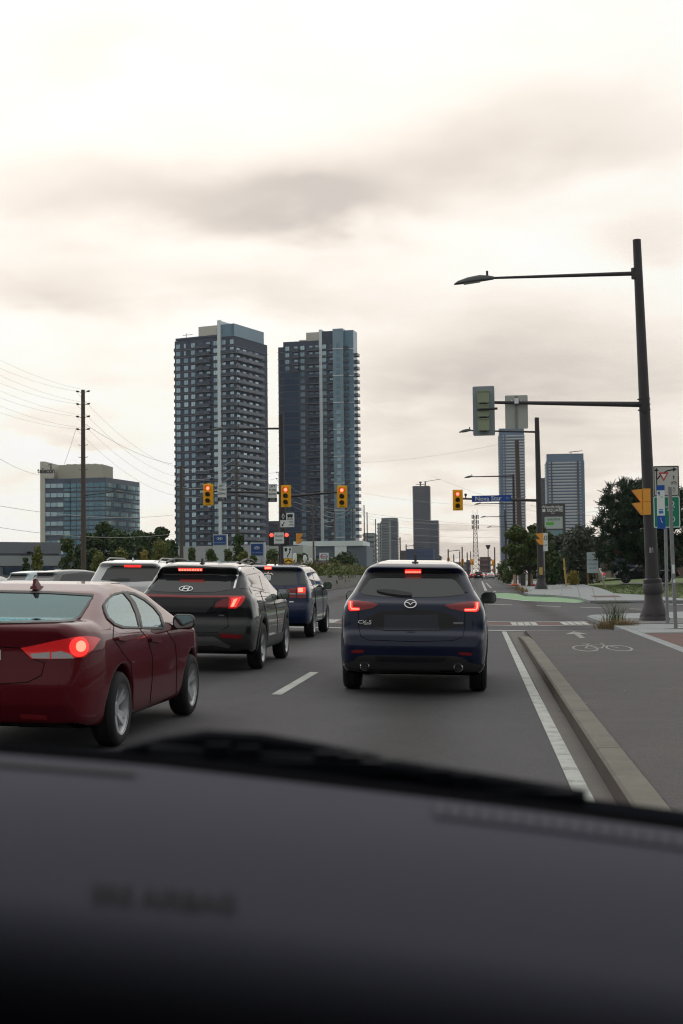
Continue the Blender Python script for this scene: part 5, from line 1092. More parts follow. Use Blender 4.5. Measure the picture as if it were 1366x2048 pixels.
def shape(t, nm, polys, m, y=-.006):
    b = MB()
    for q in polys: b.prism(q, y, y+.005)
    return b.build(nm, m, t)

# --- big streetlight / signal mast on the near corner
Y0 = 42.2; t, ht, X0, g0_ = street_pole('streetlight_mast', 'tall dark streetlight mast with mast arm on the near right corner', 'street light', 1307, 478, Y0, lean=R(-1.45), r0=.20, r1=.12)
loc = lambda px, py, Y=Y0: (at(px, py, Y).x-X0, at(px, py, Y).z-g0_)
lean_x = lambda z: -math.tan(R(1.45))*0
def inlean(px, py):
    x, z = loc(px, py); c, s_ = math.cos(R(-1.45)), math.sin(R(-1.45)); return (x*c-z*s_, x*s_+z*c)
a0 = inlean(1269, 547); a1 = inlean(984, 556); arm(t, a0[0], a0[1], a1[0], a1[1], .065, .035, name='lamp_arm'); lamp_head(t, a1[0]+.05, a1[1]-.02, -1, 1.18)
a0 = inlean(1288, 809); a1 = inlean(988, 805); arm(t, a0[0], a0[1], a1[0], a1[1], .085, .045, name='mast_arm')
b = MB()
for dz in (-.16, 0, .16): b.tube([(a0[0], -.0, a0[1]+dz-.012), (a0[0], 0, a0[1]+dz+.012)], .19, 14)
b.box((a0[0], -.1, a0[1]), (.12, .16, .5)); b.build('clamp', STEEL_D, t)
q = inlean(1300, 1064); b = MB(); b.lathe([(.178, q[1]-.28), (.180, q[1]-.27), (.180, q[1]-.255), (.178, q[1]-.25)], n=20); b.lathe([(.176, q[1]+.25), (.178, q[1]+.26), (.178, q[1]+.275), (.176, q[1]+.28)], n=20); b.build('tape_band', mat('pale_tape', (.3, .3, .3), .6), t)
b = MB(); b.box((.2, .02, 1.7), (.06, .14, .7)); b.build('hand_hole_cover', STEEL_D, t)
for k in range(4): b = MB(); b.lathe([(.035, .06), (.035, .11), (.018, .11), (.018, .17)], (.38*math.cos(R(45+90*k)), .38*math.sin(R(45+90*k)), 0), n=8, cap=True); b.build('anchor_bolt', GALV, t)
for zq in (2.35, 2.6, 5.2, 7.1): b = MB(); b.lathe([(.188-.0075*zq+.006, zq-.012), (.188-.0075*zq+.008, zq), (.188-.0075*zq+.006, zq+.012)], n=20); b.build('steel_band', GALV, t)
b = MB(); b.box((-.02, -.185, 2.05), (.11, .006, .15)); b.build('sticker', mat('faded_sticker', (.35, .36, .34), .7), t)
signal_head('traffic_light', 'grey-backed traffic light seen from behind, hanging at the end of the near mast arm', 967, 821, Y0-.35, R(-4), 1.46, .64, group='traffic lights at the junction', back=True)
t, w_, h_, s_ = sign('sign', 'blank grey sign back clamped to the near mast arm', 'sign', 1033, 824, 45, 67, Y0+.12, mat('sign_back', (.48, .50, .46), .55, nscale=3, namt=.1))
b = MB(); b.box((0, -.02, 0), (.06, .03, h_*.96)); b.build('stiffener', GALV, t); b = MB(); b.tube([(-.13, -.06, .27), (-.13, -.06, .36)], .03, 8); b.tube([(.13, -.06, .27), (.13, -.06, .36)], .03, 8); b.box((0, -.14, .31), (.12, .1, .16)); b.build('clamp', CHROME, t)
def side_heads(name, label, px, py, Y, n, hpx, d=-1, group='pedestrian signal heads seen side on'):
    s = Y/F; p = at(px, py, Y); t = thing(name, label, 'pedestrian signal', (p.x, Y, p.z), 0, group); h_ = hpx*s/n
    for k in range(n):
        z = (n/2-.5-k)*h_; b = MB(); b.prism(rrect(h_*.62, h_*.98, .02, -d*h_*.28, z), -.2, .2); b.build('housing', SIG_Y2, t)
        b = MB(); b.prism([(d*0, z+h_*.47), (d*h_*.72, z+h_*.40), (d*h_*.05, z-h_*.47), (0, z-h_*.47)], -.2, .2); b.build('visor', SIG_Y2, t)
    return t
SIG_Y2 = mat('signal_orange', (.85, .36, .045), .55)
side_heads('pedestrian_signal', 'pair of orange signal visors poking out left of the near mast', 1284, 1004, Y0-.0, 2, 52)
# two square posts and their signs beside the mast
PD = 35.9; p2 = at(1345, 1150, PD); g2 = .125+gz(5)
t = thing('sign_post', 'front steel sign post on a flange plate, right of the near mast', 'sign post', (p2.x+.05, PD, g2), 0, 'steel sign posts by the mast'); t.rotation_euler = (0, R(-1.2), 0); hp = at(1334, 974, PD).z-g2
b = MB(); b.box((0, 0, hp/2), (.085, .085, hp)); b.build('post', GALV, t); b = MB(); b.box((0, 0, .01), (.5, .34, .02)); b.build('flange', GALV, t); b = MB(); b.box((-.0, -.045, hp*.42), (.06, .004, .22)); b.box((.01, -.045, hp*.335), (.05, .004, .09)); b.build('sticker', WHITE, t)
P3 = 39.4; p3 = at(1333, 1150, P3); t = thing('sign_post', 'rear steel sign post carrying the white and green signs, right of the near mast', 'sign post', (p3.x, P3, g2), 0, 'steel sign posts by the mast'); hp = at(1331, 935, P3).z-g2; b = MB(); b.tube([(0, 0, 0), (0, 0, hp)], .045, 10); b.build('post', GALV, t, smooth=True)
t, w_, h_, s_ = sign('yield_to_bikes_sign', 'white turn sign with red yield triangle and black arrows, top of the rear post', 'sign', 1332.5, 962, 50, 60, P3-.06, mat('sign_cream', (.52, .52, .47), .55), edge=INK)
U = w_/50
def up(x, y): return ((x-1332.5)*U, -(y-962)*U)
shape(t, 'straight_arrow', [stroke([up(1314, 988), up(1314, 940)], 2*U), [up(1309.5, 942), up(1318.5, 942), up(1314, 935.5)]], INK)
shape(t, 'turn_arrow', [stroke([up(1315, 958), up(1322, 950), up(1334, 942), up(1347, 939.5)], 2.2*U), [up(1346, 935), up(1346, 944), up(1353.5, 939)]], INK)
shape(t, 'yield_triangle', [[up(1318, 945), up(1337, 945), up(1327.5, 962)]], RED_S, -.010); shape(t, 'yield_centre', [[up(1322, 948), up(1333.2, 948), up(1327.5, 957.5)]], WHITE, -.014)
shape(t, 'lane_symbol', [[up(1347, 951), up(1349, 954), up(1347.8, 954), up(1347.8, 959), up(1346.2, 959), up(1346.2, 954), up(1345, 954)], stroke([up(1347, 974), up(1349.4, 980), up(1347, 986), up(1344.6, 980), up(1347, 974)], .7*U)], INK)
shape(t, 'bike_symbol', [stroke([(x+up(1343.5, 0)[0], z+up(0, 966.5)[1]) for x, z in circ(2.2*U, n=10)]+[(up(1343.5, 0)[0]+2.2*U, up(0, 966.5)[1])], .6*U), stroke([(x+up(1350.5, 0)[0], z+up(0, 966.5)[1]) for x, z in circ(2.2*U, n=10)]+[(up(1350.5, 0)[0]+2.2*U, up(0, 966.5)[1])], .6*U), stroke([up(1343.5, 966.5), up(1346, 963), up(1350, 963), up(1350.5, 966.5)], .6*U)], INK)
t, w_, h_, s_ = sign('green_route_sign', 'green guide sign with white border below the white turn sign', 'sign', 1333.5, 1024, 52, 63, P3-.06, mat('sign_green', (.0, .20, .115), .5), edge=WHITE)
shape(t, 'circle_mark', [stroke(circ(.055, .14, .23)+[(.195, .23)], .02)], WHITE); letters(t, 'RESERVED FOR', .075, .0, .13, WHITE, .9); letters(t, 'BIKES', .075, .1, .05, WHITE, .9)
shape(t, 'person_symbol', [circ(.03, .11, -.06), [(.07, -.10), (.15, -.10), (.14, -.22), (.12, -.32), (.09, -.32), (.08, -.22)], stroke(circ(.07, .14, -.2)+[(.21, -.2)], .018)], WHITE)
t, w_, h_, s_ = sign('bus_stop_sign', 'narrow blue and white bus stop sign on the front post', 'sign', 1322, 1014, 15, 86, PD-.05, WHITE, r=.01)
SB = mat('sign_blue', (.005, .075, .36), .5); k_ = h_/86
for nm, y0, y1 in (('blue_header', 971, 981), ('blue_footer', 1031, 1057)): shape(t, nm, [[(-w_/2-.003, -(y0-1014)*k_), (w_/2+.003, -(y0-1014)*k_), (w_/2+.003, -(y1-1014)*k_), (-w_/2-.003, -(y1-1014)*k_)]], SB)
shape(t, 'bird_mark', [[(-.08, (1014-984)*k_), (-.02, (1014-984)*k_), (-.03, (1014-992)*k_), (-.05, (1014-990)*k_)]], SB); shape(t, 'bus_symbol', [rrect(.11, .07, .02, 0, -(1024-1014)*k_), rrect(.10, .02, .01, 0, -(1019-1014)*k_)], mat('mid_blue', (.03, .22, .5), .5)); shape(t, 'access_symbol', [circ(.012, -.01, -(1036-1014)*k_), stroke([(-.01, -(1038-1014)*k_), (0, -(1042-1014)*k_), (.03, -(1045-1014)*k_)], .012)], WHITE, -.012)
letters(t, '77', .05, .02, (1014-995)*k_, SB)

# --- far corner mast with street name
Y1 = 96.0; t, ht, X1, g1 = street_pole('streetlight_mast', 'dark streetlight mast on the far right corner, street name sign on its arm', 'street light', 1082, 835, Y1, lean=R(-.5), r0=.23, r1=.15)
L1 = lambda px, py: (at(px, py, Y1).x-X1, at(px, py, Y1).z-g1)
a0 = L1(1079, 864); a1 = L1(946, 860); arm(t, a0[0], a0[1], a1[0], a1[1], .07, .05, name='lamp_arm'); lamp_head(t, a1[0], a1[1], -1, .85)
a0 = L1(1080, 1001); a1 = L1(923, 996); arm(t, a0[0], a0[1], a1[0], a1[1], .10, .06, name='mast_arm'); q = L1(933, 993); b = MB(); b.tube([(q[0], 0, q[1]-.1), (q[0], 0, q[1]+.12)], .04, 8); b.box((q[0], -.05, q[1]+.16), (.16, .25, .14)); b.build('camera_unit', BLACKP, t)
q = L1(1082, 1142); b = MB(); b.box((.0, -.26, q[1]), (.22, .12, .5)); b.build('push_button_box', mat('button_yellow', (.5, .33, .08), .6), t)
signal_head('traffic_light', 'yellow traffic light with red lit at the left end of the street-name arm', 915.5, 1000, Y1-.35, 0, 1.40, .68, group='traffic lights at the junction')
t, w_, h_, s_ = sign('street_name_sign', 'blue street name sign reading Nova Star Dr', 'street sign', 983, 997, 78, 12.5, Y1-.35, mat('street_blue', (.004, .06, .33), .5)); t.rotation_euler = (0, R(-.5), 0)
letters(t, 'Nova Star', .43, -.22, -.005, WHITE, 1.0, .006); letters(t, 'Dr', .22, 1.08, 0, mat('pale_blue_ink', (.3, .4, .6), .5))
side_heads('pedestrian_signal', 'pair of orange signal visors low on the far right mast', 1079.5, 1078, Y1-.1, 2, 23)
t, w_, h_, s_ = sign('speed_sign', 'tall narrow white speed sign half hidden behind the far right mast', 'sign', 1088, 1084, 15, 36, Y1+4, WHITE); letters(t, '60', .50, .0, .26, INK); letters(t, 'km/h', .18, .05, -.22, INK)
ps = at(1089, 1150, Y1+4.2); t = thing('sign_post', 'thin post holding the white speed sign behind the far right mast', 'sign post', (ps.x, Y1+4.2, gz(6, 100)+.1), 0); b = MB(); b.tube([(0, 0, 0), (0, 0, at(1089, 1070, Y1+4.2).z-gz(6, 100))], .05, 8); b.build('post', GALV, t)
# --- more streetlights along the right kerb
b_ = [(1030, 955, 952, 937, 143, 'second'), (1031, 1000, 1006.5, 955, 190, 'third'), (1012, 1026, 1033, 966, 236, 'fourth'), (1014, 1048, 1053.5, 978, 288, 'fifth')]
for k, (ppx, ptop, pyarm, plamp, Y, wd) in enumerate(b_):
    t, ht, X_, g_ = street_pole('streetlight', ['streetlight whose lamp hangs just above the street name sign', 'streetlight whose lamp shows just beneath the street name sign', 'streetlight fourth along the right kerb, lamp left of the striped tower', 'farthest and lowest of the streetlights along the right kerb'][k], 'street light', ppx, ptop-6, Y, group='streetlights along the right kerb', base=False)
    z = at(ppx, pyarm, Y).z-g_; x = at(plamp+12*95/Y*1.2, pyarm, Y).x-X_; arm(t, 0, z, x, z, .07, .05, name='lamp_arm'); lamp_head(t, x, z, -1, .9)
t, ht, X_, g_ = street_pole('utility_pole', 'stout brown utility pole rising in front of the taller striped tower', 'utility pole', 1042.5, 880, 150, base=False, r0=.29, r1=.22, matp=WOODP, lean=R(-.9))

# --- median mast with lamp, signals and signs
Ym = 92.0; t, ht, Xm, gm = street_pole('streetlight_mast', 'dark median mast in front of the right dark tower carrying left-turn signals', 'street light', 567, 829, Ym, lean=R(-.35), r0=.24, r1=.16)
Lm = lambda px, py: (at(px, py, Ym).x-Xm, at(px, py, Ym).z-gm)
a0 = Lm(565, 857); a1 = Lm(452, 857); arm(t, a0[0], a0[1], a1[0], a1[1], .07, .05, name='lamp_arm'); lamp_head(t, a1[0], a1[1], -1, .95)
a0 = Lm(566, 986); a1 = Lm(428, 982); arm(t, a0[0], a0[1], a1[0], a1[1], .10, .06, name='mast_arm'); a0 = Lm(566, 994); a1 = Lm(678, 985); arm(t, a0[0], a0[1], a1[0], a1[1], .10, .06, name='mast_arm')
for px, py, lb in ((416, 989, 'leftmost yellow traffic light, red lit, in front of the left dark tower'), (571.5, 992, 'yellow traffic light, red lit, right beside the second left turn sign'), (684, 993, 'yellow traffic light, red lit, in front of the right dark tower')): signal_head('traffic_light', lb, px, py, Ym-.4, 0, 1.43, .66, group='traffic lights at the junction')
for px, py, lb in ((444, 985, 'left turn signal sign in front of the left tower white fin'), (545, 986, 'left turn signal sign in the gap between the two dark towers')):
    t, w_, h_, s_ = sign('left_turn_sign', lb, 'sign', px, py, 18, 36.5, Ym-.3, WHITE, edge=None, group='left turn signal signs'); shape(t, 'black_tab', [rrect(w_, h_*.22, .01, 0, -h_*.38)], INK)
    for k, q in enumerate(('LEFT', 'TURN', 'SIGNAL')): letters(t, q, .20, 0, h_*(.37-.215*k), INK, .9 if k < 2 else .74, .01)
    letters(t, 'U TURN', .085, 0, -h_*.34, WHITE); letters(t, 'PERMITTED', .075, 0, -h_*.43, WHITE)
t, w_, h_, s_ = sign('bus_lane_sign', 'white and black diamond bus lane sign under the middle traffic light', 'sign', 574.5, 1040, 28.5, 29, Ym-1, WHITE)
shape(t, 'black_panel', [[(-w_/2, 0), (-w_*.08, 0), (-w_*.08, h_/2), (-w_/2, h_/2)]], INK); shape(t, 'diamond', [stroke([(-w_*.29, h_*.44), (-w_*.20, h_*.26), (-w_*.29, h_*.08), (-w_*.38, h_*.26), (-w_*.29, h_*.44)], .045)], WHITE, -.012)
shape(t, 'bus_symbol', [rrect(w_*.38, h_*.20, .04, w_*.20, h_*.30), circ(.04, w_*.10, h_*.19), circ(.04, w_*.30, h_*.19)], INK); shape(t, 'arrow', [stroke([(-w_*.20, -h_*.12), (-w_*.36, -h_*.40)], .05), [(-w_*.42, -h_*.46), (-w_*.38, -h_*.26), (-w_*.26, -h_*.38)]], INK)
for k, q in enumerate(('BUSES', 'THIS', 'LANE')): letters(t, q, .15, w_*(.20, .26, .28)[k], h_*(.06-.2*k), INK, .9)
TR = thing('transit_signal', 'double transit signal with two red lit heads beside a white plate', 'transit signal', tuple(at(558, 1076, Ym-1.2)), 0); sT = Ym/F
for px in (543, 573.5):
    x = (px-558)*sT; b = MB(); b.prism(rrect(.36, .78, .03, x, -.10), .0, .16); b.build('housing', BLACKP, TR); b = MB(); b.lathe([(.001, -.05), (.08, -.04), (.125, -.01)], (x, 0, .19), 'y', 18); b.build('lit_lens', mat('transit_red', (.5, .05, .03), .3, emit=((1, .06, .04), 2.6)), TR, smooth=True)
b = MB(); b.prism(rrect(.66, .72, .02), -.01, .01); pl_ = b.build('plate', WHITE, TR); letters(TR, 'TRANSIT', .15, 0, .12, INK, .9, y=-.02); letters(TR, 'SIGNAL', .15, 0, -.14, INK, .9, y=-.02)
b = MB(); b.tube([(-.55, .1, -.48), (1.25, .1, -.48)], .03, 6); b.tube([(0, .12, -.5), (0, .12, -2.2)], .05, 8); b.build('support', STEEL_D, TR)
side_heads('pedestrian_signal', 'orange signal visors right of the transit signal on the median', 599, 1077, Ym-1, 2, 21, d=1)
t, w_, h_, s_ = sign('keep_right_sign', 'white keep right sign with curved black arrow on the median nose', 'sign', 575.5, 1105, 19, 25, 88, WHITE, edge=INK)
shape(t, 'island_mark', [[(-w_*.34, h_*.36), (-w_*.06, h_*.36), (-w_*.06, h_*.15), (-w_*.2, h_*.05), (-w_*.34, h_*.15)]], INK); shape(t, 'arrow', [stroke([(-w_*.02, -h_*.4), (0, -h_*.22), (w_*.2, 0), (w_*.24, h_*.2)], .06), [(w_*.1, h_*.18), (w_*.38, h_*.2), (w_*.25, h_*.42)]], INK)
t, w_, h_, s_ = sign('hazard_marker', 'yellow and black chevron marker under the keep right sign', 'sign', 577, 1122, 18, 9, 87.9, SIG_Y); shape(t, 'chevron', [stroke([(-w_*.45, -h_*.3), (0, h_*.25), (w_*.45, -h_*.3)], .08)], INK)
pm = at(576, 1150, 88.2); t = thing('sign_post', 'short post of the keep right sign on the median', 'sign post', (pm.x, 88.2, gz(pm.x, 88)), 0); b = MB(); b.tube([(0, 0, 0), (0, 0, at(576, 1096, 88.2).z-gz(pm.x, 88))], .05, 8); b.build('post', GALV, t)
for k, (px, pt) in enumerate(((590, 1106), (610, 1110), (622, 1116))):
    p = at(px, 1150, 112); t = thing('bollard', ['white capped bollard just right of the keep right sign', 'middle white bollard behind the blue crossover', 'rightmost white bollard near the median planting'][k], 'bollard', (p.x, 112, gz(p.x, 112)), 0, 'white bollards'); h_ = at(px, pt, 112).z-gz(p.x, 112); b = MB(); b.lathe([(.09, 0), (.13, h_*.6), (.15, h_*.92), (.08, h_)], n=12, cap=True); b.build('post', WHITE, t, smooth=True)
# --- dealer pylons and other signs
for px, py, wpx, hpx, Y, lb in ((440, 1080, 25, 20, 170, 'blue panelled dealer pylon, left one, at the foot of the left tower'), (514.5, 1099, 24, 24, 130, 'blue panelled dealer pylon, right one, right behind the blue crossover')):
    s = Y/F; p = at(px, 1150, Y); t = thing('pylon_sign', lb, 'pylon sign', (p.x, Y, gz(p.x, Y)), 0, 'blue dealer pylons'); zc = at(px, py, Y).z-gz(p.x, Y); w_, h_ = wpx*s, hpx*s
    b = MB(); b.prism(rrect(w_+.24, zc+h_/2+.1, .05, .05, (zc+h_/2+.1)/2), 0, .5); b.build('casing', mat('pylon_white', (.5, .55, .58), .4), t); b = MB(); b.prism(rrect(w_, h_*.96, .04, 0, zc), -.06, .02); b.build('blue_panel', mat('pylon_blue', (.008, .06, .25), .4), t)
    link('lettering', text_mesh('HYUNDAI', w_*.17, mat('pylon_ink', (.3, .4, .55), .5), .003, .01, 1.2), t, (0, -.07, zc-h_*.27)); bb = oval_badge(w_*2.0); link('oval_badge', bb.mesh('oval_badge', WHITE), t, (0, -.075, zc+h_*.14))
t, w_, h_, s_ = sign('fuel_sign', 'white fuel sign with red lettering in an oval, left of the podium', 'sign', 648, 1113, 19, 15, 150, WHITE); shape(t, 'oval', [stroke(circ(w_*.36, n=24, rz=h_*.32)+[(w_*.36, 0)], .05)], SB); letters(t, 'Esso', .36, 0, 0, RED_S, 1.0, .015)
p = at(648, 1150, 150.2); t = thing('sign_post', 'support post below the white fuel sign', 'sign post', (p.x, 150.3, gz(p.x, 150)), 0); b = MB(); b.box((0, 0, 1), (.3, .2, 2.0+at(648, 1120, 150).z-2)); b.build('post', GALV, t)
WS = mat('plaza_sign_grey', (.085, .08, .085), .6)
t, w_, h_, s_ = sign('plaza_pylon', 'grey plaza pylon reading Woodbridge Square with a lit tenant panel', 'pylon sign', 1106, 1045, 49, 74, 140, WS, th=.5); 
letters(t, 'Woodbridge', .40, -.05, h_*.42, WHITE, 1.0, .01); letters(t, 'SQUARE', .40, .22, h_*.325, WHITE, 1.05, .015); shape(t, 'square_mark', [rrect(.28, .28, .02, -.86, h_*.325)], WHITE); letters(t, '7600', .17, .0, h_*.245, WHITE)
shape(t, 'tenant_panel', [rrect(w_*.72, h_*.32, .02, .06, -.02)], mat('tenant_white', (.5, .58, .56), .5)); shape(t, 'tenant_panel', [rrect(w_*.72, h_*.14, .02, .06, -h_*.28)], mat('tenant_teal', (.2, .33, .36), .5)); letters(t, 'GARDENS', .30, .06, h_*.08, mat('tenant_green', (.02, .2, .03), .5), .95, .01, -.014); shape(t, 'green_block', [rrect(.75, .28, .02, -.3, -h_*.03)], mat('tenant_lime', (.12, .5, .05), .5), -.014)
b = MB(); zg = at(1106, 1045, 140).z-gz(8, 140); b.box((0, .3, -h_/2-(zg-h_/2)/2), (w_*.7, .4, zg-h_/2)); b.build('pedestal', WS, t)
t, w_, h_, s_ = sign('notice_board', 'wide white notice board with red top strip, partly hidden by the roadside tree', 'sign', 1040, 1124, 42, 33, 128, WHITE); shape(t, 'red_strip', [[(-w_*.48, h_*.12), (w_*.48, h_*.12), (w_*.48, h_*.30), (-w_*.48, h_*.30)]], mat('brick_red', (.30, .06, .03), .6)); letters(t, 'LANDSCAPE', .27, -.05, -h_*.10, SB, .95); letters(t, 'SOUTH.COM', .27, -.05, -h_*.33, SB, .95)
for px in (1047, 1058): b = MB(); b.box(((px-1040)*s_, .08, -h_/2-.4), (.16, .1, 1.4)); b.build('leg', WOODP, t)
t, w_, h_, s_ = sign('white_board', 'white real-estate style board on brown legs left of the pine', 'sign', 1185, 1125, 22, 41, 116, mat('board_white', (.50, .58, .62), .5))
for k, q in enumerate(('FOR LEASE', 'AVAILABLE', '905 677')): letters(t, q, .17, 0, h_*(.12-.2*k), SB, .95)
for sx in (-.42, .42): b = MB(); b.box((w_*sx, .06, -h_/2-.35), (.14, .1, .95)); b.build('leg', mat('cedar_leg', (.2, .09, .035), .8), t)
for px, pt, pb, Y, lb in ((1128.5, 1116, 1158, 112, 'leaning yellow marker post on the far lawn'),):
    p = at(px+4, pb, Y); q = at(px-1, pt, Y); t = thing('marker_post', lb, 'post', (p.x, Y, lawn_z(p.x, Y)), 0); b = MB(); b.tube([(0, 0, 0), (q.x-p.x, 0, q.z-lawn_z(p.x, Y))], .07, 8); b.build('post', mat('faded_yellow', (.42, .30, .07), .7), t)
p = at(1212, 1165, 104); t = thing('guy_guard', 'pale leaning timber strut right of the white board', 'post', (p.x, 104, lawn_z(p.x, 104)), 0); b = MB(); b.tube([(0, 0, 0), (-.5, .4, 1.35)], .06, 6); b.build('post', mat('pale_timber', (.25, .20, .17), .8), t)
for k, (px, Y) in enumerate(((1029, 122), (1063, 120))):
    p = at(px, 1150, Y); t = thing('delineator', ['left orange delineator post beside the notice board', 'right orange delineator post under the roadside tree'][k], 'traffic delineator', (p.x, Y, gz(p.x, Y)+.13), 0, 'orange delineator posts'); b = MB(); b.lathe([(.40, 0), (.40, .08), (.30, .16), (.13, .2)], n=14, cap=True); b.build('base', mat('cone_orange', (.42, .085, .035), .7), t, smooth=True); b = MB(); b.lathe([(.12, .18), (.085, 1.0), (.06, 1.04)], n=12, cap=True); b.build('post', mat('cone_pale', (.42, .28, .20), .7), t, smooth=True)
p = at(1046, 1150, 124); t = thing('utility_box', 'dark grey utility box between the orange delineators', 'utility box', (p.x, 124, gz(p.x, 124)+.13), 0); b = MB(); b.prism(rrect(.42, 1.0, .03, 0, .5), -.2, .2); b.box((0, 0, 1.02), (.48, .46, .05)); b.build('cabinet', mat('box_grey', (.07, .065, .065), .7), t)
p = at(1067, 1150, 122); t = thing('street_bench', 'small dark bench frame behind the far right mast', 'bench', (p.x+.4, 123, gz(p.x, 122)+.13), 0); b = MB(); b.box((0, 0, .45), (1.4, .4, .05)); b.build('seat', BLACKP, t); b = MB(); b.box((0, .2, .75), (1.4, .05, .4)); b.build('backrest', BLACKP, t)
for sx in (-.6, .6): b = MB(); b.box((sx, 0, .22), (.06, .4, .44)); b.build('leg', BLACKP, t)

# --- utility poles and wires on the left
UP = []
pl = [(166, 780, 125, 'nearest utility pole at left with insulators and a lamp arm'), (362, 932, 166, 'utility pole crossing the left edge of the left tower'), (473, 920, 204, 'utility pole in front of the right half of the left tower'), (559, 943, 248, 'utility pole in the gap between the paired towers'), (626, 990, 298, 'utility pole in front of the middle of the right tower'), (669, 1024, 342, 'utility pole before the blue bay of the right tower'), (705, 1014, 390, 'utility pole before the right edge of the right tower'), (728, 1010, 430, 'first thin utility pole right of the paired towers'), (734, 1024, 446, 'second thin utility pole right of the paired towers'), (751, 1038, 480, 'third thin utility pole right of the paired towers'), (761, 1045, 505, 'fourth thin utility pole right of the paired towers')]
INSU = mat('insulator_grey', (.05, .045, .045), .4)
PB = at(166, 780, 125)
def upole(x, Y, ztop, label, lamp=False, det=True, r=.26):
    t = thing('utility_pole', label, 'utility pole', (x, Y, gz(x, Y)), 0, 'utility poles along the left'); g = gz(x, Y); h_ = ztop-g
    b = MB(); b.tube([(0, 0, 0), (0, 0, h_)], [r, r*.68], 12); b.build('shaft', WOODP, t, smooth=True); ends = []
    for k in range(4):
        z = h_-.15-k*1.14
        for sx in (-1, 1):
            if det:
                b = MB(); b.tube([(sx*.2, 0, z-.05), (sx*.38, 0, z)], .03, 6); b.tube([(sx*.36, 0, z), (sx*.46, 0, z+.02), (sx*.58, 0, z+.05), (sx*.66, 0, z+.06)], [.05, .085, .085, .03], 8); b.build('insulator', INSU, t)
            ends.append(Vector((x+sx*.66, Y, g+z+.06)))
    if det:
        for k in range(3):
            b = MB(); z = h_-5.0-1.1*k; b.tube([(-.42, 0, z+.08), (-.36, 0, z), (.36, 0, z), (.42, 0, z+.08)], .025, 6); b.build('cross_bracket', INSU, t)
    if lamp:
        zl = at(200, 985, Y).z-g; b = MB(); b.tube([(.1, 0, zl-.25), (2.9, 0, zl+.05)], [.05, .04], 8); b.build('lamp_arm', STEEL_D, t, smooth=True); lamp_head(t, 2.85, zl+.05, 1, .95)
    UP.append(ends); return t
upole(PB.x-1.0, 82, PB.z+.9, 'utility pole just outside the left edge, feeding the wires', det=False)
for k, (px, pt, Y, lb) in enumerate(pl): q = at(px, pt, Y); upole(q.x, Y, q.z, lb, k == 0, k < 7, .26 if k < 4 else .22)
WIREM = mat('wire', (.48, .45, .43), .6)
def wire(a, b, sag, r=.017, label=None, group='overhead wires between the left poles', n=14):
    mb = MB(); mb.tube([a.lerp(b, t/n)-Vector((0, 0, sag*4*(t/n)*(1-t/n))) for t in range(n+1)], r, 4, cap=False); o = mb.build('overhead_wire', WIREM); return tag(o, label, 'wire', group)
for i in range(len(UP)-1):
    for k in range(8):
        if i > 0 and k % 2 or i > 5 and k > 3: continue
        wire(UP[i][k], UP[i+1][k], 1.1 if i < 2 else .9, .008+.004*min(i, 5), f"{('topmost', 'second highest', 'third highest', 'lowest')[k//2]} wire on the {('far', 'road')[k % 2]} side between {('the pole outside the frame', 'the nearest utility pole', 'the second utility pole', 'the third utility pole', 'the fourth utility pole', 'the fifth utility pole', 'the sixth utility pole', 'the seventh utility pole', 'the eighth utility pole', 'the ninth utility pole', 'the tenth utility pole')[i]} and the next")
WLB = ['faint wire running right across the glass office base', 'faint wire slanting across the middle of the glass office', 'faint wire from the nearest utility pole to the left tower', 'short faint wire at the left edge level with the office roof', 'faint wire from the gap between towers across to the far traffic light', 'highest faint wire from the right tower to the taller striped tower', 'faint wire level with the top of the thin poles', 'lowest but one faint wire above the lattice mast foot', 'faint wire level with the yellow traffic lights, right of the towers', 'faint wire crossing the slab tower top', 'faint wire descending right past the street name sign', 'faint wire behind the plaza pylon top', 'upper of two faint wires right of the plaza pylon', 'lower of two faint wires right of the plaza pylon', 'lowest faint wire crossing the dark slab tower foot']
for k, (pa, pb, Ya, Yb) in enumerate((((0, 1055), (346, 1068), 118, 160), ((0, 1012), (346, 1030), 118, 165), ((166, 845), (346, 928), 125, 166), ((0, 918), (100, 948), 118, 240), ((560, 1000), (1000, 1052), 248, 260), ((722, 925), (1001, 888), 330, 240), ((722, 1030), (1001, 1052), 330, 240), ((740, 1060), (1001, 1075), 420, 240), ((722, 985), (1001, 1012), 300, 240), ((722, 1046), (1001, 1060), 360, 260), ((860, 950), (1180, 1052), 260, 200), ((1060, 1010), (1200, 1022), 220, 220), ((1170, 1030), (1366, 1026), 200, 180), ((1170, 1046), (1366, 1040), 200, 180), ((722, 1075), (1001, 1086), 420, 300))):
    wire(at(*pa, Ya), at(*pb, Yb), .6, .018, WLB[k], 'faint wires crossing the low sky')
a = UP[1][6]; wire(a, at(128, 930, 118), .1, .02, 'slanting guy wire running down left from the nearest utility pole', None)
# lattice mast and far posts on the right
Yl = 620.0; p = at(952, 1150, Yl); t = thing('lattice_mast', 'lattice telecom mast with antenna clusters beneath the far red signal', 'telecom mast', (p.x, Yl, 0), 0); zt_ = at(952, 1032, Yl).z; b = MB()
for sx, sy in ((-1, -1), (1, -1), (1, 1), (-1, 1)): b.tube([(sx*1.5, sy*1.5, 0), (sx*.45, sy*.45, zt_)], .13, 4)
n_ = 14
for k in range(n_):
    z0, z1 = zt_*k/n_, zt_*(k+1)/n_; w0, w1 = 1.5-1.05*k/n_, 1.5-1.05*(k+1)/n_
    for sy in (-1, 1): b.tube([(-w0, sy*w0, z0), (w1, sy*w1, z1)], .07, 4); b.tube([(w0, sy*w0, z0), (-w1, sy*w1, z1)], .07, 4); b.tube([(-w1, sy*w1, z1), (w1, sy*w1, z1)], .07, 4)
b.build('lattice', STEEL_D, t)
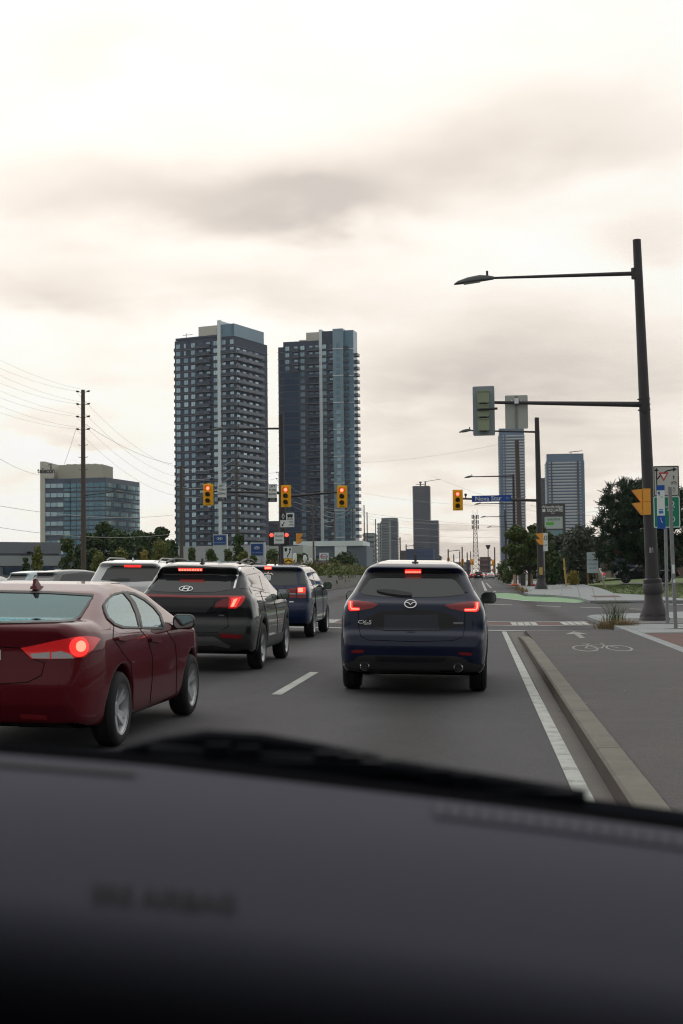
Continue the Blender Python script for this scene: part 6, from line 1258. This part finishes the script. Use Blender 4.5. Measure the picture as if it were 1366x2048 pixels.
for z in (zt_*.985, zt_*.90, zt_*.82):
    b = MB()
    for k in range(6): a_ = k*math.pi/3; b.box((1.3*math.cos(a_), 1.3*math.sin(a_), z), (.45, .35, 1.7)); b.tube([(0, 0, z), (1.3*math.cos(a_), 1.3*math.sin(a_), z)], .06, 4)
    b.build('antenna_cluster', STEEL_D, t)
b = MB(); [b.tube([(x, 0, zt_), (x, 0, zt_+h_)], .06, 4) for x, h_ in ((-.9, 2.6), (0, 1.6), (.9, 3.0))]; b.build('whip_antenna', STEEL_D, t)
p = at(977, 1150, 500); t = thing('flood_light', 'tall post with a wide flood light head, right of the lattice mast', 'flood light', (p.x, 500, 0), 0); h_ = at(977, 1098, 500).z; b = MB(); b.tube([(0, 0, 0), (0, 0, h_)], .18, 6); b.build('shaft', STEEL_D, t); b = MB(); b.prism([(-.4, h_), (.4, h_), (.9, h_+1.4), (-.9, h_+1.4)], -.4, .4); b.build('lamp_cluster', STEEL_D, t)
far_p = [(801, 1076, 420, -12, 'left'), (813, 1090, 480, 20, 'right'), (897, 1100, 420, 20, 'right'), (908, 1110, 470, 0, ''), (920, 1104, 520, 0, ''), (925, 1095, 430, 0, ''), (935, 1106, 480, 0, ''), (942, 1104, 540, 0, ''), (990, 1096, 430, 0, ''), (830, 1094, 520, 14, 'right')]
for k, (px, pt, Y, ar, sd_) in enumerate(far_p):
    p = at(px, 1150, Y); t = thing('distant_pole', ['distant lamp pole just right of the slab tower', 'distant lamp pole in front of the wrapped block, left', 'distant lamp pole right of the dark slab tower', 'short distant pole, first right of the lamp pole', 'distant pole midway between dark slab tower and lattice mast', 'taller distant pole left of the lattice mast', 'distant pole nearest the lattice mast on its left', 'distant pole touching the purple-grey building', 'distant grey post between flood light and roadside tree', 'distant lamp pole in front of the wrapped block, right'][k], 'pole', (p.x, Y, .2), 0, 'distant poles over the road'); h_ = at(px, pt, Y).z
    b = MB(); b.tube([(0, 0, 0), (0, 0, h_)], .22, 6); b.build('shaft', WOODP, t)
    if ar: b = MB(); b.tube([(0, 0, h_-.6), (ar*Y/F, 0, h_-.3)], .09, 5); b.box((ar*Y/F, 0, h_-.3), (1.2, .4, .2)); b.build('lamp_arm', STEEL_D, t)
for k, (px, py, Y) in enumerate(((897, 1122, 430), (925, 1124, 440), (945, 1124, 450), (986, 1125, 460))):
    signal_head('traffic_light', ['tiny far traffic light above the right of the navy crossover roof', 'tiny far traffic light left of the purple-grey building', 'tiny far traffic light just beside the purple-grey building', 'tiny far traffic light right of the red-brown building'][k], px, py, Y, 0, 1.9, .9, group='far traffic lights')
# median planter wall
pa = Vector((-10.4, 93, 0)); pts = [(-10.6, 92), (-11.0, 108), (-12.2, 130), (-13.2, 160), (-14.2, 210), (-14.8, 300)]
plw = thing('planter_wall', 'low pale concrete planter wall along the median planting', 'wall', (0, 0, 0), 0); CONCP = mat('planter_concrete', (.22, .215, .20), .85, nscale=.9, namt=.2)
def plx(y): return float(np.interp(y, [q[1] for q in pts], [q[0] for q in pts]))
y = 92.0; k = 0
while y < 300:
    L_ = 3.0 if y < 200 else 8.0; y1 = y+L_; xa, xb = plx(y), plx(y1); h_ = .95+random.uniform(-.04, .04); mb = MB(); g = gz(xa, y)
    mb.add([(xa, y+.02, g-.1), (xb, y1-.02, g-.1), (xb-.35, y1-.02, g-.1), (xa-.35, y+.02, g-.1), (xa, y+.02, g+h_), (xb, y1-.02, g+h_), (xb-.35, y1-.02, g+h_), (xa-.35, y+.02, g+h_)], [(0, 1, 5, 4), (1, 2, 6, 5), (2, 3, 7, 6), (3, 0, 4, 7), (4, 5, 6, 7)])
    mb.build('wall_block', CONCP, plw); y = y1; k += 1
mb = MB(); mb.add([(-10.6-.0, 92, 0), (-15.0, 92, 0), (-15.0, 92.3, 0), (-10.6, 92.3, 0)]+[(-10.6, 92, gz(-11, 92)+.9), (-15, 92, gz(-11, 92)+.9), (-15, 92.3, gz(-11, 92)+.9), (-10.6, 92.3, gz(-11, 92)+.9)], [(0, 1, 5, 4), (4, 5, 6, 7), (2, 3, 7, 6), (1, 2, 6, 5), (3, 0, 4, 7)]); mb.build('end_block', CONCP, plw)
V = []; Q = []
for i, y in enumerate(np.linspace(92, 300, 30)): V += [(plx(y)+.32, y, gz(-11, y)+.03), (plx(y)+.75, y, gz(-11, y)+.03)]
Q = [(2*i, 2*i+1, 2*i+3, 2*i+2) for i in range(29)]; o = link('median_gutter', arrmesh('median_gutter', V, Q, GUTTER)); o['kind'] = 'structure'
# ================================================================== plants
def leafmat(nm, a, b): return mat(nm, a, .6, spec=.3, island=1, col2=b)
LF = {'dark': leafmat('leaf_dark', (.028, .058, .014), (.058, .095, .024)), 'olive': leafmat('leaf_olive', (.046, .075, .017), (.095, .125, .030)), 'yel': leafmat('leaf_yellowgreen', (.10, .13, .025), (.19, .19, .04)), 'pine': leafmat('pine_needles', (.013, .032, .015), (.032, .060, .024)), 'grey': leafmat('leaf_greygreen', (.045, .06, .038), (.075, .09, .055)), 'gold': leafmat('leaf_gold', (.22, .19, .03), (.30, .22, .05)), 'hedge': leafmat('hedge_leaf', (.065, .10, .018), (.13, .16, .036)), 'straw': leafmat('straw_blades', (.18, .13, .06), (.30, .22, .10)), 'seed': leafmat('seed_heads', (.14, .075, .05), (.20, .12, .07)), 'blade': leafmat('grass_blades', (.06, .10, .020), (.10, .125, .030))}
BARK = mat('bark', (.06, .048, .04), .9, nscale=4, namt=.4)
def leaves(C, n, size, seed, aspect=.55, flat=0.0):
    """n leaf quads scattered through blobs C = (x, y, z, r, squash)"""
    g = np.random.default_rng(seed); C = np.asarray(C, float); wts = C[:, 3]**2; k = g.choice(len(C), n, p=wts/wts.sum())
    d = g.normal(size=(n, 3)); d /= np.linalg.norm(d, axis=1)[:, None]; r = C[k, 3]*(.55+.5*g.random(n)**.7)
    P = C[k, :3]+d*r[:, None]*np.stack([np.ones(n), np.ones(n), C[k, 4]], 1)
    nn = d+g.normal(size=(n, 3))*.7; nn[:, 2] += flat; nn /= np.linalg.norm(nn, axis=1)[:, None]
    t = g.normal(size=(n, 3)); u = np.cross(nn, t); u /= np.linalg.norm(u, axis=1)[:, None]; v = np.cross(nn, u); s = size*(.6+.8*g.random(n))[:, None]
    V = np.stack([P-u*s, P-v*s*aspect, P+u*s, P+v*s*aspect], 1).reshape(-1, 3); return V, np.arange(4*n).reshape(-1, 4)
def blobs(g, cx, cy, z0, z1, rad, n, r0, shape='round'):
    out = []
    for i in range(n):
        t = g.random(); z = z0+(z1-z0)*t; e = {'round': math.sin(math.pi*min(.97, .12+.85*t))**.6, 'column': .85+.15*math.sin(math.pi*t), 'cone': 1-t*.9, 'spread': math.sin(math.pi*min(.95, .2+.7*t))**.4}[shape]
        a = g.random()*6.283; q = rad*e*math.sqrt(g.random()); out.append((cx+q*math.cos(a), cy+q*math.sin(a), z, r0*(.6+.7*g.random()), .85))
    return out
def tree(name, label, px, pytop, Y, wpx, m, n, size, shape='round', nb=16, trunk=.18, zb=.25, group=None, seed=1, cat='tree', gr=None, r0k=.34, mats2=None, xoff=None):
    s = Y/F; p = at(px, 1150, Y); g0 = gz(p.x, Y) if gr is None else (lawn_z(p.x, Y)-.02 if gr == 'lawn' else gr); h_ = at(px, pytop, Y).z-g0; t = thing(name, label, cat, (p.x, Y, g0), 0, group); rad = wpx*s/2; g = np.random.default_rng(seed)
    r0 = rad*r0k if rad > 2.0 else rad*.52; nb = nb if rad > 2.0 else 46; C = blobs(g, 0, 0, h_*zb+r0*.6, h_-r0*.8, max(.05, rad-r0*.7), nb, r0, shape); V, Q = leaves(C, n, size, seed); link('crown', arrmesh('crown', V, Q, m), t)
    b = MB(); b.tube([(0, 0, 0), (.05, 0, h_*.35), (0, .1, h_*.75)], [trunk, trunk*.75, trunk*.25], 8)
    for c in C[:9]: b.tube([(.03, 0, h_*(zb*.8+.1*random.random())), (c[0]*.55, c[1]*.55, (c[2]+h_*zb)/2), (c[0]*.9, c[1]*.9, c[2])], [trunk*.4, trunk*.28, trunk*.1], 5)
    b.build('trunk', BARK, t, smooth=True); return t
gm_ = 'dark trees before the glass office'
for k, (px, pt, w_, Y) in enumerate(((172, 1062, 58, 190), (206, 1044, 62, 195), (243, 1056, 58, 188), (281, 1058, 62, 196), (318, 1052, 66, 185), (343, 1078, 40, 180))):
    tree('broadleaf_tree', ['dark broadleaf tree just right of the nearest utility pole', 'tallest dark broadleaf tree before the office block', 'dark broadleaf tree below the right corner of the office block', 'dark broadleaf tree between office block and left tower', 'large dark broadleaf tree nearest the left tower', 'small dark broadleaf tree touching the left tower'][k], px, pt, Y, w_, LF['dark'], 5200, .26, 'round', 40, .2, .04, gm_, 20+k)
for k, (px, pt, w_, Y, lk, nm) in enumerate(((76, 1091, 26, 120, 'yel', 'bright columnar sapling before the warehouse'), (134, 1073, 32, 122, 'olive', 'tall green columnar tree left of the nearest utility pole'), (52, 1114, 18, 122, 'dark', 'little dark bush-like conifer at the warehouse corner'), (197, 1101, 34, 120, 'yel', 'yellow-green sapling right of the nearest utility pole'), (242, 1093, 34, 128, 'yel', 'yellow-green sapling above the white crossover, left'), (290, 1097, 24, 128, 'gold', 'golden sapling above the white crossover'), (322, 1076, 40, 132, 'yel', 'large yellow-green sapling left of the second utility pole'), (384, 1093, 24, 130, 'olive', 'green sapling right of the second utility pole'), (420, 1094, 30, 130, 'olive', 'green sapling left of the left dealer pylon'), (456, 1098, 26, 128, 'olive', 'green sapling right of the left dealer pylon'), (487, 1102, 26, 126, 'yel', 'yellow-green sapling left of the right dealer pylon'), (506, 1110, 22, 120, 'olive', 'small green shrub under the right dealer pylon'), (546, 1094, 38, 140, 'olive', 'bushy green tree left of the keep right sign'))):
    tree('sapling', nm, px, pt, Y, w_, LF[lk], 2600, .11, 'column' if k < 2 else 'cone' if k in (7, 9) else 'round', 12, .06, .08, 'saplings along the left', 50+k)
tree('conifer', 'narrow dark conifer behind the third utility pole', 478, 1067, 150, 34, LF['dark'], 2600, .18, 'cone', 18, .12, .05, None, 71)
for k, (px, pt, w_) in enumerate(((690, 1100, 60), (665, 1112, 44), (601, 1108, 44))): tree('shrub', ['round dark green shrub left of the thin poles', 'low green shrub under the fuel sign', 'green shrub behind the white bollards'][k], px, pt, 170-12*k, w_, LF['olive' if k else 'dark'], 1800, .2, 'round', 12, .08, .02, 'shrubs before the podium', 80+k, 'shrub')
# right side
tree('roadside_tree', 'loose dark green roadside tree behind the far right mast', 1058, 1046, 118, 112, LF['olive'], 14000, .115, 'spread', 70, .12, .20, None, 90, gr=gz(6, 118)+.1, r0k=.2)
tree('roadside_shrub', 'dusky green shrub mass right of the roadside tree', 1122, 1062, 136, 84, LF['grey'], 5200, .16, 'round', 26, .12, .02, 'shrubs by the pine', 91, 'shrub', gr='lawn')
tree('roadside_shrub', 'grey-green feathery shrub beside the pine', 1162, 1052, 132, 76, LF['grey'], 5200, .15, 'round', 24, .12, .02, 'shrubs by the pine', 92, 'shrub', gr='lawn')
tree('roadside_shrub', 'dark shrub low behind the leaning yellow post', 1100, 1092, 130, 60, LF['dark'], 3600, .15, 'round', 16, .1, .0, 'shrubs by the pine', 93, 'shrub', gr='lawn')
tree('golden_shrub', 'low golden-leaved shrub right of the yellow post', 1145, 1139, 124, 30, LF['gold'], 1100, .09, 'round', 8, .03, .0, None, 94, 'shrub', gr='lawn')
for k, (px, pt) in enumerate(((1008, 1120), (1016, 1135))): tree('verge_shrub', ['scrubby growth beyond the notice board', 'low scrub on the kerb left of the notice board'][k], px, pt, 190-20*k, 26, LF['olive'], 1100, .16, 'round', 9, .05, .0, 'kerb scrub', 95+k, 'shrub')
# dark pine: limbs with upturned needle tufts
def pine(px, pytop, Y, wpx, gr):
    s = Y/F; p = at(px, 1150, Y); h_ = at(px, pytop, Y).z-gr; rad = wpx*s/2; t = thing('pine_tree', 'big dark bushy pine over the black pickup truck', 'pine tree', (p.x, Y, gr), 0); g = np.random.default_rng(5); b = MB(); tips = []
    b.tube([(0, 0, 0), (-.25, 0, h_*.3), (.1, .1, h_*.65), (0, 0, h_*.96)], [.28, .22, .14, .03], 9)
    for i in range(74):
        f = .17+.80*(i/74)**.9; z0 = h_*f; a = i*2.399+g.random()*.5; reach = rad*(1.0 if f < .34 else 1.04-.78*((f-.34)/.66)**2.0)*(.72+.36*g.random()); z1 = z0+reach*(.08+.40*f); mid = (reach*.5*math.cos(a), reach*.5*math.sin(a), z0+reach*.02); end = (reach*math.cos(a), reach*math.sin(a), z1)
        b.tube([(0, 0, z0), mid, end], [.075*(1.15-f), .05*(1.15-f), .02], 5)
        for q in range(8):
            u = .34+.66*q/7; j = g.normal(size=3)*rad*.075
            P = np.array(mid)*(1-(u-.5)*2)+np.array(end)*((u-.5)*2) if u > .5 else np.array([0, 0, z0])*(1-u*2)+np.array(mid)*u*2; tips.append(P+j+np.array([0, 0, .12]))
    b.build('trunk', BARK, t, smooth=True); V = []; n = 66
    for P in tips:
        d = g.normal(size=(n, 3)); d[:, 2] = np.abs(d[:, 2])*1.3-.15; d /= np.linalg.norm(d, axis=1)[:, None]; L_ = .42*(.7+.6*g.random(n))[:, None]; o = P+g.normal(size=(n, 3))*.13; sd_ = np.cross(d, g.normal(size=(n, 3))); sd_ /= np.linalg.norm(sd_, axis=1)[:, None]; w_ = .038
        V.append(np.stack([o-sd_*w_, o+sd_*w_, o+d*L_+sd_*w_*.4, o+d*L_-sd_*w_*.4], 1).reshape(-1, 3))
    V = np.concatenate(V); link('crown', arrmesh('crown', V, np.arange(len(V)).reshape(-1, 4), LF['pine']), t); return t
pine(1296, 982, 116, 232, lawn_z(px_x(1296, 116), 116)-.02)
# median planting: hedge leaves plus seedy grasses
C = []; g = np.random.default_rng(8)
for y in np.arange(93.2, 290, 1.15):
    x1 = plx(y)-.7
    for k in range(3): C.append((x1-.1-1.5*k+g.normal()*.3, y+g.normal()*.5, gz(-11, y)+.95+.5*g.random(), .5+.45*g.random(), 1.0))
V, Q = leaves(C, 34000, .105, 4); o = link('median_planting', arrmesh('median_planting', V, Q, LF['hedge'])); tag(o, kind='stuff')
def blades(base, n, h0, h1, wd, lean, seed):
    g = np.random.default_rng(seed); i = g.integers(0, len(base), n); o = np.asarray(base)[i]+g.normal(size=(n, 3))*np.array([.09, .09, 0]); a = g.random(n)*6.283; d = np.stack([np.cos(a)*lean*g.random(n), np.sin(a)*lean*g.random(n), np.ones(n)], 1); L_ = (h0+(h1-h0)*g.random(n))[:, None]; sd_ = np.stack([-np.sin(a), np.cos(a), 0*a], 1)*wd
    m = o+d*L_*.55; e = o+np.stack([d[:, 0]*1.7, d[:, 1]*1.7, d[:, 2]*.92], 1)*L_; V = np.stack([o-sd_, o+sd_, m+sd_*.8, m-sd_*.8, m-sd_*.8, m+sd_*.8, e+sd_*.15, e-sd_*.15], 1).reshape(-1, 3); return V, np.arange(len(V)).reshape(-1, 4)
base = [(plx(y)-.5-3.5*random.random(), y, gz(-11, y)+.9) for y in np.arange(93.5, 280, .22)]
V, Q = blades(base, 6500, .7, 1.45, .022, .35, 3); o = link('median_grasses', arrmesh('median_grasses', V, Q, LF['seed'])); tag(o, kind='stuff')
# weeds on the corner, seen close
def tuft(label, spots, n, h0, h1, m, seed, wd=.006):
    o0 = Vector(spots[0]); V, Q = blades([(x-o0.x, y-o0.y, z-o0.z) for x, y, z in spots], n, h0, h1, wd, .7, seed); o = link('weed_clump', arrmesh('weed_clump', V, Q, m), None, o0); tag(o, label, 'weeds', 'weeds on the corner'); return o
zc = gz(3.5)+.03
tuft('straw-coloured weed clump at the path corner, left of the near mast', [(3.15+.9*k/14, 38.6-.1*(k % 3), zc) for k in range(15)], 620, .10, .34, LF['straw'], 1)
tuft('tall green stems rising from the corner weeds', [(3.42+.4*k/8, 38.9, zc+.08) for k in range(8)], 110, .30, .78, LF['blade'], 2, .007)
tuft('dry weeds along the far pavement kerb', [tuple(on_ground(1034+k*1.6, 1179+k*.7, .05)) for k in range(12)], 260, .12, .4, LF['straw'], 3, .02)
# lawn blades
base = []
while len(base) < 5200:
    x, y = random.uniform(6, 26), random.uniform(69, 125)
    if x > 7.0+.0*(y-80)+max(0, (y-69))*.0 and y > 70.5+.09*(x-9) and not inside((x, y), [(p.x, p.y) for p in [Vector(q) for q in poly]]) and not inside((x, y), dv): base.append((x, y, lawn_z(x, y)-.01))
V, Q = blades(base, 26000, .05, .13, .012, .8, 6); o = link('lawn_grass', arrmesh('lawn_grass', V, Q, LF['blade'])); tag(o, kind='stuff')
# tiny litter on the path
for k, (px, py) in enumerate(((1118, 1422), (1172, 1408), (1250, 1384))):
    p = on_ground(px, py, .13 if k else 0); mb = MB(); mb.add([(-.02, -.02, 0), (.02, -.015, 0), (.018, .02, 0), (-.015, .018, 0), (0, 0, .02)], [(0, 1, 4), (1, 2, 4), (2, 3, 4), (3, 0, 4)]); o = mb.build('pebble', CONC, None, p+Vector((0, 0, .006))); tag(o, ['pale pebble lying in the gutter beside the kerb', 'small pale pebble on the cycle path near the kerb', 'pale pebble out on the cycle path'][k], 'pebble', 'pebbles near the kerb')
# ================================================================== the car we sit in: dashboard, wiper, cabin
own = thing('own_car', 'dark blurred dashboard and wiper of the car the photo is taken from, across the bottom', 'car interior', (0, .9, 1.33), 0)
OX = Vector(own.location)
DASH = mat('dash_vinyl', (.055, .056, .075), .8, spec=.05, nscale=260, namt=.06, bump=.15, bscale=900); DASHT = mat('dash_print', (.007, .007, .010), .7, spec=.1)
edge = [(-900, 1455), (-420, 1478), (0, 1508), (300, 1532), (600, 1566), (855, 1596), (1100, 1626), (1366, 1662), (1800, 1735), (2200, 1830)]
def ez(px): return float(np.interp(px, [e[0] for e in edge], [e[1] for e in edge]))
# dash top: a smooth skin from the windscreen edge back towards the seat, rolling down at the end
V = []; nu, nv = 44, 60; Yf = .92; PY = [0.0]; PZ = [0.0]
for j in range(nv-1):
    sj = .56*(j+.5)/(nv-1); tj = R(11)*smooth01((sj-.05)/.24)+R(74)*smooth01((sj-.275)/.075); PY.append(PY[-1]+.56/(nv-1)*math.cos(tj)); PZ.append(PZ[-1]+.56/(nv-1)*math.sin(tj))
for i in range(nu):
    px = -900+3100*i/(nu-1); e = at(px, ez(px), Yf); 
    for j in range(nv):
        t = j/(nv-1); y, z = Yf-PY[j], e.z-PZ[j]
        V.append((e.x*(1-.0*t)-OX.x, y-OX.y, z-OX.z))
Q = [(i*nv+j, i*nv+j+1, (i+1)*nv+j+1, (i+1)*nv+j) for i in range(nu-1) for j in range(nv-1)]
dash = link('dashboard', arrmesh('dashboard', V, Q, DASH, True), own); DB = BVHTree.FromPolygons(V, Q)
def on_dash(px, py, off=.0015):
    d = Vector(ray(px, py)).normalized(); h = DB.ray_cast(Vector(EYE)-OX, d); return h[0]+h[1]*(off if h[1].z > 0 else -off) if h[0] else None
def dpatch(name, poly, m, off=.002):
    vv = [on_dash(*p, off) for p in poly]; 
    if any(v is None for v in vv): return None
    mb = MB(); mb.add(vv, [tuple(range(len(vv)))]); return mb.build(name, m, dash)
n = 12
dpatch('defroster_slot', [(-200, ez(-200)+14)]+[(-200+480*k/n, ez(-200+480*k/n)+20+.5*0) for k in range(0, n+1)]+[(262, 1557)]+[(240-440*k/n, ez(240-440*k/n)+27) for k in range(n+1)], DASHT)
VENT = mat('vent_grey', (.050, .051, .068), .8, spec=.1)
for k in range(26): a0 = 868+k*30; dpatch('vent_slat', [(a0, ez(a0)+9), (a0+24, ez(a0+24)+9), (a0+24, ez(a0+24)+40), (a0, ez(a0)+40)], VENT)
# airbag lettering printed on the dash top
me = text_mesh('SRS AIRBAG', 1.0, DASHT, .0, .012, 1.0, tilt=False); c = np.zeros(len(me.vertices)*3, np.float32); me.vertices.foreach_get('co', c); c = c.reshape(-1, 3); w_ = c[:, 0].max()-c[:, 0].min(); h_ = c[:, 1].max()-c[:, 1].min(); out = []
for x, y, z in c: u = (x-c[:, 0].min())/w_; v = (y-c[:, 1].min())/h_; px = 185+u*285; py = 1843+u*22-34-v*38+12*0; q = on_dash(px, py, .0012); out.append(tuple(q) if q else (0, 0, 0))
me.vertices.foreach_set('co', np.array(out, np.float32).ravel()); me.update(); link('lettering', me, dash)
# black painted glass edge and cowl beyond the dash
def strip(name, m, lo, hi, Y0_, Y1_, th=.012):
    mb = MB(); pxs = np.linspace(-900, 2200, 32); hf = (lambda p: hi) if not isinstance(hi, list) else (lambda p: float(np.interp(p, [q[0] for q in hi], [q[1] for q in hi]))); a = [at(px, ez(px)+lo, Y0_)-OX for px in pxs]; b2_ = [at(px, ez(px)+hf(px), Y1_)-OX for px in pxs]; m_ = len(a)
    vs = [tuple(q) for q in a]+[tuple(q) for q in b2_]+[(q.x, q.y, q.z-th) for q in a]+[(q.x, q.y, q.z-th) for q in b2_]
    mb.add(vs, [f for k in range(m_-1) for f in ((k, k+1, m_+k+1, m_+k), (2*m_+k, 3*m_+k, 3*m_+k+1, 2*m_+k+1), (k, 2*m_+k, 2*m_+k+1, k+1), (m_+k, m_+k+1, 3*m_+k+1, 3*m_+k))]); return mb.build(name, m, own)
strip('windscreen_seal', BLACKM, 8, -20, .925, .96); strip('cowl', mat('cowl_black', (.008, .009, .012), .9, spec=.0), -6, [(-900, -30), (0, -22), (250, -26), (340, -40), (430, -45), (700, -44), (1000, -38), (1366, -40), (2200, -40)], .97, 1.12, .10)
# wiper lying on the glass foot
def wp(px, py, Y=1.06): return at(px, py, Y)-OX
WIP = mat('wiper_black', (.009, .010, .014), .7, spec=.05)
b = MB(); b.tube([wp(245, 1504), wp(330, 1488), wp(412, 1479), wp(520, 1484), wp(640, 1502), wp(760, 1522)], [.004, .006, .0075, .007, .006, .004], 8); wa = b.build('wiper_arm', WIP, own, smooth=True)
b = MB(); b.tube([wp(300, 1508, 1.05), wp(560, 1524, 1.05), wp(800, 1541, 1.05), wp(1000, 1572, 1.05), wp(1170, 1600, 1.05)], .0075, 8); b.build('wiper_blade', WIP, wa, smooth=True)
for px, py in ((437, 1500), (497, 1505), (655, 1516), (700, 1522), (872, 1550), (930, 1560), (1060, 1585)): b = MB(); b.box(wp(px, py, 1.05), (.018, .02, .010)); b.build('wiper_clip', WIP, wa)
b = MB(); b.box(wp(420, 1532, 1.05), (.26, .03, .010)); b.box(wp(980, 1600, 1.05), (.12, .03, .016)); b.build('cowl_vent', WIP, own)
# cabin shell round the viewer (roof, pillars, doors, back) - keeps daylight off the near dash as a real car does
CAB = mat('headlining', (.03, .03, .032), .9); XL, XR = -1.22-OX.x, .58-OX.x
b = MB(); b.box((-.32, -1.37, .46), (1.7, 2.0, .04)); b.box((-.32, -.38, .45), (1.5, .06, .04)); b.build('roof_lining', CAB, own)
b = MB(); b.box((-.32, -2.45, -.2), (1.8, .05, 1.3)); b.build('rear_wall', CAB, own)
for x in (XL, XR): b = MB(); b.box((x, -1.2, -.42), (.06, 2.6, .72)); b.build('door_panel', CAB, own); b = MB(); b.tube([(x, .35, -.1), (x*.9-.05, -.42, .44)], .035, 8); b.build('windscreen_pillar', CAB, own, smooth=True); b = MB(); b.box((x*.97, -1.35, .15), (.05, .12, .6)); b.box((x*.97, -2.2, .15), (.05, .5, .6)); b.build('door_pillar', CAB, own)
b = MB(); b.box((-.32, -1.2, -.82), (1.8, 2.6, .05)); b.build('cabin_floor', CAB, own)
SMOKE = see_through('smoked_glass', (.16, .17, .17))
for x in (XL, XR): b = MB(); b.box((x*.98, -1.25, .18), (.006, 1.5, .54)); b.build('door_glass', SMOKE, own)
for x in (-.75, .12): b = MB(); b.box((x, -1.05, -.1), (.5, .16, .75), rx=R(-12)); b.box((x, -.75, -.42), (.5, .55, .16)); b.build('seat', SEAT, own)
b = MB(); b.add([(-1.15, .25, -.30), (.5, .25, -.36), (.42, 1.25, -.52), (-1.07, 1.25, -.50), (-1.15, .25, -.62), (.5, .25, -.66), (.42, 1.25, -.8), (-1.07, 1.25, -.8)], [(0, 1, 2, 3), (2, 1, 5, 6), (3, 2, 6, 7), (0, 3, 7, 4)]); b.build('bonnet', GREYC, own)
b = MB(); b.box((-.32, 1.28, -.85), (1.6, .08, .62)); b.build('front_bumper', GREYC, own)
# unseen belt of trees behind the viewer, added to darken what the car paint reflects
V = []; Q = []; gg = np.random.default_rng(3); ring_ = [(60, 30), (58, -20), (45, -60), (20, -80), (-20, -85), (-60, -70), (-75, -30), (-70, 20)]
pts_ = []
for (xa, ya), (xb, yb) in zip(ring_, ring_[1:]):
    for k in range(14): pts_.append((xa+(xb-xa)*k/14, ya+(yb-ya)*k/14))
for i, (x, y) in enumerate(pts_):
    h_ = 9+4*math.sin(i*.7)+gg.normal()*1.6
    for j in range(7):
        t = j/6; V.append((x*(1+.10*t*t)+gg.normal()*.8, y*(1+.10*t*t)+gg.normal()*.8, gz(x)-.1+h_*t+gg.normal()*.3*(j > 0)))
Q = [(i*7+j, (i+1)*7+j, (i+1)*7+j+1, i*7+j+1) for i in range(len(pts_)-1) for j in range(6)]
o = link('unseen_treeline', arrmesh('unseen_treeline', V, Q, mat('unseen_treeline_green', (.03, .045, .018), .9, nscale=.4, namt=.5), False)); o['kind'] = 'stuff'

# thin evening haze over the whole place, below the sky
hb = MB(); hb.box((0, 950, 91), (3600, 2300, 184)); hz_m = bpy.data.materials.new('haze_air'); hz_m.use_nodes = True; ht_ = hz_m.node_tree; ht_.nodes.clear()
ho = ht_.nodes.new('ShaderNodeOutputMaterial'); hv = ht_.nodes.new('ShaderNodeVolumePrincipled'); hv.inputs['Color'].default_value = (.78, .86, .97, 1); hv.inputs['Density'].default_value = 0.8e-4; ht_.links.new(hv.outputs[0], ho.inputs['Volume'])
tag(hb.build('haze', hz_m), kind='stuff')
